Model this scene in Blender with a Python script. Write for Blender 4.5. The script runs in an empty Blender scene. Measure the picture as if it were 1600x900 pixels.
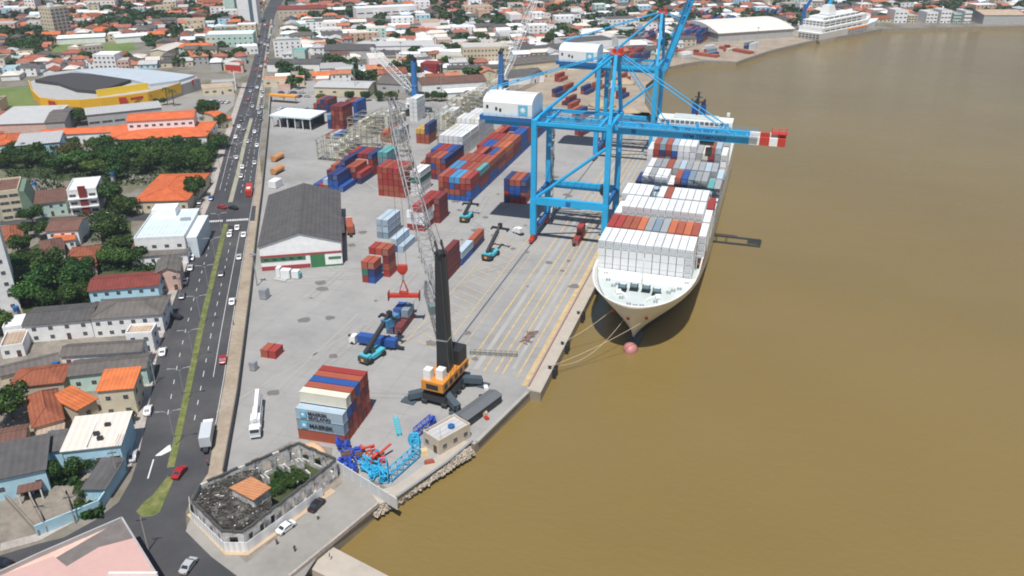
import bpy, bmesh, math, random
from mathutils import Vector, Matrix, Euler, noise
R = math.radians
C = bpy.context.scene.collection
S = bpy.context.scene
# ---------------------------------------------------------------- camera (metres; ground of the port at z = 0, river at z = -3)
F = 1300.0; CAMH = 127.0
PITCH = math.atan(625 / F)
YAW = math.atan2(450, 1300 * math.cos(PITCH) + 625 * math.sin(PITCH))
cam = bpy.data.cameras.new('camera'); camo = bpy.data.objects.new('camera', cam); C.objects.link(camo)
cam.sensor_width = 36; cam.lens = 36 * F / 1600; cam.clip_start = 1; cam.clip_end = 8000
camo.location = (0, 0, CAMH); camo.rotation_euler = (R(90) - PITCH, 0, YAW)
S.camera = camo
# ---------------------------------------------------------------- sky, sun, exposure
w = bpy.data.worlds.new('World'); S.world = w; w.use_nodes = True
nt = w.node_tree; sky = nt.nodes.new('ShaderNodeTexSky'); sky.sky_type = 'NISHITA'; sky.sun_disc = False
SUN = Vector((0.07, -0.43, 1.0)).normalized()
sky.sun_elevation = math.asin(SUN.z); sky.sun_rotation = math.atan2(SUN.x, SUN.y)
sky.dust_density = 1.0; sky.air_density = 1.0
bg = nt.nodes['Background']; bg.inputs[1].default_value = 0.075
nt.links.new(sky.outputs[0], bg.inputs[0])
sl = bpy.data.lights.new('sun', 'SUN'); sl.energy = 5.0; sl.angle = R(0.6); sl.color = (1.0, 0.97, 0.93)
so = bpy.data.objects.new('sun', sl); C.objects.link(so)
so.rotation_euler = SUN.to_track_quat('Z', 'Y').to_euler(); so.location = (0, -50, 400)
S.view_settings.view_transform = 'Standard'; S.view_settings.look = 'None'
S.view_settings.exposure = -0.04; S.view_settings.gamma = 1
S.render.engine = 'CYCLES'; S.cycles.max_bounces = 5; S.cycles.volume_bounces = 0; S.cycles.caustics_reflective = False; S.cycles.filter_width = 1.9

rng = random.Random(7)
_f = (-math.sin(YAW) * math.cos(PITCH), math.cos(YAW) * math.cos(PITCH), -math.sin(PITCH))
_r = (math.cos(YAW), math.sin(YAW), 0)
_u = (-math.sin(YAW) * math.sin(PITCH), math.cos(YAW) * math.sin(PITCH), math.cos(PITCH))
def at(x, y, z=0):                       # point of the place seen at photo pixel (x, y) on the level z
    a = (x - 800) / F; b = (450 - y) / F
    d = [_f[i] + a * _r[i] + b * _u[i] for i in range(3)]
    t = (z - CAMH) / d[2]
    return (d[0] * t, d[1] * t)
def px(X, Y, Z=0):
    v = (X, Y, Z - CAMH); c = [sum(v[i] * q[i] for i in range(3)) for q in (_r, _u, _f)]
    return (800 + F * c[0] / c[2], 450 - F * c[1] / c[2]) if c[2] > 1 else (-9999, -9999)
# ---------------------------------------------------------------- materials
_m = {}
def M(name, col=(.5, .5, .5), rough=.75, v=.15, s=.4, metal=0, rand=0, stripe=None, bump=0, s2=None, spec=None):
    """painted / plastered / metal surface: noise wear (v), second finer noise, ribs (stripe = axis, period, depth)"""
    if name in _m: return _m[name]
    m = bpy.data.materials.new(name); m.use_nodes = True; n = m.node_tree.nodes; l = m.node_tree.links
    b = n['Principled BSDF']; b.inputs['Roughness'].default_value = rough; b.inputs['Metallic'].default_value = metal
    if spec is not None: b.inputs['Specular IOR Level'].default_value = spec
    tc = n.new('ShaderNodeTexCoord')
    def math_(op, a, bb):
        q = n.new('ShaderNodeMath'); q.operation = op
        for i, x in enumerate((a, bb)):
            if isinstance(x, (int, float)): q.inputs[i].default_value = x
            else: l.new(x, q.inputs[i])
        return q.outputs[0]
    fac = None
    for sc, amt in ((s, v), (s2 or s * 6, v * .6)):
        t = n.new('ShaderNodeTexNoise'); t.inputs['Scale'].default_value = sc; t.inputs['Detail'].default_value = 4
        l.new(tc.outputs['Object'], t.inputs['Vector'])
        g = math_('MULTIPLY_ADD', t.outputs['Fac'], 2 * amt); g.node.inputs[2].default_value = 1 - amt
        fac = g if fac is None else math_('MULTIPLY', fac, g)
    if rand:
        oi = n.new('ShaderNodeObjectInfo')
        g = math_('MULTIPLY_ADD', oi.outputs['Random'], 2 * rand); g.node.inputs[2].default_value = 1 - rand
        fac = math_('MULTIPLY', fac, g)
    if stripe:
        ax, per, dep = stripe
        sx = n.new('ShaderNodeSeparateXYZ'); l.new(tc.outputs['Object'], sx.inputs[0])
        src = sx.outputs['XYZ'.index(ax)]
        sn = math_('SINE', math_('MULTIPLY', src, 2 * math.pi / per), 0)
        g = math_('MULTIPLY_ADD', sn, dep); g.node.inputs[2].default_value = 1
        bp = n.new('ShaderNodeBump'); bp.inputs['Strength'].default_value = .5; bp.inputs['Distance'].default_value = .08
        l.new(sn, bp.inputs['Height']); l.new(bp.outputs[0], b.inputs['Normal'])
        fac = math_('MULTIPLY', fac, g)
    elif bump:
        t = n.new('ShaderNodeTexNoise'); t.inputs['Scale'].default_value = s * 8; l.new(tc.outputs['Object'], t.inputs['Vector'])
        bp = n.new('ShaderNodeBump'); bp.inputs['Strength'].default_value = bump; bp.inputs['Distance'].default_value = .3
        l.new(t.outputs['Fac'], bp.inputs['Height']); l.new(bp.outputs[0], b.inputs['Normal'])
    vm = n.new('ShaderNodeVectorMath'); vm.operation = 'SCALE'; vm.inputs[0].default_value = col[:3]
    l.new(fac, vm.inputs['Scale']); l.new(vm.outputs[0], b.inputs['Base Color'])
    _m[name] = m; return m
def mix_mat(name, cols, scale, rough=.9, bump=.2, seed=0, s2=3.0, grain=.28):
    """ground-like surface: a noise ramp through several colours plus fine grain (world coordinates)"""
    m = bpy.data.materials.new(name); m.use_nodes = True; n = m.node_tree.nodes; l = m.node_tree.links
    b = n['Principled BSDF']; b.inputs['Roughness'].default_value = rough
    g = n.new('ShaderNodeNewGeometry'); mp = n.new('ShaderNodeMapping'); mp.inputs['Location'].default_value = (seed, seed * 2, 0)
    l.new(g.outputs['Position'], mp.inputs[0])
    t = n.new('ShaderNodeTexNoise'); t.inputs['Scale'].default_value = scale; t.inputs['Detail'].default_value = 8; t.inputs['Roughness'].default_value = .62
    l.new(mp.outputs[0], t.inputs['Vector'])
    r = n.new('ShaderNodeValToRGB'); l.new(t.outputs['Fac'], r.inputs[0]); e = r.color_ramp.elements
    k = len(cols)
    while len(e) < k: e.new(.5)
    for i, c in enumerate(cols): e[i].position = .32 + .36 * i / (k - 1); e[i].color = (*c, 1)
    t2 = n.new('ShaderNodeTexNoise'); t2.inputs['Scale'].default_value = s2; t2.inputs['Detail'].default_value = 5; l.new(mp.outputs[0], t2.inputs['Vector'])
    mr = n.new('ShaderNodeMapRange'); mr.inputs[3].default_value = 1 - grain; mr.inputs[4].default_value = 1 + grain; l.new(t2.outputs['Fac'], mr.inputs[0])
    vm = n.new('ShaderNodeVectorMath'); vm.operation = 'SCALE'; l.new(r.outputs[0], vm.inputs[0]); l.new(mr.outputs[0], vm.inputs['Scale'])
    l.new(vm.outputs[0], b.inputs['Base Color'])
    if bump:
        bp = n.new('ShaderNodeBump'); bp.inputs['Strength'].default_value = bump; bp.inputs['Distance'].default_value = .2
        l.new(t2.outputs['Fac'], bp.inputs['Height']); l.new(bp.outputs[0], b.inputs['Normal'])
    _m[name] = m; return m
# ---------------------------------------------------------------- mesh builder
class MB:
    def __init__(s): s.v = []; s.f = []; s.m = []
    def add(s, vs, fs, mi=0):
        k = len(s.v); s.v += [tuple(p) for p in vs]; s.f += [tuple(i + k for i in f) for f in fs]; s.m += [mi] * len(fs); return s
    def box(s, c, d, rz=0, mi=0):        # c = centre of the base, d = full sizes
        x, y, z = c; a, b, h = d[0] / 2, d[1] / 2, d[2]; cs, sn = math.cos(rz), math.sin(rz)
        pts = [(x + cs * p - sn * q, y + sn * p + cs * q, z + t) for t in (0, h) for p, q in ((-a, -b), (a, -b), (a, b), (-a, b))]
        return s.add(pts, [(3, 2, 1, 0), (4, 5, 6, 7), (0, 1, 5, 4), (1, 2, 6, 5), (2, 3, 7, 6), (3, 0, 4, 7)], mi)
    def prism(s, poly, z0, z1, mi=0, top=None):
        n = len(poly); A = sum(poly[i][0] * poly[(i + 1) % n][1] - poly[(i + 1) % n][0] * poly[i][1] for i in range(n))
        if A < 0: poly = poly[::-1]
        s.add([(p[0], p[1], z0) for p in poly] + [(p[0], p[1], z1) for p in poly], [tuple(range(n))[::-1]] + [(i, (i + 1) % n, n + (i + 1) % n, n + i) for i in range(n)], mi)
        k = len(s.v); s.f.append(tuple(range(k - n, k))); s.m.append(mi if top is None else top); return s
    def sheet(s, poly, z, mi=0):
        n = len(poly); A = sum(poly[i][0] * poly[(i + 1) % n][1] - poly[(i + 1) % n][0] * poly[i][1] for i in range(n))
        if A < 0: poly = poly[::-1]
        return s.add([(p[0], p[1], z) for p in poly], [tuple(range(n))], mi)
    def beam(s, p, q, wd, hd=None, mi=0, up=(0, 0, 1)):
        p = Vector(p); q = Vector(q); d = (q - p); hd = hd or wd
        if d.length < 1e-6: return s
        d.normalize(); u = Vector(up)
        if abs(d.dot(u)) > .97: u = Vector((0, 1, 0))
        sd = d.cross(u).normalized(); u = sd.cross(d)
        vs = [b + sd * (a * wd / 2) + u * (c * hd / 2) for b in (p, q) for a, c in ((-1, -1), (1, -1), (1, 1), (-1, 1))]
        return s.add(vs, [(3, 2, 1, 0), (4, 5, 6, 7), (0, 1, 5, 4), (1, 2, 6, 5), (2, 3, 7, 6), (3, 0, 4, 7)], mi)
    def tube(s, pts, r, n=6, mi=0, r2=None):
        pts = [Vector(p) for p in pts]; k = len(pts); rings = []
        for i, p in enumerate(pts):
            d = (pts[min(i + 1, k - 1)] - pts[max(i - 1, 0)]).normalized()
            u = Vector((0, 0, 1)) if abs(d.z) < .9 else Vector((1, 0, 0))
            a = d.cross(u).normalized(); b = a.cross(d)
            rr = r if r2 is None else r + (r2 - r) * i / max(1, k - 1)
            rings += [p + (a * math.cos(2 * math.pi * j / n) + b * math.sin(2 * math.pi * j / n)) * rr for j in range(n)]
        fs = [(i * n + j, i * n + (j + 1) % n, (i + 1) * n + (j + 1) % n, (i + 1) * n + j) for i in range(k - 1) for j in range(n)]
        fs += [tuple(range(n))[::-1], tuple(range((k - 1) * n, k * n))]
        return s.add(rings, fs, mi)
    def cyl(s, c, r, h, n=12, mi=0, r2=None): return s.tube([c, (c[0], c[1], c[2] + h)], r, n, mi, r2)
    def wheel(s, c, r, wd, ax=(1, 0, 0), n=12, mi=0):
        a = Vector(ax).normalized() * wd / 2; c = Vector(c); return s.tube([c - a, c + a], r, n, mi)
    def loft(s, secs, mi=0, cap=True, closed=False):
        n = len(secs[0]); vs = [p for q in secs for p in q]
        fs = []
        for i in range(len(secs) - 1):
            for j in range(n if closed else n - 1):
                fs.append((i * n + j, i * n + (j + 1) % n, (i + 1) * n + (j + 1) % n, (i + 1) * n + j))
        if cap: fs += [tuple(range(n))[::-1], tuple(range((len(secs) - 1) * n, len(secs) * n))]
        return s.add(vs, fs, mi)
    def mesh(s, name, mats, smooth=False, fix=True):
        me = bpy.data.meshes.new(name); me.from_pydata(s.v, [], s.f)
        for q in (mats if isinstance(mats, (list, tuple)) else [mats]): me.materials.append(q)
        me.polygons.foreach_set('material_index', s.m)
        if fix:
            bm = bmesh.new(); bm.from_mesh(me); bmesh.ops.recalc_face_normals(bm, faces=bm.faces); bm.to_mesh(me); bm.free()
        if smooth: me.polygons.foreach_set('use_smooth', [True] * len(me.polygons))
        me.update(); return me
    def build(s, name, mats, parent=None, smooth=False, fix=True, loc=None):
        o = bpy.data.objects.new(name, s.mesh(name, mats, smooth, fix)); C.objects.link(o)
        if parent: o.parent = parent
        if loc: o.location = loc
        return o
LABELS = {}
def tag(o, label=None, cat=None, group=None, kind=None):
    if label:
        o['label'] = label; n = len(label.split())
        if not 4 <= n <= 16: print('LABELLEN', n, label)
        if label in LABELS and not group: print('DUPLABEL', label)
        LABELS[label] = 1
    if cat: o['category'] = cat
    if group: o['group'] = group
    if kind: o['kind'] = kind
    return o
def thing(name, label, cat, loc=(0, 0, 0), rz=0, group=None):
    o = bpy.data.objects.new(name, None); C.objects.link(o); o.empty_display_size = .5
    o.location = (loc[0], loc[1], loc[2] if len(loc) > 2 else 0); o.rotation_euler = (0, 0, rz)
    return tag(o, label, cat, group)
def inst(me, name, parent=None, loc=(0, 0, 0), rz=0, sc=None):
    o = bpy.data.objects.new(name, me); C.objects.link(o); o.location = loc; o.rotation_euler = (0, 0, rz)
    if sc: o.scale = sc if isinstance(sc, (tuple, list)) else (sc, sc, sc)
    if parent: o.parent = parent
    return o
def copy_tree(o, parent=None):
    c = o.copy(); C.objects.link(c)
    if parent: c.parent = parent
    for ch in list(o.children): copy_tree(ch, c)
    return c
ORD = ['first', 'second', 'third', 'fourth', 'fifth', 'sixth', 'seventh', 'eighth', 'ninth', 'tenth', 'eleventh', 'twelfth', 'thirteenth', 'fourteenth', 'fifteenth', 'sixteenth', 'seventeenth', 'eighteenth', 'nineteenth', 'twentieth']
def ordn(i):
    if i < 20: return ORD[i]
    k = i + 1; return '%d%s' % (k, {1: 'st', 2: 'nd', 3: 'rd'}.get(k % 10 if k % 100 not in (11, 12, 13) else 0, 'th'))
def inpoly(p, poly):
    x, y = p; c = False; n = len(poly)
    for i in range(n):
        x1, y1 = poly[i]; x2, y2 = poly[(i + 1) % n]
        if (y1 > y) != (y2 > y) and x < (x2 - x1) * (y - y1) / (y2 - y1) + x1: c = not c
    return c
def text_mesh(txt, size, mat, depth=.03):
    cu = bpy.data.curves.new('lettering', 'FONT'); cu.body = txt; cu.size = size; cu.extrude = depth; cu.align_x = 'LEFT'; cu.offset = size * .02
    o = bpy.data.objects.new('lettering_tmp', cu); C.objects.link(o)
    dg = bpy.context.evaluated_depsgraph_get(); me = bpy.data.meshes.new_from_object(o.evaluated_get(dg))
    bpy.data.objects.remove(o); me.materials.clear(); me.materials.append(mat); return me
def star_mesh(r, sq, m_sq, m_st, pts=7):
    """light blue square board with a white star, lying in XZ, facing -Y"""
    b = MB(); b.box((0, 0, -sq / 2), (sq, .12, sq), mi=0)
    vs = []
    for i in range(2 * pts):
        a = math.pi / 2 + math.pi * i / pts; q = r if i % 2 == 0 else r * .45
        vs.append((q * math.cos(a), -.09, q * math.sin(a)))
    vs.append((0, -.16, 0)); n = 2 * pts
    b.add(vs, [(i, (i + 1) % n, n) for i in range(n)], 1)
    return b.mesh('emblem', [m_sq, m_st], fix=False)
# ================================================================ SETTING: land, river, roads
m_city = mix_mat('town_ground', [(.10, .12, .05), (.17, .15, .11), (.24, .22, .19), (.15, .14, .13)], .035, s2=.6, bump=0)
m_port = mix_mat('port_concrete', [(.235, .23, .222), (.305, .30, .29), (.345, .338, .325), (.265, .26, .25)], .022, s2=.3, bump=0, grain=.09)
m_asph = mix_mat('asphalt', [(.042, .043, .049), (.060, .060, .065), (.092, .089, .088)], .04, s2=.5, bump=0, grain=.1)
m_dirt = mix_mat('sandy_dirt', [(.27, .22, .165), (.35, .285, .215), (.40, .34, .27)], .08, s2=.7)
m_walk = mix_mat('sidewalk', [(.34, .31, .28), (.42, .37, .33), (.46, .43, .4)], .15, s2=1.2)
m_grass = mix_mat('grass', [(.085, .12, .025), (.15, .17, .045), (.24, .22, .09)], .4, s2=1.5)
m_plaza = mix_mat('worn_paving', [(.24, .225, .205), (.29, .275, .25), (.33, .31, .285)], .05, s2=.6, grain=.12)
m_yard = mix_mat('house_yards', [(.20, .175, .145), (.27, .235, .195), (.13, .12, .10)], .09, s2=.8)
m_field = mix_mat('green_field', [(.09, .16, .03), (.14, .2, .05), (.18, .2, .08)], .05, s2=.3)
m_apron = mix_mat('quay_concrete', [(.38, .335, .28), (.45, .40, .335), (.41, .37, .32)], .12, s2=.5, bump=.05, grain=.12)
SHORE = [(-95, 60), (-81.3, 108.7), (-79, 115), (-77.6, 119.6), (-73.8, 133.7), (-70.3, 138.2), (-61.7, 162.4), (-60.4, 161.9), (-53.9, 190.1), (-50.9, 190),
         (-50.9, 470), (-62, 490), (-80, 545), (-88, 600), (-84, 650), (-82, 671), (-70, 690), (-56.5, 707), (-31, 709), (-8, 768), (25, 831), (60, 880), (97, 935), (173, 971), (237, 1000), (600, 1150), (2500, 1800)]
land = MB().prism(SHORE + [(2500, 4500), (-3500, 4500), (-3500, 60)], -6, 0, 1, 0)
tag(land.build('ground', [m_city, M('quay_wall', (.3, .26, .2), .9, .3, .3)]), kind='structure')
# river
m = bpy.data.materials.new('muddy_river'); m.use_nodes = True; n = m.node_tree.nodes; l = m.node_tree.links; b = n['Principled BSDF']
g = n.new('ShaderNodeNewGeometry'); mp = n.new('ShaderNodeMapping'); mp.inputs['Scale'].default_value = (.8, 1.25, 1); mp.inputs['Rotation'].default_value = (0, 0, R(12)); l.new(g.outputs['Position'], mp.inputs[0])
t = n.new('ShaderNodeTexNoise'); t.inputs['Scale'].default_value = .006; t.inputs['Detail'].default_value = 7; l.new(mp.outputs[0], t.inputs['Vector'])
rp = n.new('ShaderNodeValToRGB'); rp.color_ramp.elements[0].position = .3; rp.color_ramp.elements[0].color = (.200, .139, .043, 1); rp.color_ramp.elements[1].position = .7; rp.color_ramp.elements[1].color = (.240, .170, .058, 1)
l.new(t.outputs['Fac'], rp.inputs[0]); l.new(rp.outputs[0], b.inputs['Base Color'])
b.inputs['Roughness'].default_value = .08; b.inputs['Specular IOR Level'].default_value = 1.0; b.inputs['IOR'].default_value = 1.33
t1 = n.new('ShaderNodeTexNoise'); t1.inputs['Scale'].default_value = .5; t1.inputs['Detail'].default_value = 6; t1.inputs['Roughness'].default_value = .6; l.new(mp.outputs[0], t1.inputs['Vector'])
t3 = n.new('ShaderNodeTexNoise'); t3.inputs['Scale'].default_value = .045; t3.inputs['Detail'].default_value = 3; l.new(mp.outputs[0], t3.inputs['Vector'])
ad = n.new('ShaderNodeMath'); ad.operation = 'MULTIPLY_ADD'; ad.inputs[1].default_value = 1.6; l.new(t3.outputs['Fac'], ad.inputs[0]); l.new(t1.outputs['Fac'], ad.inputs[2])
bp = n.new('ShaderNodeBump'); bp.inputs['Strength'].default_value = .45; bp.inputs['Distance'].default_value = .55; l.new(ad.outputs[0], bp.inputs['Height']); l.new(bp.outputs[0], b.inputs['Normal'])
riv = MB().sheet([(-400, -400), (4000, -400), (4000, 4500), (-400, 4500)], -3)
tag(riv.build('river', m), kind='structure')
# layers on the land
def sheet(name, pts, z, mat): return tag(MB().sheet(pts, z).build(name, mat), kind='structure')
PP = lambda L: [at(*p) for p in L]
PORT = [(-113.4, 132.1), (-130.4, 163.2), (-163.6, 220.3), (-187.8, 261.1), (-219.7, 315.8), (-279.6, 416.6), (-325, 492), (-170, 515), (-100, 520), (-72, 520), (-62, 490), (-51, 470), (-51, 190.05), (-54, 190.1), (-60.5, 162), (-61.8, 162.4), (-70.4, 138.2), (-78, 141.5), (-87.5, 134.5), (-94, 150), (-105.5, 149.3)]
sheet('port_yard', PORT, .03, m_port)
sheet('quay_apron', [(-55.2, 191), (-50.95, 190.05), (-50.95, 469), (-55.2, 469)], .06, m_apron)
sheet('sandy_lot', [(-84, 515), (-160, 520), (-190, 640), (-110, 720), (-58, 708), (-70, 691), (-81, 672), (-83, 650), (-87, 600), (-79, 545), (-63, 493)], .03, m_dirt)
sheet('far_wharf_yard', [(-58, 712), (-31, 711), (-9, 770), (24, 833), (60, 884), (20, 900), (-60, 800), (-85, 740)], .03, m_dirt)
# road (left edge / right edge)
RL = PP([(215, 720), (232, 640), (245, 560), (268, 480), (290, 420), (312, 355), (335, 300), (352, 235), (370, 180), (386, 130), (400, 80), (412, 20)]) + [(-700, 1110), (-900, 1480)]
RR = PP([(325, 740), (340, 655), (350, 600), (363, 510), (378, 420), (389, 355), (398, 300), (405, 240), (412, 180), (413, 130), (420, 80), (431, 20)]) + [(-675, 1110), (-870, 1480)]
sheet('road', RL + RR[::-1], .05, m_asph)
sheet('crossing_street', PP([(306, 345), (398, 345), (400, 322), (328, 320), (160, 335), (0, 345), (0, 352), (160, 345)]), .056, m_asph)
sheet('junction_road', PP([(-60, 905), (0, 868), (60, 850), (100, 840), (150, 812), (185, 785), (205, 750), (215, 720), (325, 740), (300, 775), (290, 800), (292, 830), (330, 870), (390, 910), (300, 960), (-60, 960)]), .053, m_asph)
sheet('verge', RR[:8] + [(-219.7 + .2, 315.8), (-187.8, 261.1), (-163.6, 220.3), (-130.4, 163.2), (-113.6, 132.1), at(300, 775)][::1], .02, m_dirt)
sheet('plaza', PP([(385, 868), (300, 805), (290, 830), (330, 870), (390, 915), (440, 960), (470, 910), (497, 868), (520, 850), (592, 788), (600, 770), (520, 712), (455, 690)]), .058, m_plaza)
# pavements with kerbs (raised)
def kerb_walk(L, wd, side, name, mat, h=.13):
    b = MB(); out = []
    for i, p in enumerate(L):
        a = Vector(L[max(i - 1, 0)]); c = Vector(L[min(i + 1, len(L) - 1)]); d = (c - a).normalized(); nn = Vector((-d.y, d.x)) * side
        out.append((p[0] + nn.x * wd, p[1] + nn.y * wd))
    for i in range(len(L) - 1): b.prism([L[i], L[i + 1], out[i + 1], out[i]], -.1, h)
    return tag(b.build(name, mat), kind='structure')
kerb_walk(RL[:10], 3.2, 1, 'sidewalk', m_walk)
kerb_walk(PP([(0, 862), (62, 845), (118, 815), (165, 785), (190, 755), (212, 715)]), 2.6, 1, 'sidewalk', m_walk)
kerb_walk(PP([(292, 805), (352, 868), (388, 868), (525, 768)]), 1.8, 1, 'sidewalk', M('tan_kerb', (.5, .38, .26), .9, .2))
# median strips
def median(L, mg, name, zz=.16):
    b = MB(); b.prism(L, -.1, zz, 0, 1); return tag(b.build(name, [M('kerb_concrete', (.5, .48, .42), .9, .2), mg]), kind='structure')
def strip(cl, w):
    a, c = [], []
    for i, p in enumerate(cl):
        q0 = Vector(cl[max(i - 1, 0)]); q1 = Vector(cl[min(i + 1, len(cl) - 1)]); d = (q1 - q0).normalized(); nn = Vector((-d.y, d.x)) * w / 2
        a.append((p[0] + nn.x, p[1] + nn.y)); c.append((p[0] - nn.x, p[1] - nn.y))
    return a + c[::-1]
median(strip(PP([(267, 730), (285, 650), (302, 570), (318, 495), (336, 420), (353, 350)]), 1.75), m_grass, 'median_strip')
median(PP([(262, 745), (272, 748), (264, 768), (250, 800), (240, 806), (222, 808), (213, 800), (225, 785), (238, 775)]), m_grass, 'traffic_island')
median(strip(PP([(360, 316), (372, 270), (383, 220), (393, 185)]), 2.0), M('worn_median', (.34, .32, .24), .9, .3, .3), 'median_strip')
median(strip(PP([(402, 170), (410, 130), (415, 90), (424, 30)]), 1.6), M('worn_median'), 'median_strip')
# lane markings
m_white = M('road_paint_white', (.72, .72, .70), .8, .25, 1.5); m_yel = M('road_paint_yellow', (.62, .42, .16), .8, .25, 1.2)
lm = MB()
def dash(L, wd=.16, on=3.2, off=5.5, mi=0, z=.066):
    L = [Vector(p) for p in L]
    for i in range(len(L) - 1):
        a, c = L[i], L[i + 1]; D = (c - a).length; d = (c - a) / D; nn = Vector((-d.y, d.x)) * wd / 2; t = 0
        while t < D:
            e = min(t + on, D); p, q = a + d * t, a + d * e
            lm.add([(p.x + nn.x, p.y + nn.y, z), (p.x - nn.x, p.y - nn.y, z), (q.x - nn.x, q.y - nn.y, z), (q.x + nn.x, q.y + nn.y, z)], [(0, 1, 2, 3)], mi); t += on + off
def lerp(a, b, t): return (a[0] + (b[0] - a[0]) * t, a[1] + (b[1] - a[1]) * t)
MED = PP([(267, 730), (285, 650), (302, 570), (318, 495), (336, 420), (353, 350)])
def edge_at(E, y):
    for i in range(len(E) - 1):
        if E[i][1] <= y <= E[i + 1][1]: t = (y - E[i][1]) / (E[i + 1][1] - E[i][1]); return E[i][0] + t * (E[i + 1][0] - E[i][0])
    return E[-1][0]
def lane(side, t, y0, y1, on, off, wd=.16, mi=0, cl=None):
    L = []; y = y0
    while y <= y1:
        mx = edge_at(cl, y); ex = edge_at(side, y); L.append((mx + (ex - mx) * t, y)); y += 20
    dash(L, wd, on, off, mi)
MED2 = PP([(360, 316), (372, 270), (383, 220), (393, 185), (402, 170), (410, 130), (415, 90), (424, 30)])
lane(RR, .36, 150, 280, 2.4, 5, cl=MED); lane(RR, .66, 170, 280, 50, 0, .14, cl=MED); lane(RL, .42, 150, 278, 2.4, 5.5, cl=MED)
lane(RR, .97, 150, 900, 50, 0, .14, cl=MED + MED2); lane(RR, .06, 135, 280, 50, 0, .18, 1, cl=MED); lane(RL, .06, 135, 280, 50, 0, .18, 1, cl=MED)
lane(RR, .38, 312, 900, 3, 6, cl=MED2); lane(RL, .45, 312, 900, 3, 6, cl=MED2); lane(RR, .7, 312, 600, 3, 6, cl=MED2); lane(RL, .75, 312, 430, 60, 0, .14, cl=MED2)
a = at(318, 348); c = at(388, 344)                      # zebra crossing
for i in range(26):
    p = lerp(a, c, (i + .25) / 26)
    if abs(i - 11.5) < 1.5: continue
    d = (-.5 * 2.2, .86 * 2.2); lm.add([(p[0], p[1], .07), (p[0] + .5, p[1], .07), (p[0] + .5 + d[0], p[1] + d[1], .07), (p[0] + d[0], p[1] + d[1], .07)], [(0, 1, 2, 3)], 0)
P0 = PP([(266, 695), (262, 697), (243, 712), (243, 713), (252, 712), (268, 704)]); lm.add([(p[0], p[1], .072) for p in P0], [(0, 1, 2, 3, 4, 5)], 0)   # turn arrow
dash(PP([(240, 718), (231, 748)]), .3, 50, 0)
tag(lm.build('lane_markings', [m_white, m_yel], fix=False), kind='structure')
# markings and rails on the quay
ym = MB(); lm = ym
m_ypale = M('quay_paint_yellow', (.52, .385, .20), .85, .42, .5); m_rail = M('crane_rail_dark', (.09, .075, .065), .6, .2); m_pale = M('pale_concrete_band', (.38, .365, .34), .9, .2, .12); m_red = M('rust_rail', (.25, .08, .05), .8, .2)
def yl(x0, y0, x1, y1, wd, mi, z=.075): dash([(x0, y0), (x1, y1)], wd, 9999, 0, mi, z)
yl(-83.4, 205, -83.4, 468, .45, 1); yl(-55.0, 192, -55.0, 468, .4, 3)
yl(-56.4, 192, -56.4, 468, 1.5, 0); yl(-80.5, 205, -80.5, 300, .25, 0); yl(-72.5, 196, -72.5, 420, 1.5, 2); yl(-62, 200, -62, 468, 1.2, 2)
for x in (-75.4, -69.8, -66.6, -64.2, -59.6): yl(x, 196, x, 468, .55, 0)
for i in range(20):                                       # hatched bay between the rail and the yard
    y = 203 + i * 4.6; yl(-96.2, y + 5, -86.2, y, .35, 0)
yl(-98.8, 201, -96.4, 297, .35, 0); yl(-86, 201, -86, 300, .35, 0)
yl(-131.5, 155, -102, 262, .45, 2); yl(-102, 262, -96, 330, .4, 2); yl(-127, 300, -108, 345, .35, 2)
for p, q in (((560, 490), (400, 640)), ((520, 250), (640, 330))): A = at(*p); B = at(*q); yl(A[0], A[1], B[0], B[1], .5, 2)
tag(ym.build('yard_markings', [m_ypale, m_rail, m_pale, m_red], fix=False), kind='structure')
# tyre marks and oil stains worn into the yard
tm = MB(); lm = tm; tr0 = random.Random(17)
for k in range(24):
    x, y = tr0.uniform(-165, -90), tr0.uniform(165, 330); a = tr0.choice((R(90), R(62), R(150), R(20))) + tr0.uniform(-.2, .2); cv = tr0.uniform(-.02, .02); L_ = [(x, y)]
    for j in range(tr0.randint(6, 16)): x += 2.5 * math.cos(a); y += 2.5 * math.sin(a); a += cv; L_.append((x, y))
    if not all(inpoly(p, PORT) for p in L_): continue
    for o_ in (-1.1, 1.1): dash([(p[0] + o_ * math.sin(a), p[1] - o_ * math.cos(a)) for p in L_], .42, 9999, 0, 0, .05 + .0005 * k)
for k in range(60):
    x, y = tr0.uniform(-170, -58), tr0.uniform(160, 400); r_ = tr0.uniform(.5, 2.4)
    if inpoly((x, y), PORT): tm.add([(x + r_ * tr0.uniform(.6, 1.2) * math.cos(j * .7), y + r_ * tr0.uniform(.6, 1.2) * math.sin(j * .7), .078 + .0004 * k) for j in range(9)], [tuple(range(9))], 1)
for k in range(-16, 60):
    for a0 in ((0, 1), (1, 0)):
        for j in range(-40, 120):
            x, y = (-170 + j * 3, 160 + k * 9) if a0[0] else (-200 + k * 9, 150 + j * 3)
            x2, y2 = (x + 3, y) if a0[0] else (x, y + 3)
            if inpoly((x, y), PORT) and inpoly((x2, y2), PORT) and y < 430: dash([(x, y), (x2, y2)], .14, 9999, 0, 0, .045)
tag(tm.build('yard_wear', [M('tyre_marks', (.275, .264, .246), .9, .15, .3), M('oil_stains', (.17, .16, .15), .8, .3, .5)], fix=False), kind='structure')
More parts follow.
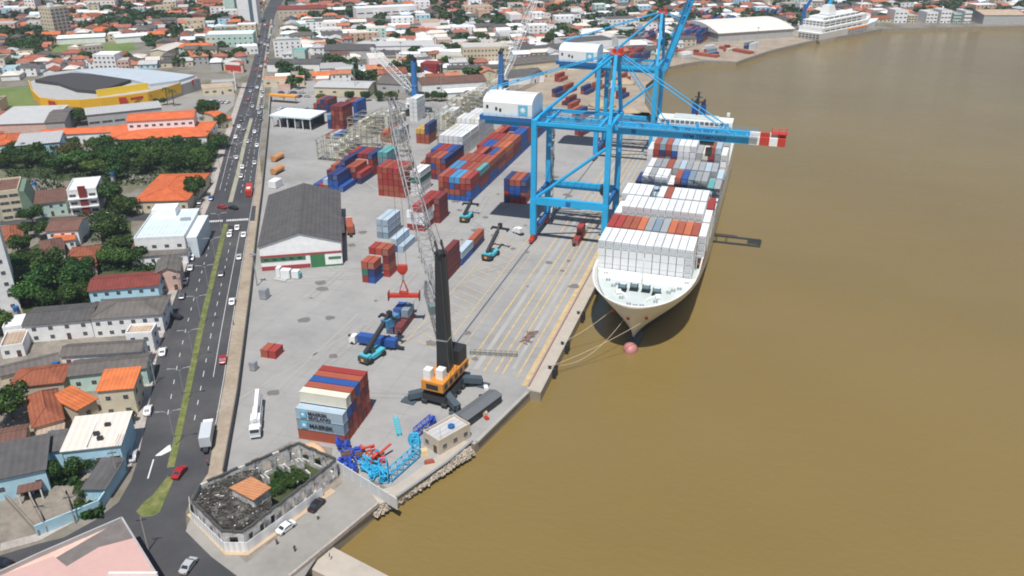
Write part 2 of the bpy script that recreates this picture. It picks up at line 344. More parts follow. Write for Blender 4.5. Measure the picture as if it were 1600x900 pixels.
# shore strip, rocks, ramp
sheet('shore_strip', [(-73.6, 134), (-70.4, 138.3), (-61.8, 162.3), (-64.5, 163), (-73, 141), (-77.5, 137.5)], .07, m_apron)
rk = MB(); rr = random.Random(3)
for i in range(1300):
    t = rr.random(); a = lerp((-74.5, 132), (-61, 161), t); off = rr.uniform(-.5, 1.15); x = a[0] + off; y = a[1] - off * .45; z = -.35 - max(0, off) * 1.15; s = rr.uniform(.22, .6)
    vs = [(x + rr.uniform(-s, s), y + rr.uniform(-s, s), z + rr.uniform(-s, s) * .8) for _ in range(8)]
    rk.add(vs, [(0, 1, 2), (0, 2, 3), (1, 4, 2), (2, 5, 3), (3, 6, 0), (4, 5, 2), (5, 6, 3), (0, 7, 1), (7, 4, 1), (6, 7, 0), (4, 7, 5), (5, 7, 6)])
tag(rk.build('riprap_rocks', M('pale_rock', (.46, .40, .32), .95, .3, .5)), 'pale riprap rocks piled along the river edge below the guard office', 'rocks', kind='stuff')
rp_ = MB(); A = [at(476, 884, -.9), at(517, 853, -.9), at(665, 930, -2.7), at(590, 940, -2.7)]
rp_.add([(A[0][0], A[0][1], -.9), (A[1][0], A[1][1], -.9), (A[2][0], A[2][1], -2.7), (A[3][0], A[3][1], -2.7), (A[0][0], A[0][1], -4), (A[1][0], A[1][1], -4), (A[2][0], A[2][1], -4), (A[3][0], A[3][1], -4)], [(0, 1, 2, 3), (0, 4, 5, 1), (1, 5, 6, 2), (2, 6, 7, 3), (3, 7, 4, 0)])
tag(rp_.build('boat_ramp', m_apron), kind='structure')
sheet('house_yards', PP([(0, 420), (0, 850), (60, 842), (150, 795), (205, 720), (232, 600), (285, 420), (300, 380), (200, 380), (120, 420)]), .02, m_yard)
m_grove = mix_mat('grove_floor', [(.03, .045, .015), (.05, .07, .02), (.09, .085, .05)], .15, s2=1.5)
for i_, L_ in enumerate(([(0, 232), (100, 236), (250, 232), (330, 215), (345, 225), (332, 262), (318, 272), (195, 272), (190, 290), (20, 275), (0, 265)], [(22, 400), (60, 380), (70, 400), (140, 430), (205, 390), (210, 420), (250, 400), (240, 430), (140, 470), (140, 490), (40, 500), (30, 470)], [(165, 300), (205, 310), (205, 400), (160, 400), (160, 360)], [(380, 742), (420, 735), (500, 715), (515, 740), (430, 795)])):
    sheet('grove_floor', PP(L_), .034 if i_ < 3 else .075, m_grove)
sheet('green_field', PP([(75, 68), (210, 66), (212, 78), (130, 90), (75, 92)]), .03, m_field)
sheet('green_field', PP([(-30, 140), (45, 135), (60, 165), (-30, 170)]), .03, m_field)
sheet('parking_lot', PP([(430, 120), (500, 128), (495, 195), (418, 200), (420, 150)]), .036, m_port)
sheet('store_forecourt', PP([(210, 165), (370, 130), (365, 165), (330, 200), (260, 190)]), .03, m_plaza)
sheet('back_yard_soil', PP([(385, 880), (300, 800), (365, 742), (455, 692), (520, 712), (535, 755)]), .062, m_yard)
# ================================================================ CONTAINERS
CCOL = {'red': (.34, .042, .035), 'rust': (.36, .09, .05), 'maroon': (.19, .035, .035), 'orange': (.50, .14, .06), 'blue': (.025, .10, .36), 'navy': (.03, .05, .17), 'sky blue': (.08, .27, .50),
        'grey': (.34, .36, .37), 'slate': (.23, .31, .38), 'pale blue': (.42, .52, .60), 'white': (.76, .77, .77), 'cream': (.68, .65, .54), 'green': (.05, .19, .13), 'teal': (.12, .36, .36), 'black': (.03, .035, .04), 'yellow': (.6, .38, .08)}
W_, T_, L40, L20 = 2.62, 2.75, 12.75, 6.3
m_rod = M('galvanised_rod', (.45, .45, .46), .5, .1, metal=.4)
def cmat(c): return M('container_' + c.replace(' ', '_'), CCOL[c], .62, .10, .5, rand=.12, stripe=('Y', .55, .045))
_cm = {}
def cmesh(c, L):
    if (c, L) in _cm: return _cm[(c, L)]
    bm = bmesh.new(); bmesh.ops.create_cube(bm, size=1)
    bmesh.ops.scale(bm, vec=(W_ - .24, L - .45, T_ - .16), verts=bm.verts); bmesh.ops.translate(bm, vec=(0, 0, (T_ - .1) / 2), verts=bm.verts)
    fs = list(bm.faces)
    for f in fs:
        r = bmesh.ops.inset_individual(bm, faces=[f], thickness=.16, depth=-.06 if abs(f.normal.z) < .5 else -.03)
    # corner castings
    for sx in (-1, 1):
        for sy in (-1, 1):
            for z in (.09, T_ - .19):
                q = bmesh.ops.create_cube(bm, size=.19, matrix=Matrix.Translation((sx * (W_ / 2 - .13), sy * (L / 2 - .24), z)))
    me = bpy.data.meshes.new('shipping_container'); bm.to_mesh(me); bm.free(); me.materials.append(cmat(c)); _cm[(c, L)] = me; return me
_dm = {}
def door_mesh(c):
    if c in _dm: return _dm[c]
    b = MB()
    w2 = (W_ - .5) / 2
    b.box((0, 0, .17), (w2 - .03, .05, T_ - .5), mi=0)
    for s in (-.28, .28): b.box((s, -.05, .12), (.07, .06, T_ - .4), mi=1)
    for z in (.7, 1.5): b.box((0, -.05, z), (.8, .05, .09), mi=1)
    me = b.mesh('door', [cmat(c) if c != 'white' else M('reefer_front', (.60, .63, .65), .6, .15, .8), m_rod if c != 'white' else M('reefer_grille', (.32, .34, .36), .6, .1)]); _dm[c] = me; return me
CONT = []          # every visible container: dict
def block(name, ox, oy, rz, H, col, L=L40, z0=0, w=W_, tiers_from=0, gapv=.25, th=T_, detail=0, sc=1):
    """H[row][column] = tiers; col(r, c, t) -> colour. (ox, oy) = near left corner of the block"""
    nr = len(H); nc = len(H[0]); cs, sn = math.cos(rz), math.sin(rz)
    for r in range(nr):
        for c in range(nc):
            for t in range(H[r][c]):
                top = t == H[r][c] - 1; fr = r == 0 or H[r - 1][c] <= t; sd = c == nc - 1 or H[r][c + 1] <= t
                if not (top or fr or sd): continue
                u = (c + .5) * w; v = (r + .5) * (L + gapv)
                X = ox + cs * u - sn * v; Y = oy + sn * u + cs * v; Z = z0 + t * th
                q = px(X, Y, Z + 1)
                if not (-60 < q[0] < 1660 and -60 < q[1] < 960): continue
                d = math.sqrt(X * X + Y * Y + (CAMH - Z) ** 2)
                area = (w * th * (1 if fr else 0) + w * L * .45 * (1 if top else 0) + L * th * .35 * (1 if sd else 0)) / d ** 2
                CONT.append(dict(c=col(r, c, t), L=L, p=(X, Y, Z), rz=rz, lab=(t, c, r), name=name, area=area, fr=fr, sc=sc, cols=nc))
NUMW = ['one', 'two', 'three', 'four', 'five', 'six', 'seven', 'eight', 'nine', 'ten', 'eleven', 'twelve', 'thirteen']
def pick(*a): return lambda r, c, t: rng.choice(a)
mixc = ('red', 'rust', 'rust', 'maroon', 'red', 'blue', 'navy', 'rust')
shipmix = ('white', 'grey', 'pale blue', 'white', 'rust', 'blue', 'slate', 'orange', 'white', 'cream')
A3 = R(3.4)
# foreground stack (lying across, long sides to the camera) is built apart, below
block('stack left of hanging spreader', -131.2, 240.5, 0, [[3, 3, 0], [4, 4, 4]], lambda r, c, t: ('red', 'green', 'rust', 'red')[t] if c == 0 else (('blue', 'navy', 'rust')[t] if r == 0 else ('red', 'rust', 'maroon', 'rust')[t]), L20)
block('tall slate pair behind the spreader', -144.4, 280, 0, [[3, 3]], lambda r, c, t: ('slate', 'pale blue', 'pale blue')[t])
block('low slate pair behind the spreader', -133, 269, 0, [[2, 1]], lambda r, c, t: 'blue' if (t == 0 and c == 0) else 'pale blue')
block('red and white stack behind lattice boom', -136.5, 292, 0, [[3, 4, 4, 0], [2, 4, 4, 4]], lambda r, c, t: ('red', 'white', 'white', 'red')[t] if c < 3 else 'maroon', 10.2)
block('mixed cluster behind the grey warehouse', -199, 326, 0, [[1, 1, 2, 3, 3, 1, 0], [2, 3, 3, 4, 3, 3, 2], [2, 3, 4, 4, 4, 4, 4]], lambda r, c, t: rng.choice(('blue', 'red', 'blue', 'rust', 'navy', 'pale blue')) if r == 0 else rng.choice(mixc))
block('slate stack beside the mixed cluster', -180.5, 357, 0, [[4, 4]], lambda r, c, t: ('blue', 'sky blue', 'slate', 'teal')[t])
block('tall red wall behind lattice boom', -166.2, 327, 0, [[5, 5, 5, 5, 5]], lambda r, c, t: rng.choice(('red', 'red', 'rust')))
block('white and green stack by red wall', -152.8, 333, 0, [[4, 4]], lambda r, c, t: ('white', 'white', 'green', 'white')[t])
block('red rows beyond the red wall', -160, 356, 0, [[2, 3, 4, 4, 4, 4], [3, 4, 4, 4, 4, 4]], lambda r, c, t: rng.choice(('red', 'maroon', 'rust', 'rust', 'blue')) if c < 5 else ('red', 'blue', 'red', 'navy')[t])
def colF(r, c, t):
    if t == 3 or r > 0:
        if (c + 2 * r) % 7 in (2, 3) and r % 3 != 2: return 'sky blue' if r < 2 else 'blue'
        if c == 5 and r == 1 and t == 3: return 'teal'
    if t == 0: return 'blue'
    if t == 3: return rng.choice(('rust', 'orange', 'rust', 'red'))
    return rng.choice(('rust', 'rust', 'red', 'maroon', 'maroon', 'blue'))
block('long row left of gantry cranes', -138.2, 331, 0, [[4] * 6, [4] * 6, [4, 4, 4, 4, 4, 4], [3, 4, 4, 3, 4, 4], [4] * 6, [4] * 6, [4, 4, 3, 3, 4, 4], [4] * 6, [4] * 6, [4] * 6], colF)
block('single stack beside gantry crane leg', -108.7, 335.5, 0, [[4, 4, 4, 4]], lambda r, c, t: ('red', 'blue', 'blue', 'rust')[t] if c in (1, 2) else rng.choice(('rust', 'red', 'navy')))
block('white reefer rows', -163.3, 395, 0, [[4, 4, 4, 4, 4], [4, 4, 4, 4, 4], [5, 5, 5, 5, 5], [4, 5, 5, 5, 5]], lambda r, c, t: 'white' if rng.random() < .8 else 'cream')
block('brown stack in the far yard', -245.5, 425, 0, [[3, 5, 5, 5, 0], [4, 4, 5, 5, 5]], lambda r, c, t: ('navy' if c == 0 and t < 2 else 'sky blue') if c == 0 else ('blue' if c == 4 else 'maroon' if rng.random() < .7 else 'rust'))
A = at(508, 217); block('blue pair before the brown stack', A[0], A[1], 0, [[1, 1, 1]], lambda r, c, t: ('rust', 'pale blue', 'blue')[c])
A = at(520, 186); block('dark stack behind the brown stack', A[0] - 20, A[1] + 12, 0, [[2, 3, 3, 3]], pick('maroon', 'navy', 'rust'))
A = at(640, 189); block('white tower of reefers, far yard', A[0], A[1], 0, [[5, 5]], lambda r, c, t: 'white')
A = at(594, 222); block('orange row among the racks', A[0], A[1], 0, [[2, 2, 3]], pick('orange', 'rust', 'orange'))
A = at(650, 224); block('orange and navy stack, racks', A[0], A[1], 0, [[3, 3, 4]], lambda r, c, t: 'yellow' if c < 2 and t > 1 else 'navy' if c == 2 and t > 1 else 'rust')
A = at(612, 224); block('slate stack among the racks', A[0], A[1], 0, [[3, 3]], pick('grey', 'pale blue', 'slate'))
block('quay row behind the black tower', -104.9, 251, 0, [[4]], lambda r, c, t: 'maroon')
block('low row by reach stacker', -104.6, 264.5, 0, [[2], [2]], lambda r, c, t: ('blue', 'pale blue')[t] if r == 0 else ('navy', 'rust')[t])
block('rust pair under the gantry crane', -67.6, 296, 0, [[1], [2]], pick('rust', 'red'), L20)
block('red pair by the yard fence', -136.4, 183.6, R(2), [[1, 1]], lambda r, c, t: ('rust', 'red')[c], 5.0)
A = at(603, 522); block('truck park stack on the apron', A[0], A[1], R(4), [[1, 1], [2, 2]], lambda r, c, t: ('maroon' if t == 0 else 'slate') if c else ('navy', 'blue')[t], L20)
A = at(690, 190); block('cream rows beyond the racks', A[0], A[1], 0, [[3, 3, 0], [3, 3, 4], [3, 4, 4]], lambda r, c, t: 'cream')
A = at(790, 178); block('red stack beyond the reefers', A[0] - 4, A[1] + 6, 0, [[3, 3]], pick('red', 'orange'))
A = at(657, 122); block('red and blue stack by far warehouses', A[0], A[1], 0, [[4, 4, 4, 4, 4]], lambda r, c, t: 'blue' if c == 1 and t in (1, 2) else 'red')
A = at(572, 118); block('rust pair beside the far warehouse', A[0], A[1], 0, [[2, 2, 2]], pick('rust', 'red'))
far_blocks = [(1068, 66, 12, 4, 4), (1110, 52, 10, 4, 4), (975, 100, 8, 3, 3), (1200, 30, 8, 3, 3), (1090, 34, 9, 3, 3), (1000, 72, 8, 3, 4)]
for k, (a, c, ncol, nr, h) in enumerate(far_blocks):
    A = at(a, c); block('far wharf yard ' + ORD[k] + ' block', A[0] - ncol * 1.3, A[1], R(-8), [[max(1, h - rng.choice((0, 0, 1, 1))) for _ in range(ncol)] for _ in range(nr)], pick('red', 'navy', 'maroon', 'rust', 'blue', 'navy', 'slate'))
for k, (p_, cl_) in enumerate((((868, 152), 'navy'), ((900, 185), 'rust'), ((935, 122), 'maroon'), ((884, 165), 'maroon'), ((913, 148), 'maroon'), ((925, 141), 'rust'), ((893, 176), 'orange'), ((966, 128), 'navy'), ((968, 155), 'maroon'), ((965, 206), 'maroon'), ((905, 212), 'maroon'), ((880, 145), 'maroon'), ((872, 128), 'red'))):
    A = at(*p_); block('loose group ' + NUMW[k] + ' in the sandy lot', A[0] - 3, A[1], R(-12), [[1, 2, 1] if k % 2 else [2, 1]], pick(cl_, cl_, 'rust', 'navy'))
for k in range(16):
    a_, c_ = rng.uniform(1045, 1225), 0; c_ = 92 - (a_ - 1045) * .07 + rng.uniform(-12, 2); A = at(a_, c_)
    if not all(inpoly((A[0] + dx_, A[1] + dy_), SHORE + [(2500, 4500), (-3500, 4500), (-3500, 60)]) for dx_ in (-4, 20) for dy_ in (-10, 16)): continue
    block('wharf clutter ' + ORD[k], A[0], A[1], R(-30), [[rng.choice((1, 1, 2)) for _ in range(rng.randint(2, 5))]], pick('white', 'rust', 'maroon', 'slate', 'cream', 'navy'))
for k, (p_, H_) in enumerate((((505, 246), [[2, 2, 1], [2, 2, 2]]), ((550, 212), [[2, 3, 2], [3, 3, 3]]), ((585, 204), [[3, 3, 3], [3, 3, 2]]), ((676, 202), [[3, 3, 2], [3, 3, 3]]), ((704, 182), [[3, 3, 3], [4, 3, 3]]), ((730, 176), [[3, 3], [4, 4]]), ((748, 160), [[3, 3, 3], [3, 4, 4]]))):
    A = at(*p_); block('pale group %s inside reefer racks' % NUMW[k], A[0] + .6, A[1] + .8, 0, H_, pick('cream', 'white', 'grey', 'cream', 'pale blue'))
# on the ship
DZ = 11.5; SX = -48.6
def ship_bay(name, y0, H, col): block(name, SX, y0, 0, [H], col, z0=DZ, w=2.6, th=2.72)
ship_bay('white bay nearest the bow', 251, [4] * 12, lambda r, c, t: 'white')
b2 = ['red', 'red', 'rust', 'rust', 'orange', 'grey', 'slate', 'grey', 'orange', 'rust', 'orange', 'rust', 'white']
ship_bay('ship bay two from bow', 264.6, [4] * 13, lambda r, c, t: b2[c] if c < 12 else ('rust' if t == 0 else 'white'))
ship_bay('ship bay three from bow', 278.4, [4] + [5] * 11 + [4], lambda r, c, t: 'white' if rng.random() < .93 else 'cream')
ship_bay('ship bay four from bow', 292.2, [5, 5, 5, 5, 0, 5, 5, 5, 5, 5, 5, 5, 4], lambda r, c, t: ('rust' if c in (6,) and t == 4 else 'red' if c == 12 and t == 3 else 'white'))
ship_bay('low ship bay five from bow', 308, [3, 3, 2, 3, 3, 2, 3, 3, 3, 3, 3, 3, 2], pick('white', 'grey', 'white', 'pale blue', 'white', 'slate'))
ship_bay('ship bay six from bow', 323.4, [3, 4, 4, 4, 4, 3, 4, 4, 4, 4, 4, 3, 3], lambda r, c, t: ('navy' if c == 0 else 'white' if c in (1, 3, 4, 5) else 'rust' if c == 6 else 'blue' if c == 7 else 'teal' if c == 11 else rng.choice(('grey', 'pale blue', 'slate'))))
ship_bay('ship bay seven from bow', 337.2, [3, 4, 4, 4, 4, 4, 4, 4, 4, 4, 4, 4, 3], pick('white', 'white', 'grey', 'rust', 'white', 'pale blue', 'grey'))
g6 = [['white'] * 6, ['grey', 'grey', 'grey', 'rust', 'red', 'rust'], ['grey', 'slate', 'orange', 'rust', 'navy', 'slate'], ['grey', 'navy', 'navy', 'slate', 'maroon', 'rust'], ['slate', 'grey', 'orange', 'maroon', 'blue', 'pale blue'], ['white'] * 6, ['white'] * 6, ['white'] * 6, ['grey', 'grey', 'pale blue', 'cream', 'grey', 'white'], ['rust', 'grey', 'rust', 'grey', 'cream', 'white'], ['grey', 'slate', 'white', 'maroon', 'red', 'rust'], ['red', 'navy', 'blue', 'slate', 'grey', 'pale blue'], ['slate', 'white', 'white', 'white', 'white', 'white']]
ship_bay('tall mixed bay before the bridge', 352.6, [5, 6, 6, 6, 6, 6, 6, 6, 5, 5, 6, 6, 5], lambda r, c, t: g6[c][t])
ship_bay('white bay right before the bridge', 366.4, [6] * 13, lambda r, c, t: 'white')
# foreground stack: near scale a little larger, long sides facing the camera, lettered boxes in front
CONT.sort(key=lambda q: -q['area'])
FG = 24
def build_container(q, near):
    if q['c'] not in CCOL: raise KeyError(q['c'])
    t, c, r = q['lab']
    label = '%s container, tier %s, %s from left, row %s, %s' % (q['c'], NUMW[t], ordn(c), NUMW[r], q['name'])
    o = inst(cmesh(q['c'], q['L']), 'shipping_container', None, q['p'], q['rz'])
    tag(o, label, 'container', 'shipping containers stacked in the port and on the ship')
    if near and q['fr'] and q['L'] != 5.0:
        for s in (-1, 1): inst(door_mesh(q['c']), 'door', o, (s * (W_ - .5) / 4, -q['L'] / 2 + .2, .02))
    return o
for i, q in enumerate(CONT[:300 - FG]): build_container(q, i < 140)
rest = MB(); cols = sorted(CCOL)
for q in CONT[300 - FG:]:
    rest.box(q['p'], (W_ - .24, q['L'] - .45, T_ - .16), q['rz'], cols.index(q['c']))
tag(rest.build('stacked_containers', [cmat(c) for c in cols]), 'mass of far and half hidden containers filling the yard rows and ship bays', 'containers', kind='stuff')
print('containers', len(CONT))
# --- foreground stack
fgr = R(3.0); FW, FT, FL = 2.75, 3.15, 13.3
fx, fy = -104.4, 150.9
def fgc(r, t, col, label):
    u = FL / 2; v = (r + .5) * FW; cs, sn = math.cos(fgr), math.sin(fgr)
    o = inst(cmesh(col, L40), 'shipping_container', None, (fx + cs * u - sn * v, fy + sn * u + cs * v, t * FT), fgr + R(90), (FW / W_, FL / L40, FT / T_))
    tag(o, label, 'container', 'shipping containers stacked in the port and on the ship'); return o
stackc = {0: ['rust', 'slate', 'pale blue'], 1: ['red', 'maroon', 'blue', 'cream'], 2: ['rust', 'red', 'navy', 'rust'], 3: ['red', 'maroon', 'rust', 'blue'], 4: ['maroon', 'red', 'maroon', 'rust'], 5: ['red', 'rust', 'maroon', 'red']}
m_ltr = M('dark_lettering', (.02, .025, .03), .7, .05); m_lb = M('emblem_light_blue', (.12, .48, .66), .6, .05); m_wh = M('emblem_white', (.85, .86, .86), .6, .03)
for r, cl in stackc.items():
    for t, c_ in enumerate(cl):
        if r in (1, 2, 3, 4, 5) or t < 3:
            o = fgc(r, t, c_, '%s container, tier %s, row %s from front of the nearest stack by the ruin' % (c_, NUMW[t], NUMW[r]))
            if r == 0 and t in (1, 2):
                e = inst(star_mesh(.62, 1.7, m_lb, m_wh), 'emblem', o, (-W_ / 2, 4.2, 1.35), R(-90))
                for k, s_ in enumerate(['MAERSK', 'SEALAND'] if t == 2 else ['MAERSK']):
                    me = text_mesh(s_, 1.35 if t == 1 else 1.1, m_ltr)
                    tt = inst(me, 'lettering', o, (-W_ / 2 - .04, 2.9, (.85 if t == 1 else 1.45 - k * 1.1)), 0); tt.rotation_euler = (R(90), 0, R(-90)); tt.scale = (1.25, 1.05, 1)
# ================================================================ QUAY GANTRY CRANES
m_blue = M('crane_bright_blue', (.02, .40, .73), .5, .2, .25, rand=.02, s2=1.8)
m_dblue = M('crane_deep_blue', (.02, .13, .36), .5, .1, .3)
m_pred = M('signal_red', (.50, .045, .025), .55, .1); m_pwhite = M('crane_white', (.80, .81, .80), .55, .05, .3)
m_black = M('dark_grey_steel', (.025, .027, .03), .55, .15); m_steel = M('galvanised_steel', (.40, .42, .44), .45, .12, metal=.3)
m_glass = M('dark_glass', (.03, .045, .06), .12, .05, spec=.8)
m_cable = M('steel_cable', (.08, .08, .085), .6, .05)
m_walkw = M('walkway_grating', (.10, .24, .36), .6, .15)
def gantry(cy, raised, label, tipname):
    """local frame: x along the boom (0 = landside rail, 28.5 = waterside rail), y along the quay, origin on the landside rail"""
    G = 28.5; Y = 11.0; ZT = 49.0
    t = thing('gantry_crane', label, 'crane', (-83.5, cy, 0), 0, 'ship-to-shore gantry cranes on the quay')
    def P(name, b, mat=None): return b.build(name, mat or m_blue, t)
    for x in (0, G):
        for y in (-Y, Y):
            b = MB(); b.beam((x, y, 3.2), (x, y, 18), 2.3, 2.3); b.beam((x, y, 18), (x, y, ZT), 2.0, 2.0); P('leg', b)
            b = MB()
            for k in (-1, 1):
                b.box((x, y + k * 2.1, .9), (1.5, 3.6, 1.1))
                for j in (-1, 1): b.wheel((x, y + k * 2.1 + j, .55), .5, .7, mi=1)
            b.box((x, y, 1.9), (1.3, 4.6, 1.0)); b.box((x, y, 2.7), (1.7, 1.7, .7)); P('bogie', b, [m_pred, m_black])
        P('sill_beam', MB().beam((x, -Y, 4.2), (x, Y, 4.2), 1.5, 1.9), m_dblue)
        P('side_beam', MB().beam((x, -Y, 17.4), (x, Y, 17.4), 1.2, 1.8), m_dblue)
        P('side_beam', MB().beam((x, -Y, ZT - 1), (x, Y, ZT - 1), 1.5, 1.8))
        P('knee_brace', MB().tube([(x, -Y, 9), (x, -Y + 6.5, 16.6)], .42, 8))
    for y in (-Y, Y):
        P('portal_beam', MB().beam((1, y, 17.3), (G - 1, y, 17.3), 1.7, 2.9))
        P('upper_beam', MB().beam((1, y, ZT - 1.4), (G - 1, y, ZT - 1.4), 1.1, 1.2))
        if y < 0: P('diagonal_brace', MB().tube([(1, y, 18.5), (G - .6, y, 40.5)], .62, 8))
    e = inst(star_mesh(.7, 1.8, m_dblue, m_dblue), 'emblem', t, (14, -Y - .93, 17.3))
    # fixed girder and machinery deck
    for y in (-3.4, 3.4):
        P('girder', MB().beam((-22, y, 45.6), (G + 2, y, 45.6), 1.3, 2.8))
    P('girder_tie', MB().box((-21, 0, 44.6), (1.2, 6.0, 1.6)).box((G + 1, 0, 44.6), (1.2, 6, 1.6)).box((4, 0, 46.8), (1, 22, 1.2)).box((G - 4, 0, 46.8), (1, 22, 1.2)))
    P('machinery_deck', MB().box((-12.5, 0, 46.6), (21, 15.5, 1.7)), m_dblue)
    # machinery house with rounded roof
    hx0, hx1 = -21.5, -2.0; secs = []
    for x in (hx0, hx1):
        ring = [(x, -7.6, 48.3)]
        for k in range(9):
            a = math.pi * k / 8; ring.append((x, -7.6 * math.cos(a) if k not in (0, 8) else (-7.6 if k == 0 else 7.6), 53.6 + 2.6 * math.sin(a)))
        ring.append((x, 7.6, 48.3)); secs.append(ring)
    h = P('machinery_house', MB().loft(secs, cap=True), m_pwhite)
    e = inst(star_mesh(1.45, 3.7, m_lb, m_wh), 'emblem', t, (-5.6, -7.72, 51.3))
    for x, z in ((-19.8, 51.2), (-16.2, 50.6), (-14.6, 50.2)): MB().box((x, -7.66, z), (.9, .1, 1.2)).build('vent', m_black, t)
    for y in (-7.9, 7.9):
        rl = MB()
        for z in (48.9, 49.5): rl.tube([(-22.8, y, z), (-1.5, y, z)], .05, 4)
        for x in range(-22, 0, 3): rl.tube([(x, y, 48.3), (x, y, 49.5)], .05, 4)
        P('handrail', rl)
    # apex frame above the waterside legs
    AX = (G - .6, 0, 73.2)
    for y in (-Y, Y):
        P('apex_mast', MB().beam((G, y, ZT), (AX[0], y * .22, 72.6), 1.2, 1.4))
        P('apex_strut', MB().tube([(.6, y * .5, ZT + .3), (AX[0] - .6, y * .2, 72.6)], .55, 8))
        P('backstay', MB().tube([(-20.5, y * .32, 56.6 if False else 47.4), (-20.5, y * .32, 57.2), (AX[0] - 1, y * .2, 73)], .22, 6))
    P('apex_platform', MB().box((AX[0], 0, 72.4), (4.6, 5.6, .5)).box((AX[0] + 1.2, 0, 72.9), (1.4, 3, 1.8)).box((AX[0] - 1.4, 1, 72.9), (1.2, 1.6, 1.3)), m_pred)
    P('mast_crossbar', MB().tube([(G - .3, -Y * .62, 60.2), (G - .3, Y * .62, 60.2)], .5, 8))
    st = MB()                                             # zig-zag stair tower on a landside leg and ladder up the mast
    for k in range(9):
        z = 4 + k * 4.8; a, c = (-1.5, 1.6) if k % 2 == 0 else (1.6, -1.5)
        st.beam((2.2, Y - 2.5 + a, z), (2.2, Y - 2.5 + c, z + 4.8), .8, .16); st.box((2.2, Y - 2.5 + c, z + 4.8), (1.1, 1.1, .12))
        st.tube([(2.7, Y - 2.5 + a, z + 1), (2.7, Y - 2.5 + c, z + 5.8)], .06, 4)
    for s in (-2.2, 2.2): st.tube([(2.2, Y - 2.5 + s, 3), (2.2, Y - 2.5 + s, 47)], .1, 4)
    P('stair_tower', st, m_steel)
    ld = MB()
    for k in range(6):
        z = 49 + k * 3.8; a, c = (-1.2, 1.2) if k % 2 else (1.2, -1.2); ld.beam((G - 2.2, a, z), (G - 2.2, c, z + 3.8), .7, .14); ld.box((G - 2.2, c, z + 3.8), (1.6, 1.2, .12))
    for s in (-1.6, 1.6): ld.tube([(G - 2.2, s, 47), (G - 2.2, s, 72)], .12, 4)
    P('mast_stair', ld, m_steel)
    wk = MB()
    for y in (-5.2, 5.2):
        wk.box((8, y, 47.1), (50, .9, .12))
        for z in (47.7, 48.2): wk.tube([(-1, y * 1.08, z), (G + 4, y * 1.08, z)], .05, 4)
        for x in range(0, 32, 3): wk.tube([(x, y * 1.08, 47.1), (x, y * 1.08, 48.2)], .05, 4)
    for k in range(9):                                    # truss between the girders
        x = 1 + k * 3; wk.tube([(x, -3.4, 47.2), (x + 3, 3.4, 47.2)], .12, 4); wk.tube([(x, -3.4, 48.4), (x + 1.5, -3.4, 47)], .08, 4)
    P('walkway', wk, m_walkw)
    rr_ = MB().wheel((G - 1.6, -6, 22.0), 2.0, .8, (0, 1, 0), 20).wheel((G - 1.6, -6.5, 22.0), 1.1, .5, (0, 1, 0), 12); P('cable_reel', rr_, m_black)
    # boom, hinged just outside the waterside legs
    ang = R(73) if raised else 0
    bt = bpy.data.objects.new('boom', None); bt.location = (G + 2.2, 0, 45.6); bt.rotation_euler = (0, -ang, 0); C.objects.link(bt); bt.parent = t
    LB = 59.5; xb = 47.0
    bands = [(0, xb, 0), (xb, xb + 3.6, 1), (xb + 3.6, xb + 7, 2), (xb + 7, xb + 9.8, 1), (xb + 9.8, LB, 2)]
    for y in (-3.4, 3.4):
        b = MB()
        for x0, x1, mi in bands: b.beam((x0, y, 0), (x1, y, 0), 1.2, 2.8, mi)
        b.build('boom_girder', [m_blue, m_pwhite, m_pred], bt)
    b = MB()
    for k in range(12): b.beam((2 + k * 4, -3.4, .4), (2 + k * 4, 3.4, .4), .5, .6)
    b.build('cross_tie', m_blue, bt)
    b = MB().box((LB - .6, 0, -1.4), (1.0, 8.2, 2.6)).beam((LB - 5, 0, 2.6), (LB + .5, 0, 2.6), 5.5, .12)
    for y in (-2.6, 2.6):
        for x in (LB - 5, LB - 2.5, LB): b.tube([(x, y, 1.2), (x, y, 3.6)], .09, 4)
        b.tube([(LB - 5, y, 3.6), (LB, y, 3.6)], .09, 4)
    b.build('boom_tip_platform', m_pred, bt)
    b = MB()
    for y in (-4.7, 4.7):
        b.box((25, y, 1.45), (50, .9, .1))
        for z in (2.0, 2.5): b.tube([(0, y * 1.08, z), (50, y * 1.08, z)], .05, 4)
        for x in range(0, 51, 3): b.tube([(x, y * 1.08, 1.4), (x, y * 1.08, 2.5)], .05, 4)
    b.build('boom_walkway', m_walkw, bt)
    for x in (17, 28, 38): MB().box((x, -3.4, 1.4), (.9, 1.2, 1.6)).box((x, 3.4, 1.4), (.9, 1.2, 1.6)).build('stay_lug', m_blue, bt)
    for k, (s_, y, z) in enumerate((('APM TERMINALS', -4.02, -.85), ('TECONVI S.A.', 2.78, -.55))):
        me = text_mesh(s_, 2.1, M('boom_lettering', (.02, .10, .32), .6, .05)); tt = inst(me, 'lettering', bt, (23.5, y, z)); tt.rotation_euler = (R(90), 0, 0)
    e = inst(star_mesh(.65, 1.7, m_dblue, m_dblue), 'emblem', bt, (5.5, -4.05, 0))
    if not raised:
        for y in (-1, 1):
            P('forestay', MB().tube([(AX[0] + .6, y * 1.6, 73), (G + 2.2 + 40, y * 3.4, 47.6)], .24, 6))
            P('forestay', MB().tube([(AX[0] + .6, y * 1.6, 73), (G + 2.2 + 17, y * 3.4, 47.6)], .2, 6))
        cb = MB().box((0, 0, 42.6), (5, 7.4, .9)).box((1, -3, 38.6), (2.2, 2.4, 2.8)); c_ = cb.build('trolley', m_black, t, loc=(63.0, 0, 0))
        MB().box((1, -4.25, 39.2), (1.9, .1, 1.5)).build('cab_window', m_glass, c_)
    else:
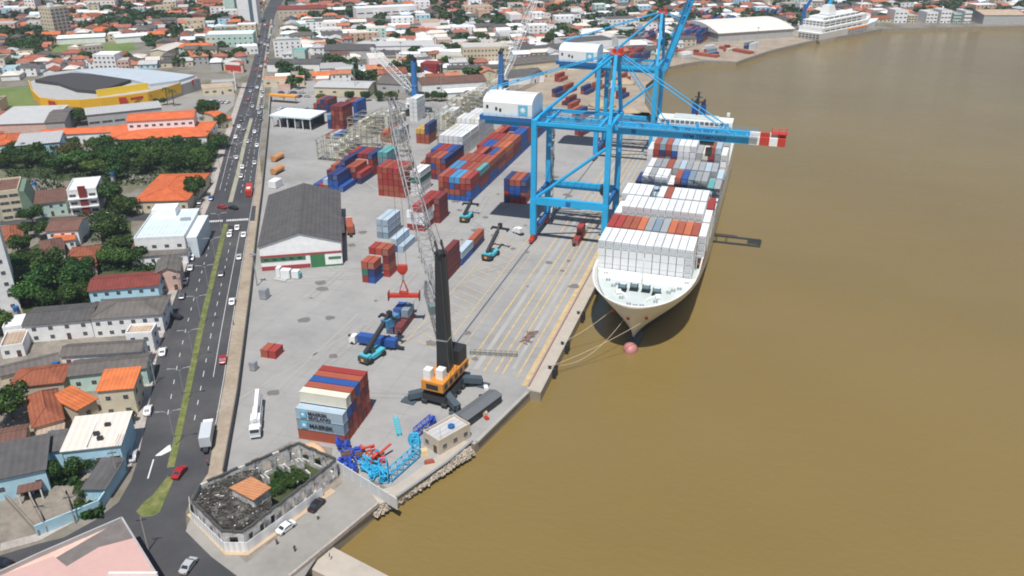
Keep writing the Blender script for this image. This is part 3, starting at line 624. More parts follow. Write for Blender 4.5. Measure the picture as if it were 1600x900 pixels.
        for y in (-1, 1): P('forestay', MB().tube([(AX[0] + .6, y * 1.6, 73), (G + 2.2 + 7.5, y * 3.4, 45.6 + 24)], .2, 6))
    return t
gantry(307, False, 'nearer blue gantry crane with its boom lowered over the container ship', 'a')
gantry(307 + 116.4, True, 'farther blue gantry crane with its boom raised up out of the picture', 'b')

# ================================================================ MOBILE HARBOUR CRANES
def mobile_crane(base, tipdir, tipr, tipz, label, ctower, cplat, cboom, th=42.5, platrot=0, sc=1, detail=True, pz=27):
    t = thing('harbour_crane', label, 'crane', (base[0], base[1], 0), 0, 'mobile harbour cranes on the quay')
    def P(name, b, mat): return b.build(name, mat, t)
    # chassis
    P('chassis', MB().box((0, 0, 1.5), (7, 14, 2.0), platrot).box((0, 0, 1.9), (4.6, 4.6, 3.0), platrot), m_black)
    cs, sn = math.cos(platrot), math.sin(platrot)
    rot = lambda x, y: (cs * x - sn * y, sn * x + cs * y)
    for sx in (-1, 1):
        for sy in (-1, 1):
            a = rot(sx * 2.5, sy * 4.5); c = rot(sx * 7.4, sy * 7.6)
            b = MB().beam((a[0], a[1], 2.9), (c[0], c[1], 1.9), 2.0, 1.7).cyl((c[0], c[1], .5), .4, 1.8, 8).box((c[0], c[1], .06), (4.0, 2.8, .4), platrot)
            P('outrigger', b, M('dark_blue_grey', (.07, .095, .115), .55, .15))
    w_ = MB()
    for sx in (-1, 1):
        for k in range(6):
            p = rot(sx * 3.0, -6.5 + k * 2.6); w_.wheel((p[0], p[1], .85), .85, 1.6, (cs, sn, 0), 12)
    P('wheel_set', w_, m_black)
    P('slew_ring', MB().cyl((0, 0, 4.6), 2.3, .7, 20), m_black)
    # slewing platform
    b = MB().box((0, 0, 5.3), (6.6, 15.5, 2.7), platrot, 0)
    P('slewing_platform', b, cplat)
    b = MB()
    for k in (-1, 1):
        for j in range(5):
            p = rot(k * 3.32, -6 + j * 3); b.box((p[0], p[1], 5.9), (.08, 1.6, 1.3), platrot)
    p = rot(0, -7.78); b.box((p[0], p[1], 5.8), (3.6, .08, 1.5), platrot); P('louvre', b, m_black)
    for x, y in ((-1.9, -5.9), (1.2, -4.6)):
        p = rot(x, y); P('equipment_cabinet', MB().box((p[0], p[1], 8.0), (2.1, 2.2, 2.9), platrot), m_pwhite)
    b = MB(); p = rot(.6, 5.2); b.box((p[0], p[1], 8), (4.6, 4.6, 4.4), platrot); P('winch_house', b, m_black)
    # tower (tapering box) and head
    def ring(z, a, dx=0, dy=0): return [(dx - a, dy - a * 1.1, z), (dx + a, dy - a * 1.1, z), (dx + a, dy + a * 1.1, z), (dx - a, dy + a * 1.1, z)]
    P('tower', MB().loft([ring(7.6, 1.75), ring(14, 1.6), ring(pz + 1, 1.45), ring(th - 3, 1.2), ring(th, 1.1)], closed=True), ctower)
    P('tower_band', MB().box((0, 0, 17.5), (3.3, 3.6, .35)), m_steel)
    d = Vector((tipdir[0], tipdir[1], 0)).normalized(); side = Vector((-d.y, d.x, 0))
    b = MB()
    for s in (-.8, .8):
        q = side * s; b.beam((q.x - d.x * 1.5, q.y - d.y * 1.5, th - .4), (q.x + d.x * 1.6, q.y + d.y * 1.6, th + 2.4), .35, 1.2)
        b.wheel((q.x + d.x * 1.5, q.y + d.y * 1.5, th + 2.2), .9, .3, side, 12); b.wheel((q.x - d.x * 1.3, q.y - d.y * 1.3, th + .4), .9, .3, side, 12)
    b.box((0, 0, th), (2.6, 2.6, .5)); P('tower_head', b, m_black)
    cb = d * 2.6 + side * 1.9; c_ = P('driver_cab', MB().box((cb.x, cb.y, pz - 2.6), (2.2, 2.2, 2.4), math.atan2(d.y, d.x)), M('cab_green_grey', (.16, .22, .22), .5, .1))
    wv = MB().box((cb.x + d.x * 1.13, cb.y + d.y * 1.13, pz - 2.1), (.06, 1.9, 1.5), math.atan2(d.y, d.x)); wv.build('cab_window', m_glass, c_)
    # lattice boom
    piv = d * 2.2 + Vector((0, 0, pz)); tip = d * tipr + Vector((0, 0, tipz)); ax = (tip - piv); Lb = ax.length; ax.normalize(); up_ = side.cross(ax).normalized()
    if up_.z < 0: up_ = -up_
    b = MB(); n = max(8, int(Lb / 3.2)); prev = None
    for k in range(n + 1):
        f = k / n; wd = 1.9 * min(1, .35 + f * 3.2) * min(1, (1 - f) * 4 + .45); hd = 1.8 * min(1, .3 + f * 4) * min(1, (1 - f) * 3.5 + .4)
        c = piv + ax * Lb * f; cn = [c + side * (a * wd) + up_ * (e * hd) for a, e in ((-1, -1), (1, -1), (1, 1), (-1, 1))]
        for i in range(4): b.tube([cn[i], cn[(i + 1) % 4]], .10, 4)
        if prev:
            for i in range(4): b.tube([prev[i], cn[i]], .17, 5); b.tube([prev[i], cn[(i + 1) % 4]], .085, 4)
        prev = cn
    for e in (-1, 1): b.wheel(tip + side * (.7 * e) + ax * .8, 1.0, .3, side, 12)
    P('lattice_boom', b, cboom)
    b = MB()
    for s in (-.7, .7):
        b.tube([side * s + d * 1.2 + Vector((0, 0, th + 2.3)), tip + side * s * .8], .07, 4); b.tube([side * s - d * 1.5 + Vector((0, 0, th + 1)), -d * 6 + side * s + Vector((0, 0, 10))], .07, 4)
        b.tube([side * s * .6 + d * .8 + Vector((0, 0, th + 1.8)), piv + ax * Lb * .42], .08, 4)
    P('pendant_line', b, m_cable)
    P('luffing_cylinder', MB().tube([d * 2.4 + Vector((0, 0, 14)), piv + ax * Lb * .2 + Vector((0, 0, -.8))], .42, 8), m_steel)
    return t, Vector((base[0], base[1], 0)) + tip, side
MB0 = (-76, 182)
mc, tip, sd_ = mobile_crane(MB0, (-27.6, 34.8), 44.6, 71.5, 'black mobile harbour crane with orange platform and grey lattice boom', m_black, M('crane_orange', (.62, .25, .035), .5, .1), M('boom_grey', (.24, .24, .25), .5, .1), platrot=R(-6))
# hanging red spreader with its ropes
sp = thing('container_spreader', 'red container spreader hanging from the lattice boom over the yard', 'spreader', (tip.x, tip.y, 9.5), YAW)
b = MB().box((0, 0, 0), (9.6, 1.7, 1.0)).box((0, 0, 1.0), (2.6, 1.4, .8)); b.build('frame', m_pred, sp)
for s in (-1, 1): MB().box((s * 4.9, 0, -.9), (.35, 2.7, 2.6)).build('end_beam', M('spreader_dark_red', (.2, .03, .02), .6, .1), sp)
b = MB()
for a, c in ((-1.4, -.6), (1.4, -.6), (1.4, .6), (-1.4, .6)): b.tube([(a, c, 1.6), (0, 0, 6.0)], .16, 5)
b.build('sling', m_pred, sp); MB().box((0, 0, 6.0), (.7, .7, 2.0)).build('hook', m_steel, sp)
MB().loft([[(-.7, -.5, 8), (.7, -.5, 8), (.7, .5, 8), (-.7, .5, 8)], [(-1.6, -.7, 9.3), (1.6, -.7, 9.3), (1.6, .7, 9.3), (-1.6, .7, 9.3)], [(-1.5, -.7, 11), (1.5, -.7, 11), (1.5, .7, 11), (-1.5, .7, 11)]], closed=True).build('hook_block', m_pred, sp)
b = MB()
for s in (-1, 1): b.tube([(s * 1.3, 0, 10.5), (s * .7, 0, tip.z - 10.5)], .05, 4)
b.build('hoist_rope', m_cable, sp)
B2 = at(650, 178); B3 = at(783, 158)
mobile_crane(B2, (-1, .55), 42, 34, 'blue tower harbour crane left, its white boom lowered toward the town', M('tower_blue', (.03, .17, .45), .5, .12), m_pwhite, M('boom_white', (.75, .76, .76), .5, .1), th=33, sc=1, pz=14)
mobile_crane(B3, (.25, 1), 46, 62, 'blue tower harbour crane right, its white boom raised high', _m['tower_blue'], m_pwhite, _m['boom_white'], th=31, pz=14)

# ================================================================ CONTAINER SHIP
m_hull = M('ship_pale_grey', (.80, .79, .74), .5, .08, .15); m_hulld = M('ship_green_black', (.045, .055, .06), .5, .15, .2); m_deck = M('ship_deck_white', (.54, .60, .58), .6, .18, .3); m_bulb = M('bulb_pink', (.46, .19, .18), .5, .15, .5)
cs_ = thing('container_ship', 'long container ship moored at the quay, loaded with white and coloured containers', 'ship', (-32, 235, -3), 0)
def hull():
    # levels from keel line to rail; each level: stem position, entrance length, fullness
    lv = []
    for k in range(15):
        u = k / 14; z = -3 + 18.2 * u          # z relative to world; subtract origin later
        stem = -1 - 13.5 * u ** .664; L = 116.7 - 86.76 * u ** .338; fin = 1.879 - 1.413 * u ** .485
        lv.append((z, stem, L, fin))
    secs = []
    ds = [0, .008, .025, .05, .085, .13, .19, .27, .36, .47, .6, .78, 1.0]
    for z, stem, L, fin in lv:
        zz = z + 3; half = 16.9
        right = [(half * (1 - (1 - t) ** 2.0) ** fin, stem + t * L) for t in ds]
        zs = zz if z < 11 else zz                     # sheer handled below
        aft = [(half, 150), (half, 190), (half * .93, 212), (half * .72, 219)]
        lefts = [(-x, y) for x, y in right[1:]] + [(-x, y) for x, y in aft]
        loop = [(x, y) for x, y in lefts[::-1]] + right + aft
        def zf(y):
            if zz < 13: return zz
            k = max(0, min(1, (y - 16) / 10)); return zz * (1 - k) + min(zz, 13 + (zz - 13) * .25) * k
        secs.append([(x, y, zf(y)) for x, y in loop])
    return secs
sec = hull(); n = len(sec[0])
hb = MB(); hb.loft(sec, cap=False, closed=True)
# colour split: the bottom level band is dark
for i in range(len(hb.f)):
    if i // n < 1: hb.m[i] = 1
ho = hb.build('hull', [m_hull, m_hulld], cs_, smooth=True)
mod = ho.modifiers.new('thickness', 'SOLIDIFY'); mod.thickness = .35; mod.offset = -1
# decks
def deckpoly(zl, sh=.5):
    out = []
    for (x, y, z) in sec[zl]: out.append((x * (1 - sh / 17), y + (sh if y < 40 else 0)))
    return out
top = sec[-1]; d7 = sec[11]
fp = [(x * .975, y + .35) for x, y, z in d7 if y < 16.2]
fd = MB().prism(fp, 14.6, 14.9); fd.build('forecastle_deck', m_deck, cs_)
MB().prism([(-16.0, 18), (16.0, 18)] + [(16.4, 40), (16.4, 200), (12, 216), (-12, 216), (-16.4, 200), (-16.4, 40)], 12.6, 13.0).build('main_deck', m_deck, cs_)
MB().loft([[(-14.2, 9.5, 14.95), (-15.8, 15.4, 15.5), (-15.8, 15.8, 15.5), (-15.6, 15.8, 13)], [(14.2, 9.5, 14.95), (15.8, 15.4, 15.5), (15.8, 15.8, 15.5), (15.6, 15.8, 13)]], closed=True).build('breakwater', m_pwhite, cs_)
MB().tube([(0, 3, -.6), (0, -2.5, -.2), (0, -8.3, .1)], 2.5, 14, r2=2.0).build('bow_bulb_neck', m_hulld, cs_, smooth=True)
bl = MB(); secs = []
for k in range(7):
    a = k / 6 * math.pi / 2; r = 2.35 * math.cos(a); y = -8.0 - 3.2 * math.sin(a); secs.append([(r * 1.0 * math.cos(j * math.pi / 8), y, .2 + max(r, .02) * math.sin(j * math.pi / 8)) for j in range(16)])
bl.loft(secs, closed=True).build('bulbous_bow', m_bulb, cs_, smooth=True)
# mooring gear on the forecastle
gearm = M('deck_machinery', (.07, .14, .17), .5, .2)
for x, y in ((-5.4, 2.6), (5.4, 2.6), (-1.9, 4.0), (1.9, 4.0)):
    b = MB().wheel((x, y, 16), .8, 2.2, (1, 0, 0), 14).box((x, y - .2, 14.9), (2.8, 2.4, .45), mi=1); b.wheel((x + 1.1, y, 16), 1.15, .2, (1, 0, 0), 14, 1).wheel((x - 1.1, y, 16), 1.15, .2, (1, 0, 0), 14, 1).box((x + .2, y + 1.3, 15), (1.5, .8, 1.1), mi=1); b.build('mooring_winch', [gearm, m_black], cs_)
for s in (-1, 1):
    b = MB().tube([(s * 5.2, 0.4, 15.2), (s * 3.6, -1.8, 15.2), (s * 3.0, -3.5, 15.2)], .4, 6).wheel((s * 6.2, -.4, 15.6), .9, 1.6, (1, .4, 0), 12); b.build('anchor_windlass', m_pwhite, cs_)
b = MB()
for x, y in ((-9, 4), (-8, 5.5), (8.6, 4.2), (9.8, 6), (-2, -7.6), (0, -8), (2, -7.6), (-5, -3.8), (5.6, -3.4), (-11.5, 8), (11.5, 8), (-13.2, 12.6), (13.2, 12.6)): b.cyl((x, y, 14.9), .32, .9, 8).cyl((x + .8, y + .1, 14.9), .32, .9, 8)
b.build('bollards', m_steel, cs_)
MB().cyl((0, 7.8, 14.9), .25, 9.5, 8).box((0, 7.8, 23), (2.4, .2, .25)).build('foremast', m_pwhite, cs_)
for x, y in ((-6.6, -7.4), (4.4, -9.6), (-.9, -11.4)): MB().box((x, y + .0, 12.0), (.9, .25, .8)).build('fairlead', m_pred, cs_)
b = MB()                                               # bulwark rail and stanchions along the right side
for s in (-1, 1):
    b.tube([(s * 16.7, 22, 15.3), (s * 16.7, 196, 14.9)], .12, 5); b.tube([(s * 16.7, 22, 14.6), (s * 16.7, 196, 14.2)], .08, 4)
    for y in range(24, 196, 6): b.tube([(s * 16.7, y, 13), (s * 16.7, y, 15.3)], .1, 4)
b.build('railing', m_pwhite, cs_)
for y in (29, 42.8, 56.6, 71.5, 87, 101, 114.8, 130):
    b = MB()
    for x in range(-15, 16, 5): b.box((x, y, 13), (.4, .5, 6.5))
    b.box((0, y, 18.2), (32.4, .6, .3)); b.build('lashing_bridge', M('lashing_steel', (.45, .46, .46), .6, .15), cs_)
# superstructure: world y 381..394 -> local 146..159
sw = M('ship_white', (.80, .81, .80), .5, .04)
ss = thing('superstructure', None, None); ss.parent = cs_
MB().box((0, 152, 13), (31.5, 11, 19)).build('accommodation', sw, ss)
MB().box((0, 151, 32), (33.5, 9, 2.9)).build('wheelhouse', sw, ss); MB().box((0, 151.5, 34.9), (20, 8, .5)).build('roof', m_deck, ss)
for k in range(14): MB().box((-14.3 + k * 2.2, 146.4, 33.1), (1.7, .2, 1.2)).build('window', m_glass, ss)
for z in (17, 20, 23, 26, 29):
    for k in range(8): MB().box((-13 + k * 3.7, 146.42, z), (1.1, .12, 1)).build('window', m_glass, ss)
b = MB()
for s in (-1, 1): b.loft([[(s * 16, 160, 27), (s * 9, 158, 31.5), (s * 6, 166, 31.5), (s * 14, 168, 27)], [(s * 16, 160, 27.6), (s * 9, 158, 32.1), (s * 6, 166, 32.1), (s * 14, 168, 27.6)]], closed=True)
MB().box((0, 163, 13), (29, 12, 16)).build('engine_casing', sw, ss)
MB().box((0, 176, 13), (30, 14, 10)).build('aft_house', sw, ss)
for s in (-1.9, 1.9):
    f = MB().loft([[(s + a * 1.25, 163 + c * 1.8, z) for a, c in ((-1, -1), (1, -1), (1, 1), (-1, 1))] for z in (29, 38.4)], closed=True).build('funnel', M('funnel_blue', (.02, .06, .30), .5, .1), cs_)
    MB().cyl((s, 163, 38.4), .9, 1.6, 10).cyl((s + .5, 164, 38.4), .4, 2.4, 8).build('exhaust', m_black, f)
MB().cyl((0, 155, 35), .5, 11, 8).box((0, 155, 41), (6.5, .4, .5)).box((0, 155, 43.4), (3.5, .4, .4)).cyl((-2.8, 155, 41), .35, 1.6, 8).cyl((2.8, 155, 41), .35, 1.6, 8).build('radar_mast', m_black, cs_)
for s in (-1, 1): MB().tube([(s * 13.5, 158, 24.5), (s * 13.5, 166, 24.5)], 1.1, 8).build('lifeboat', M('lifeboat_orange', (.7, .2, .04), .5, .1), cs_)
MB().cyl((14, 158, 34.9), .8, 1.6, 10).build('satellite_dome', sw, cs_)
# mooring lines
def sag(a, c, s, n=10): return [tuple(a[i] + (c[i] - a[i]) * k / n - (s * 4 * (k / n) * (1 - k / n) if i == 2 else 0) for i in range(3)) for k in range(n + 1)]
m_rope = M('mooring_rope', (.50, .43, .31), .9, .1)
bol = []
for i, (p, lab) in enumerate((((868, 578), 'black bollard and fender at the near quay corner'), ((888, 540), 'black bollard and fender second from the near quay corner'), ((912, 492), 'black bollard and fender beside the bow shadow'))):
    A = at(*p); X = -50.9; t = thing('quay_fender', lab, 'fender', (X, A[1], 0), 0, 'fenders along the quay edge'); MB().box((-.9, 0, .06), (.5, .5, .7)).box((-.9, 0, .7), (1, .7, .25)).build('bollard', m_black, t); MB().cyl((.55, 0, -2.6), .55, 2.9, 12).cyl((.55, 1.9, -2.6), .55, 2.9, 12).build('fender_body', m_black, t); bol.append((X - .9, A[1], .8))
for i, (a, c, s, lab) in enumerate((((-38.7, 227.6, 9.4), bol[1], .8, 'taut mooring rope from the bow to the second bollard'), ((-27.4, 225.6, 9), bol[0], 1.0, 'long mooring rope crossing in front of the bow'), ((-34.4, 225.4, 8), (bol[0][0], bol[0][1] + 1, .8), 5, 'slack mooring rope dipping close to the water'), ((-46.5, 243, 10), bol[2], .4, 'short mooring rope near the left of the bow'))):
    tag(MB().tube(sag(a, c, s), .075, 5).build('mooring_rope', m_rope), lab, 'rope', 'mooring ropes of the container ship')
for i in range(8):
    y = 262 + i * 26; t = thing('quay_fender', 'black fender on the quay wall beside the ship, %s from the bow' % ordn(i), 'fender', (-50.9, y, 0), 0, 'fenders along the quay edge'); MB().cyl((.55, 0, -2.6), .55, 2.9, 12).cyl((.55, 1.9, -2.6), .55, 2.9, 12).build('fender_body', m_black, t)
# cruise ship on the far wharf
A = at(1281, 69, -3); B = at(1388, 45, -3); D = Vector((B[0] - A[0], B[1] - A[1])); LL = D.length; rz = math.atan2(D.y, D.x)
cr = thing('cruise_ship', 'white cruise ship moored at the far wharf, stern toward the viewer', 'ship', (A[0], A[1], -3), rz); cr.scale = (1, 1, .84)
NB = 13.0
def crs(z, f0, f1, hw): return [(f0, NB - hw, z), (LL * .66, NB - hw, z), (LL * .86, NB - hw * .62, z), (f1, NB, z), (LL * .86, NB + hw * .62, z), (LL * .66, NB + hw, z), (f0, NB + hw, z)]
MB().loft([crs(-1, 4, LL - 8, 11), crs(4, 1, LL - 4, 12), crs(11, 0, LL + 2, 12.6)], closed=True).build('hull', sw, cr)
MB().box((LL * .34, NB, 11), (LL * .64, 24, 5)).loft([[(LL * .66, NB - 12, z_), (LL * .88, NB, z_), (LL * .66, NB + 12, z_)] for z_ in (11, 16)], closed=True).build('lower_decks', sw, cr); MB().box((LL * .345, NB, 16), (LL * .60, 21.5, 7)).build('upper_decks', sw, cr); MB().box((LL * .32, NB, 23), (LL * .46, 17, 3.4)).build('top_deck', sw, cr)
MB().loft([[(LL * .22 + a, NB + c, 27) for a, c in ((-6, -5), (9, -5), (9, 5), (-6, 5))], [(LL * .22 + a, NB + c, 37) for a, c in ((-5, -3.5), (4, -3.5), (4, 3.5), (-5, 3.5))]], closed=True).build('funnel', sw, cr)
MB().cyl((LL * .7, NB, 27), .6, 10, 8).build('mast', sw, cr)
for z in (12.2, 17.2, 20.2, 24.2):
    for k in range(7):
        x = LL * .09 + k * LL * .075; MB().box((x, NB - (12.02 if z < 16 else 10.77 if z < 23 else 8.52), z), (LL * .06, .16, 1.1)).build('window', m_glass, cr)
for z in (5, 8, 12.2, 15, 18.5, 21):
    for k in range(6): MB().box((LL * .03 - (.0 if z < 11 else 0) if z > 11 else .3, NB - 9.5 + k * 3.6, z), (.25 if z < 11 else .2, 2.4, 1.2)).build('balcony', m_glass, cr)
for k in range(6): MB().tube([(LL * .38 + k * 6.5, NB - 12.9, 9.4), (LL * .38 + k * 6.5 + 4.6, NB - 12.9, 9.4)], 1.0, 6).build('lifeboat', M('lifeboat_orange'), cr)
# ================================================================ BUILDINGS
WALL = {'white': (.85, .85, .84), 'cream': (.66, .58, .42), 'pale blue': (.44, .68, .79), 'pink': (.68, .46, .38), 'beige': (.55, .47, .37), 'mint': (.50, .66, .58), 'grey': (.42, .42, .41), 'yellow': (.72, .52, .2), 'peach': (.62, .42, .3)}
ROOF = {'orange': (.56, .15, .045), 'bright orange': (.60, .135, .042), 'rust': (.28, .085, .042), 'brown': (.15, .075, .055), 'dark': (.095, .090, .088), 'grey': (.125, .112, .10), 'light grey': (.45, .45, .45), 'white': (.78, .79, .80), 'ice blue': (.66, .76, .82), 'pale pink': (.80, .52, .46), 'red': (.20, .042, .032), 'terracotta': (.46, .17, .09), 'dusty red': (.36, .12, .08), 'teal': (.10, .36, .36), 'tan': (.45, .34, .25), 'bone': (.70, .64, .57)}
def wm(c): return M('wall_' + c.replace(' ', '_'), WALL[c], .85, .2, .35, rand=.06, s2=1.6)
def rm(c):
    tile = c in ('orange', 'bright orange', 'rust', 'brown', 'red', 'tan', 'terracotta', 'dusty red')
    return M('roof_' + c.replace(' ', '_'), ROOF[c], .85 if tile else .7, .42 if tile or c in ('dark', 'grey') else .14, .3, rand=.12, stripe=('X', 1.1 if tile else 1.6, .10 if tile else .06), s2=2.2)
m_trim = M('trim_white', (.72, .72, .70), .7, .1)
_b = MB().box((0, .04, 0), (1.0, .16, 1.0)); _b2 = MB(); _b2.box((0, .02, 0), (1.0, .12, 1.0), mi=0); _b2.box((0, -.03, .08), (.86, .1, .84), mi=1); _b2.box((0, -.09, .47), (.86, .03, .05), mi=0); _b2.box((0, -.09, .08), (.05, .03, .84), mi=0)
win_me = _b2.mesh('window', [M('window_frame', (.30, .29, .28), .7, .1), m_glass]); _b3 = MB().box((0, 0, 0), (1, .14, 1), mi=0).box((.3, -.08, .45), (.06, .06, .1), mi=1); door_me = _b3.mesh('door', [M('door_brown', (.10, .06, .04), .7, .15), m_steel])
def roof_mesh(kind, W, D, h, rh, mats, ov=.45, th=.18, wallm=None, gable_ins=.0):
    b = MB(); x0, x1, y0, y1 = -ov, W + ov, -ov, D + ov
    def slab(pts, mi=0):
        n = len(pts); vs = [p for p in pts] + [(p[0], p[1], p[2] - th) for p in pts]
        b.add(vs, [tuple(range(n)), tuple(range(n, 2 * n))[::-1]] + [(i, n + i, n + (i + 1) % n, (i + 1) % n) for i in range(n)], mi)
    z = h + th
    if kind == 'gable':
        ym = D / 2; slab([(x0, y0, z), (x1, y0, z), (x1, ym, z + rh), (x0, ym, z + rh)]); slab([(x1, y1, z), (x0, y1, z), (x0, ym, z + rh), (x1, ym, z + rh)])
        b.box(((x0 + x1) / 2, ym, z + rh - .06), (x1 - x0, .4, .16), mi=1)
    elif kind == 'gabley':
        xm = W / 2; slab([(x0, y1, z), (x0, y0, z), (xm, y0, z + rh), (xm, y1, z + rh)]); slab([(x1, y0, z), (x1, y1, z), (xm, y1, z + rh), (xm, y0, z + rh)])
        b.box((xm, (y0 + y1) / 2, z + rh - .06), (.4, y1 - y0, .16), mi=1)
    elif kind == 'shed': slab([(x0, y0, z), (x1, y0, z), (x1, y1, z + rh), (x0, y1, z + rh)])
    elif kind == 'hip':
        if W >= D: k = D / 2; r0, r1 = (x0 + k + ov, D / 2, z + rh), (x1 - k - ov, D / 2, z + rh)
        else: k = W / 2; r0, r1 = (W / 2, y0 + k + ov, z + rh), (W / 2, y1 - k - ov, z + rh)
        if W >= D: qs = [[(x0, y0, z), (x1, y0, z), r1, r0], [(x1, y1, z), (x0, y1, z), r0, r1], [(x0, y1, z), (x0, y0, z), r0], [(x1, y0, z), (x1, y1, z), r1]]
        else: qs = [[(x0, y1, z), (x0, y0, z), r0, r1], [(x1, y0, z), (x1, y1, z), r1, r0], [(x0, y0, z), (x1, y0, z), r0], [(x1, y1, z), (x0, y1, z), r1]]
        for q in qs: slab(q)
        b.beam(r0, r1, .4, .3, 1)
        for cnr, rr_ in (((x0, y0, z), r0), ((x1, y1, z), r1), ((x1, y0, z), r1 if W >= D else r0), ((x0, y1, z), r0 if W >= D else r1)): b.beam(cnr, rr_, .3, .25, 1)
    else:                                             # flat with parapet
        b.box((W / 2, D / 2, h - .05), (W - .5, D - .5, .2), mi=0)
        for c, d in (((W / 2, .13, h), (W, .26, .8)), ((W / 2, D - .13, h), (W, .26, .8)), ((.13, D / 2, h), (.26, D - .53, .8)), ((W - .13, D / 2, h), (.26, D - .53, .8))): b.box(c, d, mi=1)
    return b.mesh('roof', mats)
def walls(W, D, h, kind, rh, wmat):
    b = MB()
    if kind in ('gable', 'gabley', 'shed'):
        b.box((W / 2, D / 2, -.3), (W, D, h + .3 - .02))
        e = .02
        if kind == 'gable':
            for x in (e, W - .2 - e): b.prism([(0, 0)], 0, 0) if False else b.add([(x, e, h - .03), (x, D - e, h - .03), (x, D / 2, h + rh * .96), (x + .2, e, h - .03), (x + .2, D - e, h - .03), (x + .2, D / 2, h + rh * .96)], [(0, 1, 2), (5, 4, 3), (0, 2, 5, 3), (1, 4, 5, 2)])
        if kind == 'gabley':
            for y in (e, D - .2 - e): b.add([(e, y, h - .03), (W - e, y, h - .03), (W / 2, y, h + rh * .96), (e, y + .2, h - .03), (W - e, y + .2, h - .03), (W / 2, y + .2, h + rh * .96)], [(0, 1, 2), (5, 4, 3), (0, 2, 5, 3), (1, 4, 5, 2)])
        if kind == 'shed': b.add([(e, e, h - .03), (e, D - e, h - .03), (e, D - e, h + rh * .97), (W - e, e, h - .03), (W - e, D - e, h - .03), (W - e, D - e, h + rh * .97)], [(0, 1, 2), (5, 4, 3), (1, 4, 5, 2), (0, 2, 5, 3)])
    else: b.box((W / 2, D / 2, -.3), (W, D, h + .3 - .06))
    return b
FOOT = []      # occupied footprints (centre, radius)
def building(label, fl, fr, bl, h, kind, wall, roof, rh=1.8, cat='house', name='house', win=None, rwin=0, group=None, world=None, door=True, ridgec=None, ws=1.25, roofmat2=None, dmin=3):
    if world: (ox, oy), W, D, rz = world
    else:
        a = Vector(at(*fl, h)); b_ = Vector(at(*fr, h)); c = Vector(at(*bl, h)); u = (b_ - a); W = u.length; u.normalize(); v = Vector((-u.y, u.x)); D = max(dmin, (c - a).dot(v)); ox, oy = a; rz = math.atan2(u.y, u.x)
    t = thing(name, label, cat, (ox, oy, 0), rz, group)
    w_ = walls(W, D, h, kind, rh, None).build('wall', wm(wall), t)
    inst(roof_mesh(kind, W, D, h, rh, [rm(roof), rm(ridgec) if ridgec else (wm(wall) if kind == 'flat' else rm(roof))]), 'roof', t)
    fl_n = max(1, int((h - .3) / 2.9)) if win is None or win[1] is None else win[1]
    nw = (max(1, int(W / 4.2)) if win is None else win[0])
    for f in range(fl_n):
        z = (1.0 + f * (h / fl_n)) if fl_n > 1 else h * .42
        for k in range(nw):
            x = W * (k + .5) / nw
            if f == 0 and door and k == nw // 2: inst(door_me, 'door', t, (x, -.06, 0), 0, (1.1, 1, 2.2)); continue
            inst(win_me, 'window', t, (x, -.08, z), 0, (ws, 1, 1.15))
        for k in range(rwin): inst(win_me, 'window', t, (W + .08, D * (k + .5) / rwin, z), R(90), (ws, 1, 1.15))
    cs, sn = math.cos(rz), math.sin(rz); cx, cy = ox + cs * W / 2 - sn * D / 2, oy + sn * W / 2 + cs * D / 2
    FOOT.append((cx, cy, math.hypot(W, D) / 2 * .8, (ox, oy, W, D, rz)))
    return t, W, D
def local(t, x, y):
    rz = t.rotation_euler.z; return (t.location.x + math.cos(rz) * x - math.sin(rz) * y, t.location.y + math.sin(rz) * x + math.cos(rz) * y)
# --- near-left quarter, from the photo
building('tall white slab block with pale roof cut by the left edge of the photo', (-75, 372), (-2, 360), (-60, 345), 28, 'flat', 'white', 'light grey', cat='building', name='apartment_block', win=(3, 7))
tA, W, D = building('long dark roofed light blue warehouse behind the walled yard at lower left', (-18, 752), (70, 733), (-15, 702), 6, 'shed', 'pale blue', 'dark', .8, win=(3, 1), cat='warehouse', name='warehouse')
MB().box((W * .68, -1.6, 3.0), (W * .44, 3.2, .2)).build('awning', rm('brown'), tA)
for k in range(3): MB().box((W * .48 + k * W * .2, -3.0, 0), (.3, .3, 3)).build('post', m_trim, tA)
for k in range(2): MB().box((W * .58 + k * W * .2, -.1, .1), (W * .15, .1, 2.5)).build('dark_opening', m_black, tA)  # black panels paint the shade inside the openings under the awning
tB, W, D = building('big cream flat roofed warehouse with light blue walls beside the avenue', (97, 705), (187, 695), (105, 657), 7, 'shed', 'pale blue', 'bone', .5, win=(4, 1), door=False, cat='warehouse', name='warehouse', ws=2.4)
MB().box((W * .34, -.08, 0), (4, .16, 4.2)).build('door', M('roller_door_blue', (.22, .32, .42), .6, .1, stripe=('Z', .3, .1)), tB)
MB().box((W * .42, D * .5, 7.55), (.35, D, .12)).build('roof_seam', m_trim, tB)
for x, y in ((.66, .62), (.52, .36), (.62, .2)): MB().box((W * x, D * y, 7.4), (1.3, .9, .8)).build('roof_vent', m_black, tB)
building('small dark roofed light blue annex left of the cream roofed warehouse', (68, 707), (95, 703), (70, 680), 5, 'shed', 'pale blue', 'dark', .6, win=(1, 1))
building('dark tiled open garage inside the walled yard by the avenue', (130, 764), (164, 764), (138, 720), 3.4, 'shed', 'pale blue', 'dark', .5, win=(0, 1), cat='garage', name='garage')
bw = MB(); Wl = PP([(58, 838), (115, 815), (158, 797), (168, 782), (178, 752), (190, 722)]); h_ = 2.9
for i in range(len(Wl) - 1): bw.beam((*Wl[i], h_ / 2), (*Wl[i + 1], h_ / 2), .3, h_)
tag(bw.build('boundary_wall', wm('pale blue')), 'light blue painted wall round the corner yard at lower left', 'wall')
bw = MB()
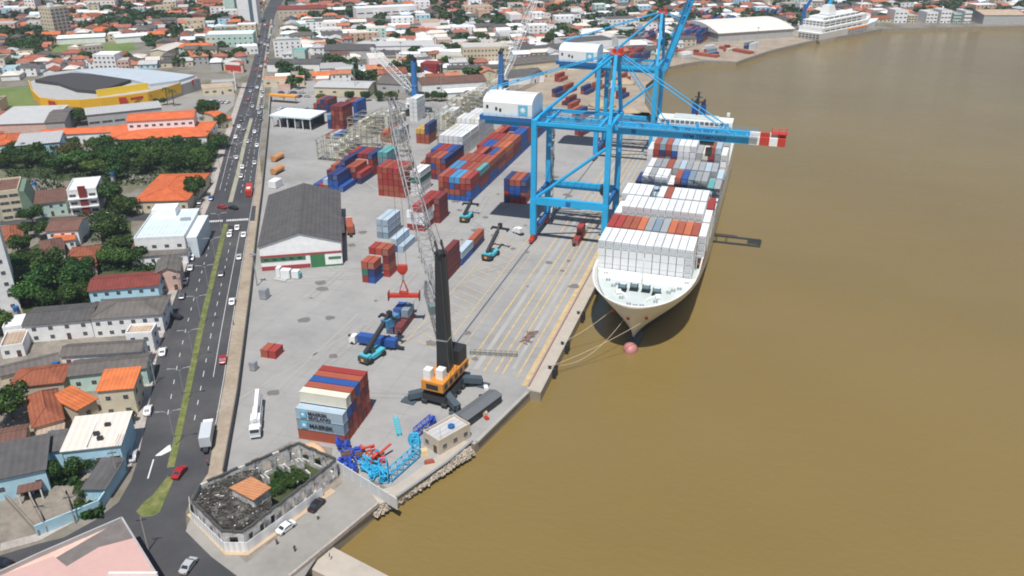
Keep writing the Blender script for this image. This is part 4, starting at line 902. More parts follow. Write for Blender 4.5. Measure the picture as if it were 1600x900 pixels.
for p, q in (((0, 770), (62, 838)), ((48, 780), (75, 832)), ((100, 770), (118, 815))): A, B = at(*p), at(*q); bw.beam((*A, .9), (*B, .9), .25, 1.8)
tag(bw.build('yard_wall', M('stained_concrete', (.30, .26, .22), .9, .3)), 'low stained concrete walls dividing the corner yard', 'wall')
tP, W, D = building('pink flat roofed building on the corner at the bottom left edge', (30, 1010), (262, 905), (-25, 900), 8, 'flat', 'pink', 'pale pink', cat='building', name='corner_building', win=(4, 2), dmin=18)
# --- the pink building is rebuilt to its real corner shape below
for ch in list(tP.children): bpy.data.objects.remove(ch)
c1 = at(191, 812, 8); c2 = at(246, 902, 8); c3 = at(275, 1010, 8); c4 = at(-60, 1010, 8); c5 = at(-60, 925, 8); c6 = at(62, 868, 8); c0 = tP.location
Lc = lambda p, r=tP: (math.cos(-r.rotation_euler.z) * (p[0] - c0.x) - math.sin(-r.rotation_euler.z) * (p[1] - c0.y), math.sin(-r.rotation_euler.z) * (p[0] - c0.x) + math.cos(-r.rotation_euler.z) * (p[1] - c0.y))
pol = [Lc(q) for q in (c1, c2, c3, c4, c5, c6)]
MB().prism(pol, -.2, 7.7).build('wall', wm('pink'), tP)
pk = [Lc(at(*q, 8)) for q in ((212, 843), (246, 902), (275, 1010), (-60, 1010), (-60, 925), (85, 872), (105, 888), (155, 858))]
MB().prism(pk, 7.72, 8.5).build('roof', M('plain_pink_roof', (.57, .36, .325), .85, .12, .12), tP)
gk = [Lc(at(*q, 7.8)) for q in ((191, 812), (212, 843), (155, 858), (105, 888), (88, 872))]
MB().prism(gk, 7.71, 7.95).build('weathered_roof', M('weathered_slab', (.17, .15, .14), .9, .35, .4), tP)
b = MB(); Q = [Lc(p) for p in (c5, c6, c1, c2, c3)]
for i in range(4): b.beam((*Q[i], 8.2), (*Q[i + 1], 8.2), .35, 1.0)
b.build('parapet', wm('grey'), tP)
a_ = Lc(at(170, 897, 8.6)); MB().beam((*a_, 8.75), (*Lc(at(246, 897, 8.6)), 8.75), .5, .5).build('pipe', m_trim, tP)

building('cream two storey house with bright orange tiled roof beside the avenue', (152, 611), (207, 606), (156, 583), 8, 'shed', 'cream', 'orange', .7, win=(2, 2), rwin=2, ridgec='white', door=False)
building('low orange tiled shed left of the cream orange roofed house', (120, 641), (150, 624), (135, 598), 4, 'shed', 'beige', 'orange', 1.2, win=(1, 1))
building('rust hip roofed house beside the dark green tree at left', (52, 668), (99, 655), (55, 618), 4.5, 'hip', 'beige', 'rust', 2.6, win=(3, 1))
building('wide rust and brown tiled house behind the rust hip roofed house', (14, 606), (98, 597), (20, 578), 4.5, 'hip', 'beige', 'rust', 2.0, win=(3, 1))
building('small rust tiled lean-to between the rust hip house and the shed', (96, 628), (120, 624), (98, 615), 3.2, 'shed', 'beige', 'rust', .5, win=(0, 1), cat='shed', name='shed')
building('long grey roofed white house end-on to the avenue, behind the mint one', (95, 557), (219, 549), (92, 540), 6.5, 'gable', 'white', 'grey', 1.2, win=(6, 2), rwin=1)
building('mint walled house with grey roof just behind the orange roofed house', (107, 588), (228, 575), (140, 562), 5.5, 'gable', 'mint', 'grey', 1.2, win=(5, 1), rwin=1)
building('thin slate roofed house left of the long grey roofed white house', (0, 588), (92, 566), (5, 572), 4.5, 'gable', 'cream', 'grey', 1.0, win=(3, 1))
building('white two storey house with large grey hip roof and dark windows by the avenue', (142, 499), (252, 491), (150, 470), 6.5, 'hip', 'white', 'grey', 2.2, win=(6, 2), rwin=2)
building('white house with flat tan roof in front of the large grey hip roof', (196, 524), (237, 522), (204, 510), 6, 'flat', 'white', 'tan', win=(2, 2), rwin=1)
building('dark grey roofed white walled house left of the large hip roof', (38, 509), (141, 500), (50, 482), 6, 'gable', 'white', 'dark', 1.2, win=(4, 2))
building('light blue house with long red roof beside the pink house', (138, 455), (246, 446), (150, 432), 6, 'gable', 'pale blue', 'red', 1.5, win=(6, 2), rwin=1)
building('pink gabled house with grey roof right of the red roofed blue house', (243, 428), (280, 424), (240, 408), 7, 'gabley', 'pink', 'grey', 1.8, win=(2, 2), rwin=1)
building('white house with brown tiled roof and orange veranda among the trees', (72, 362), (121, 359), (80, 343), 6.5, 'gable', 'white', 'brown', 1.6, win=(3, 2))
t_, W, D = building('low orange tiled veranda in front of the brown roofed white house', (84, 378), (116, 374), (84, 368), 4, 'shed', 'white', 'orange', 1.0, win=(3, 1), cat='veranda', name='veranda')
building('dark brown roofed cottage left of the rust cottage among trees', (64, 398), (100, 392), (64, 378), 4, 'hip', 'white', 'brown', 1.8, win=(2, 1))
building('rust tiled cottage in the trees below the brown roofed white house', (106, 402), (150, 398), (110, 388), 4, 'hip', 'cream', 'rust', 1.8, win=(2, 1))
building('old rust roofed cottage lowest of the three cottages in the trees', (110, 422), (150, 415), (115, 405), 3.8, 'hip', 'cream', 'rust', 1.5, win=(2, 1))
building('rust roofed house at the left edge beneath the green sided apartments', (0, 378), (36, 372), (4, 356), 4, 'hip', 'beige', 'rust', 1.8, win=(1, 1))
tC, W, D = building('large white flat roofed building with pale blue side next to the crossroads', (209, 375), (288, 371), (208, 333), 9, 'flat', 'white', 'ice blue', cat='building', name='commercial_building', win=(4, 2), rwin=4, ws=1.6)
MB().box((W * .32, D - 3, 9), (W * .5, 7, 3.2)).build('roof_house', wm('white'), tC); MB().box((W * .82, D * .62, 9), (3.6, 2, .9)).build('air_unit', m_steel, tC)
MB().box((W + 2.0, D * .45, -.1), (4.0, D * .8, 8.4)).build('side_wing', M('wing_ice_blue', (.68, .75, .79), .8, .1), tC)
building('brown roofed strip building in front of the large white flat roof', (207, 389), (290, 383), (207, 378), 5, 'shed', 'grey', 'brown', .5, win=(5, 1))
building('grey roofed low shop between the brown strip and the pink house', (205, 402), (292, 396), (206, 391), 4, 'shed', 'white', 'grey', .5, win=(4, 1))
building('bright orange roofed hall beside the round tree near the crossroads', (210, 315), (292, 313), (198, 274), 5.5, 'hip', 'cream', 'bright orange', 2.4, win=(6, 1), cat='hall', name='hall')
tD, W, D = building('four storey cream framed apartment house with green roofed side at left', (-6, 302), (28, 298), (-8, 283), 12.5, 'flat', 'cream', 'brown', cat='building', name='apartment_house', win=(2, 4), ws=3.6, door=False)
MB().loft([[(W, 0, 0), (W + 6, 0, 0), (W + 6, D, 0), (W, D, 0)], [(W + .03, 0, 12.4), (W + 2, 0, 12.0), (W + 2, D, 12.0), (W + .03, D, 12.4)]], closed=True).build('ivy_wall', M('mossy_green', (.16, .24, .17), .95, .3, .4), tD)
building('dark maroon roofed house between the cream apartments and the striped block', (54, 320), (102, 314), (56, 302), 6, 'shed', 'mint', 'brown', .8, win=(3, 2))
tE, W, D = building('white three storey block with a dark red vertical stripe', (104, 300), (150, 296), (106, 282), 10.5, 'flat', 'white', 'white', cat='building', name='striped_block', win=(3, 3), ws=2.6)
MB().box((W * .52, -.5, 0), (2.9, 1.0, 12.6)).build('stair_tower', M('dark_red_wall', (.22, .03, .03), .8, .1), tE)
for z in (3.4, 7): MB().box((W * .5, -.7, z), (W, 1.4, .5)).build('balcony', wm('white'), tE)
building('small white flat roofed shed at the left edge below the white slab', (0, 545), (36, 540), (2, 522), 3.5, 'flat', 'white', 'tan', win=(2, 1))
building('low pink veranda house in front of the rust hip roofed house', (58, 692), (97, 684), (60, 672), 3, 'shed', 'pink', 'tan', .4, win=(2, 1))
building('low beige house with brown roof at the left edge by the blue warehouse', (-5, 696), (38, 688), (0, 672), 3.2, 'gable', 'beige', 'brown', 1.0, win=(2, 1))
building('white box house with flat roof between the slab and dark grey roofs', (4, 515), (34, 511), (6, 498), 4, 'flat', 'white', 'white', win=(1, 1))
# school with long orange roofs
building('long bright orange roofed school hall with white clerestory', (163, 219), (322, 213), (172, 196), 7, 'hip', 'white', 'bright orange', 1.0, win=(8, 2), cat='school', name='school_hall', rwin=2)
building('white clerestory with dark windows and orange roof above the school hall', (198, 190), (302, 184), (203, 178), 12.8, 'gable', 'white', 'bright orange', 1.6, win=(9, 3), cat='clerestory', name='clerestory', door=False, dmin=8, ws=1.9)
building('long thin orange roofed school wing running left of the hall', (62, 212), (180, 206), (62, 203), 5.5, 'gable', 'white', 'bright orange', 1.4, win=(8, 1), cat='school', name='school_wing')
building('orange roofed house at the left end of the school wing', (-10, 228), (28, 224), (0, 212), 5, 'hip', 'white', 'bright orange', 2, win=(3, 1))
building('light blue two storey school building below the orange wing', (24, 228), (92, 222), (28, 212), 7, 'shed', 'pale blue', 'light grey', .6, win=(7, 2), cat='school', name='school_block')
building('pale annex with small roof hidden in the trees below the school', (148, 226), (175, 224), (150, 218), 5, 'shed', 'white', 'light grey', .5, win=(2, 1))
building('small orange roofed gatehouse beside the avenue behind the school', (345, 188), (362, 185), (346, 170), 5, 'gable', 'cream', 'bright orange', 1.2, win=(1, 1), cat='gatehouse', name='gatehouse')
building('long dull grey warehouse roof at the left edge above the school', (-20, 195), (70, 192), (-10, 170), 8, 'shed', 'pink', 'light grey', .8, win=(0, 1), cat='warehouse', name='warehouse', ridgec=None)
building('slate sided hall end right of the dull grey warehouse', (70, 192), (100, 190), (75, 170), 8, 'gable', 'grey', 'grey', 1.5, win=(0, 1), cat='warehouse', name='warehouse')
building('long pale roofed market hall just in front of the yellow store', (135, 180), (252, 168), (140, 170), 9, 'shed', 'grey', 'light grey', .5, win=(6, 1), cat='hall', name='market_hall', ws=6)
# yellow curved store
ys = thing('curved_store', 'yellow walled store with curved front and dark and white roofs', 'store', (*at(180, 150), 0), 0)
lo = lambda p: (at(*p, 8)[0] - ys.location.x, at(*p, 8)[1] - ys.location.y)
front = [(45, 127), (50, 142), (62, 154), (90, 158), (125, 158), (160, 155), (195, 151), (230, 146), (258, 139), (282, 131), (312, 121)]
back = [(300, 116), (240, 110), (180, 106), (130, 106), (80, 112)]
pts = [lo(p) for p in front + back]
MB().prism(pts, -.2, 7.4).build('base_wall', wm('grey'), ys)
b = MB()
for i in range(len(front) - 1):
    if i < 9: b.beam((*lo(front[i]), 5.6), (*lo(front[i + 1]), 5.6), .5, 6.6)
b.build('yellow_wall', M('store_yellow', (.85, .47, .02), .6, .06), ys)
dk = [lo(p) for p in ((55, 128), (75, 122), (112, 117), (145, 119), (205, 128), (155, 146), (120, 143), (92, 133))]
MB().prism(dk, 7.42, 9.6).build('dark_roof', M('store_dark_roof', (.055, .05, .055), .8, .1), ys)
wt = [lo(p) for p in ((115, 113), (180, 108), (240, 112), (305, 120), (280, 128), (235, 134), (205, 127), (145, 118))]
MB().prism(wt, 7.43, 9.2).build('pale_roof', M('store_pale_roof', (.46, .52, .57), .7, .12, .1), ys)
a0, a1 = lo((152, 150)), lo((232, 138)); MB().beam((*a0, 9.4), (*a1, 9.4), .8, 4.6).build('raised_sign_wall', M('store_yellow_light', (.90, .60, .04), .6, .05), ys)
for p, q in (((186, 152), (198, 151)), ((300, 125), (310, 121)), ((76, 156.5), (86, 158))): A, B = lo(p), lo(q); MB().beam((A[0], A[1] - .5, 6), (B[0], B[1] - .5, 6), .4, 3.8).build('red_sign_panel', m_pred, ys)
A, B = lo((204, 150.4)), lo((236, 144.6)); MB().beam((A[0], A[1] - .45, 6.2), (B[0], B[1] - .45, 6.2), .3, 1.6).build('red_sign_band', m_pred, ys)
FOOT.append((ys.location.x, ys.location.y, 70, None)); FOOT.append((*at(90, 140), 40, None)); FOOT.append((*at(280, 130), 40, None))
# roof tanks, air units and dishes on the nearer houses
rt = random.Random(31); nh = [o for o in C.objects if o.type == 'EMPTY' and o.name.split('.')[0] in ('house', 'school_block', 'striped_block', 'building', 'commercial_building') and o.get('label')]
for i, (p, rr_) in enumerate((((30, 500), 1.0), ((93, 588), 1.1), ((150, 512), .9), ((178, 285), 1.2), ((57, 300), .9), ((88, 700), .9), ((262, 350), 1.0), ((110, 380), .8))):
    A = at(*p); t = thing('water_tank', 'round blue water tank among the houses at left, %s of eight' % ORD[i], 'water tank', (A[0], A[1], 0), 0, 'blue water tanks among the houses'); MB().cyl((0, 0, 3.4), rr_ * .9, 1.5, 14, r2=rr_).build('tank', m_dblue, t); MB().box((0, 0, 0), (1.5, 1.5, 3.4)).build('stand', wm('grey'), t)
# --- port warehouse
u = Vector((25.3, 13.6)).normalized(); rzw = math.atan2(u.y, u.x)
tW, W, D = building('white port warehouse with dark roof and red and green painted bands', None, None, None, 9.6, 'gabley', 'white', 'dark', 4.4, cat='warehouse', name='port_warehouse', world=((-170.6, 238.4), 29.2, 57, rzw), win=(0, 1), door=False)
m_grn = M('band_green', (.05, .20, .08), .7, .15); m_bred = M('band_red', (.38, .06, .06), .7, .15)
for x0, x1, z, hh, mt in ((0, W, 5.2, .8, m_bred), (0, 16, 3.5, 1.5, m_grn), (0, 17.5, .2, 1.5, m_bred), (24.2, 28.8, 2.9, .9, m_grn), (23, W, 0, .7, m_grn)):
    MB().box(((x0 + x1) / 2, -.08, z), (x1 - x0, .14, hh)).build('painted_band', mt, tW)
MB().box((20.3, -.12, 0), (5.2, .2, 5.1)).build('sliding_door', m_grn, tW)
for k in range(5): MB().box((2 + k * 3.0, -.18, 4.0), (1.5, .1, .7)).build('window', m_glass, tW)
MB().box((W + .12, D / 2, 0), (.2, D - .4, 1.3)).build('plinth', m_bred, tW)
for i, (p, s_) in enumerate((((437, 432), (1.5, 2.2, 3.6)), ((448, 434), (3.4, 2.4, 3.2)), ((463, 434), (2.6, 2.2, 2.8)))):
    t = thing('storage_cabin', ['narrow white cabin first before the warehouse front', 'wide white cabin in the middle before the warehouse front', 'white cabin with teal end before the warehouse front'][i], 'cabin', (*at(*p), 0), R(8)); MB().box((0, 0, .2), s_).build('body', m_pwhite, t); MB().box((0, 0, 0), (s_[0] * .8, s_[1] * .8, .2)).build('skid', m_black, t)
    if i == 2: MB().box((1.6, 0, .3), (.7, 1.6, 1.8)).build('end_box', rm('teal'), t)
b = MB().box((0, 0, 0), (1.3, 1.3, .15)).box((0, 0, .15), (5, 2.2, .12)); o = b.build('pallet', M('grey_pallet', (.4, .4, .38), .9, .2)); o.location = (*at(438, 437), 0); tag(o, 'grey low pallet on the concrete before the warehouse', 'pallet')
# --- port office on the quay
t, W, D = building('small flat roofed grey port office at the river edge below the black crane', (661, 677), (686, 693), (709, 650), 3.6, 'flat', 'beige', 'light grey', win=(2, 1), rwin=3, cat='office', name='port_office', dmin=7)
MB().cyl((W * .55, D * .62, 3.95), .9, .5, 12).build('roof_tank', m_dblue, t)
for x in (.6, W - .6): MB().tube([(x, 1, 4), (x, 1, 7.5)], .06, 4).build('antenna', m_steel, t)
# --- ruined building at the bottom
RU = [at(*p, 5.3) for p in ((301, 782), (347, 829), (380, 829), (524, 718), (466, 693), (383, 727), (312, 758))]
ru = thing('ruined_building', 'roofless burnt white building full of rubble behind a white hoarding', 'ruin', (*RU[0], 0), 0)
lr = lambda p: (p[0] - ru.location.x, p[1] - ru.location.y)
def inset_poly(P_, k): c = Vector((sum(p[0] for p in P_) / len(P_), sum(p[1] for p in P_) / len(P_))); return [tuple(c + (Vector(p) - c) * k) for p in P_]
RP = [lr(p) for p in RU]
m_soot = mix_mat('sooty_plaster', [(.09, .085, .08), (.50, .49, .47), (.78, .77, .75)], .45, s2=1.5, bump=0); m_char = mix_mat('charred_rubble', [(.025, .023, .02), (.065, .06, .052), (.20, .185, .165)], .5, s2=3); m_cap = M('dark_wall_cap', (.07, .068, .065), .9, .2)
for i in range(7):
    a, c = Vector(RP[i]), Vector(RP[(i + 1) % 7]); Lw = (c - a).length; dv = (c - a).normalized(); hh = 5.0 if i in (0, 1, 2) else 5.4
    b = MB(); nb = max(1, int(Lw / 3.1)); seg = Lw / nb
    for k in range(nb):
        p = a + dv * seg * k; q = a + dv * seg * (k + 1); e_ = .18 if i > 2 else .3; m1 = p + dv * seg * e_; m2 = p + dv * seg * (1 - e_)
        b.beam((*p, hh / 2), (*m1, hh / 2), .5, hh); b.beam((*m2, hh / 2), (*q, hh / 2), .5, hh); b.beam((*m1, .6), (*m2, .6), .44, 1.2); b.beam((*m1, hh - .65), (*m2, hh - .65), .44, 1.3)
    b.build('arcade_wall', m_soot, ru); b = MB()
    for k in range(nb * 2):
        if i > 3 and (k * 7 + i) % 5 == 0: continue
        p = a + dv * seg * k / 2; q = a + dv * seg * (k + 1.02) / 2; dz = .12 * math.sin(k * 3.7 + i); b.beam((*p, hh + .1 + dz), (*q, hh + .1 + dz), .62, .3)
    b.build('cornice', m_cap, ru)
nr_ = random.Random(5); rb = MB()
rub = inset_poly([lr(at(*p, 4)) for p in ((312, 762), (303, 784), (348, 828), (380, 828), (432, 800), (404, 730), (383, 734))], .93)
MB().prism(rub, 0, 4.2).build('collapsed_floor', m_char, ru)
xs = [p[0] for p in rub]; ys_ = [p[1] for p in rub]
for i in range(1900):
    x, y = nr_.uniform(min(xs), max(xs)), nr_.uniform(min(ys_), max(ys_))
    if not inpoly((x, y), rub): continue
    s_ = nr_.uniform(.1, .34); rb.box((x, y, 4.1 + nr_.random() * .4), (s_ * 3.2 if i % 6 == 0 else s_, s_, s_ * .6), nr_.random() * 3, 1 if nr_.random() < .08 else 0)
rb.build('rubble', [m_char, m_soot], ru)
cc = [lr(at(*p, 6.5)) for p in ((358, 762), (393, 745), (424, 762), (396, 782))]
MB().prism(inset_poly(cc, .9), 0, 6.3).build('inner_room', m_soot, ru); MB().prism(cc, 6.3, 6.6).build('inner_roof', rm('orange') if False else M('faded_tile', (.50, .22, .10), .9, .25, .6, stripe=('Y', .8, .08)), ru)
# courtyard partitions
for p, q in (((400, 745), (436, 778)), ((430, 730), (470, 764)), ((455, 722), (488, 750))): A, B = lr(at(*p)), lr(at(*q)); [MB().beam((*lerp(A, B, f_), h_ / 2), (*lerp(A, B, f_ + .2), h_ / 2), .35, h_).build('partition_wall', m_soot, ru) for f_, h_ in ((0, 3.4), (.22, 2.2), (.45, 3.6), (.72, 1.6))]
# white hoarding round the ruin
hb_ = thing('hoarding', 'white sheet metal hoarding running round the front of the ruin', 'fence', (*RU[0], 0), 0); HP = [lr(p) for p in PP([(298, 790), (300, 812), (352, 862), (388, 862), (505, 776)])]
for i in range(4): MB().beam((*HP[i], 1.3), (*HP[i + 1], 1.3), .1, 2.6).build('panel', M('hoarding_white', (.74, .75, .75), .6, .1, stripe=('X', 1.2, .12)), hb_)
# white panels fence toward the river
fz = thing('concrete_panel_wall', 'pale grey panel wall between the plaza and the scrap heap', 'wall', (*at(525, 735), 0), 0); A0 = Vector(at(525, 735)); A1 = Vector(at(622, 797)); nn_ = 7
for k in range(nn_):
    p = A0 + (A1 - A0) * k / nn_ - A0; q = A0 + (A1 - A0) * (k + .96) / nn_ - A0; MB().beam((*p, 1.6), (*q, 1.6), .22, 3.2).build('panel', M('panel_grey', (.55, .56, .56), .8, .12), fz); MB().box((p.x, p.y, 0), (.4, .4, 3.4)).build('post', M('panel_grey'), fz)
# port boundary fence along the road
FE = [(-113.4, 132.1), (-130.4, 163.2), (-163.6, 220.3), (-187.8, 261.1), (-219.7, 315.8), (-279.6, 416.6), (-325, 492)]
pf = thing('port_fence', 'long dark wall along the verge between avenue and port yard', 'wall', (*FE[0], 0), 0)
m_fw = M('port_wall_dark', (.16, .15, .14), .9, .2)
for i in range(6):
    a = Vector(FE[i]) - Vector(FE[0]); c = Vector(FE[i + 1]) - Vector(FE[0]); MB().beam((*a, 1.2), (*c, 1.2), .25, 2.4).build('panel', m_fw, pf)
# seawall rail near the plaza and shore pipe
sw_ = MB(); L_ = [at(*p) for p in ((592, 790), (522, 848), (497, 868), (452, 905))]
for i in range(3): sw_.beam((*L_[i], .5), (*L_[i + 1], .5), .5, 1.0)
tag(sw_.build('sea_wall', m_walk), 'low pale parapet along the water edge of the plaza', 'wall')
sw_ = MB().tube([(*at(620, 778), .4), (*at(700, 722), .4), (*at(738, 690), .4)], .3, 8); tag(sw_.build('shore_pipe', m_steel), 'thin grey pipe running along the top of the rocky shore', 'pipe')
MBk = MB()
for i in range(5):
    a = lerp((-60.2, 163), (-54.4, 188.8), i / 5); c = lerp((-60.2, 163), (-54.4, 188.8), (i + 1) / 5); MBk.beam((a[0], a[1], .25), (c[0], c[1], .25), .9, .5)
tag(MBk.build('quay_kerb', m_pale), kind='structure')
# ================================================================ LARGER BUILDINGS FARTHER OUT
def far(label, fl, fr, depth, h, kind, wall, roof, rh=2, win=None, cat='building', name='building', rwin=0, ws=1.6, **k):
    a = Vector(at(*fl)); b_ = Vector(at(*fr)); u = b_ - a; W = u.length; rz = math.atan2(u.y, u.x)
    return building(label, None, None, None, h, kind, wall, roof, rh, cat=cat, name=name, win=win, rwin=rwin, world=((a.x, a.y), W, depth, rz), ws=ws, **k)
tg, W, D = far('grey glassy apartment tower standing alone at upper left', (70, 58), (88, 60), 18, 27, 'flat', 'cream', 'light grey', win=(4, 8), name='apartment_tower', cat='tower')
for z in range(8):
    for k in range(4): MB().box((W + .1, 2.2 + k * 4.5, 1.6 + z * 3.2), (.25, 3.3, 1.7)).build('window', M('blue_grey_glass', (.10, .16, .22), .2, .1), tg)
MB().box((W * .6, 6, 27), (4, 4, 3.5)).build('roof_house', m_pwhite, tg)
far('white slab tower with dark middle stripe beside the avenue', (374, 37), (404, 37), 14, 29, 'flat', 'white', 'white', win=(0, 1), name='apartment_tower', cat='tower', door=False)
A = at(389, 37); o = MB().box((0, -.3, 0), (3.6, .5, 29)).build('dark_stripe', M('blue_grey_glass'), bpy.data.objects['apartment_tower.001']); o.location = (14, 0, 0)
far('second white tower behind the avenue at the top edge', (368, 22), (376, 20), 14, 30, 'flat', 'mint', 'white', win=(2, 7), name='apartment_tower', cat='tower')
far('pale ribbed tower at the very top left', (42, 22), (58, 22), 14, 20, 'flat', 'white', 'light grey', win=(3, 5), name='apartment_tower', cat='tower')
far('mint and white office block with green windows left of the avenue', (324, 80), (398, 78), 22, 13, 'flat', 'mint', 'white', win=(9, 3), rwin=2)
far('low white annex before the mint office block', (372, 86), (404, 84), 12, 6, 'flat', 'white', 'white', win=(5, 1))
far('cream office block with rows of small windows behind the port', (724, 106), (795, 104), 20, 15, 'flat', 'cream', 'light grey', win=(13, 4), rwin=3, ws=1.3)
far('lower cream wing left of the cream office block', (682, 104), (724, 105), 18, 8, 'flat', 'cream', 'light grey', win=(7, 2))
far('long white modernist school with open bays near the top edge', (558, 33), (652, 28), 18, 12, 'flat', 'white', 'white', win=(7, 2), ws=7)
far('mint green hall right of the avenue near the top', (470, 52), (500, 50), 24, 8, 'flat', 'mint', 'white', win=(4, 1))
far('red roofed long civic building right of the avenue at the top', (436, 30), (512, 28), 18, 10, 'gable', 'beige', 'red', 2.5, win=(10, 2))
far('white four storey apartments above the yellow store', (150, 114), (184, 114), 14, 13, 'flat', 'white', 'white', win=(5, 4))
far('pink three storey apartments beside the white ones above the store', (186, 115), (204, 114), 12, 9, 'flat', 'pink', 'light grey', win=(3, 3))
far('beige balconied apartment row in the green field', (128, 92), (165, 88), 12, 9, 'flat', 'beige', 'light grey', win=(6, 3))
far('pale yellow cube house left of the balconied apartments', (110, 92), (127, 92), 12, 9, 'flat', 'cream', 'white', win=(1, 1))
far('orange roofed villa beyond the green field', (150, 58), (176, 56), 16, 5, 'hip', 'white', 'bright orange', 3, win=(3, 1))
far('long white shed roof at the edge of the green field', (90, 70), (165, 66), 16, 5, 'shed', 'white', 'white', .6, win=(0, 1), cat='shed', name='long_shed')
far('second long white shed right of the villa beyond the field', (182, 68), (235, 64), 16, 5, 'shed', 'white', 'white', .6, win=(0, 1), cat='shed', name='long_shed')
far('cream L shaped house with pale roof above the avenue sign', (262, 92), (290, 80), 14, 6, 'gable', 'cream', 'bone', 1.5, win=(3, 2))
# warehouses behind the port yard
WH = [('white long shed just right of the avenue behind the car park', (418, 112), (500, 112), 20, 6, 'gable', 'white', 'dark', 1.5),
      ('white shed continuing right of the first behind the car park', (502, 118), (552, 116), 18, 5, 'shed', 'white', 'light grey', .8),
      ('pale roofed hall with cream wall and dark windows beside the yard', (492, 150), (576, 152), 22, 6, 'gable', 'cream', 'light grey', 1.6),
      ('grey gabled warehouse left of the left blue harbour crane', (590, 144), (634, 146), 26, 6, 'gable', 'grey', 'grey', 3),
      ('long maroon roofed warehouse behind the reefer racks', (660, 146), (760, 140), 22, 6, 'gable', 'white', 'brown', 2.4),
      ('second dark roofed warehouse right of the maroon one', (795, 134), (850, 128), 20, 6, 'gable', 'white', 'dark', 2.4),
      ('white canopy shed with green openings before the maroon roof', (700, 156), (760, 152), 10, 4.5, 'shed', 'white', 'white', .4),
      ('dark roofed hall among trees behind the white boom', (508, 92), (580, 92), 26, 7, 'gable', 'grey', 'dark', 2.6),
      ('dark small hall right of the hall among trees', (586, 98), (622, 98), 20, 6, 'gable', 'white', 'dark', 2.0),
      ('long pale double roof beside the cream wing', (574, 84), (678, 82), 24, 6, 'gable', 'white', 'light grey', 2.0),
      ('white fronted hall with blue trim at the far side of the yard', (700, 118), (790, 116), 10, 5, 'shed', 'cream', 'dark', .5),
      ('cream long hall right of the raised white boom', (805, 118), (885, 110), 22, 8, 'gable', 'cream', 'grey', 2.0),
      ('white hall with dark band roof above the second gantry house', (890, 84), (965, 78), 30, 8, 'flat', 'white', 'dark', 1),
      ('dark roofed hall left of the second gantry house top', (818, 92), (905, 84), 18, 6, 'gable', 'white', 'dark', 2.0),
      ('teal framed tall shop in the car park behind the avenue', (458, 100), (478, 100), 12, 10, 'flat', 'mint', 'teal', 1),
      ('low orange trimmed station roof in the car park', (412, 136), (476, 134), 8, 5, 'flat', 'cream', 'orange', 1),
      ('grey low hall roof between the yellow store and avenue', (330, 140), (368, 138), 12, 4, 'flat', 'grey', 'light grey', 1),
      ('pale olive canopy roof at the store forecourt', (318, 150), (366, 146), 12, 4.5, 'flat', 'cream', 'tan', 1)]
for lb, a, c, dp, hh, kd, wl, rf, rh in WH: far(lb, a, c, dp, hh, kd, wl, rf, rh, win=(4 if wl in ('cream',) else 2, 1), cat='warehouse' if kd == 'gable' else 'hall', name='warehouse' if kd == 'gable' else 'hall', ws=2.4)
t = thing('loading_canopy', 'pale roofed truck loading canopy open toward the yard behind the port fence', 'canopy', (*at(424, 199), 0), 0); MB().box((13.5, 9, 6.6), (27, 19, .9)).build('roof', rm('ice blue'), t); MB().box((13.5, 16, 0), (26, .4, 6.6)).build('shade_back_wall', m_black, t)  # rear wall coloured black to paint the shade under the open canopy
for k in range(6): MB().box((1 + k * 5, .4, 0), (.5, .5, 6.6)).build('post', m_trim, t)
for k in range(4): MB().box((4 + k * 6, 6, 1.1), (2.5, 7, 2.7)).box((4 + k * 6, 6, .3), (2.2, 6, .8)).build('parked_trailer', m_black if k % 2 else m_steel, t)
t = thing('canopy_sign', 'small orange canopy on posts in the car park', 'canopy', (*at(444, 160), 0), 0); MB().box((0, 0, 4), (20, 5, 1.1)).build('roof', M('canopy_orange', (.75, .33, .05), .6, .1), t)
for x in (-9, 0, 9): MB().box((x, 0, 0), (.4, .4, 4)).build('post', m_steel, t)
# billboard by the avenue
t = thing('billboard', 'tall red and white billboard on a pole beside the avenue', 'billboard', (*at(369, 140), 0), 0); MB().cyl((0, 0, 0), .5, 13, 10).build('pole', m_pwhite, t); MB().box((0, 0, 13), (12, .8, 4)).build('panel', m_pred, t); MB().box((0, 0, 17), (12, .9, 1.6)).build('top_band', m_pwhite, t)
# white vaulted warehouse on the far wharf
A = Vector(at(1122, 66)); B = Vector(at(1238, 58)); u = B - A; rz = math.atan2(u.y, u.x); t = thing('vaulted_warehouse', 'huge pale vaulted warehouse on the far wharf near the cruise ship', 'warehouse', (A.x, A.y, 0), rz); W = u.length; D = 70; secs = []
MB().box((W / 2, D / 2, 0), (W, D, 8)).build('wall', wm('grey'), t)
for x in (-1, W + 1): secs.append([(x, -1 + (D + 2) * k / 10, 8 + 6 * math.sin(math.pi * k / 10)) for k in range(11)] + [(x, D + 1, 7.6), (x, -1, 7.6)])
MB().loft(secs, closed=True).build('roof', M('vault_cream', (.74, .70, .64), .7, .05), t); FOOT.append((A.x + W / 2, A.y + 35, 65, None))
far('brown and white shed with dark open front at the right end of the far shore', (1535, 38), (1600, 38), 40, 9, 'gable', 'grey', 'tan', 3, win=(0, 1), cat='shed', name='boat_shed')
for i, (a, wpx, hh, cl) in enumerate(((1396, 20, 12, 'white'), (1418, 14, 7, 'cream'), (1446, 17, 10, 'white'), (1468, 16, 12, 'white'), (1488, 12, 9, 'mint'), (1505, 11, 11, 'white'))):
    far('%s block on the far shore, %s to the right of the cruise ship' % (cl, ORD[i]), (a, 36), (a + wpx, 36), 20, hh, 'flat', cl, 'light grey', win=(3, 3), ws=2.5)
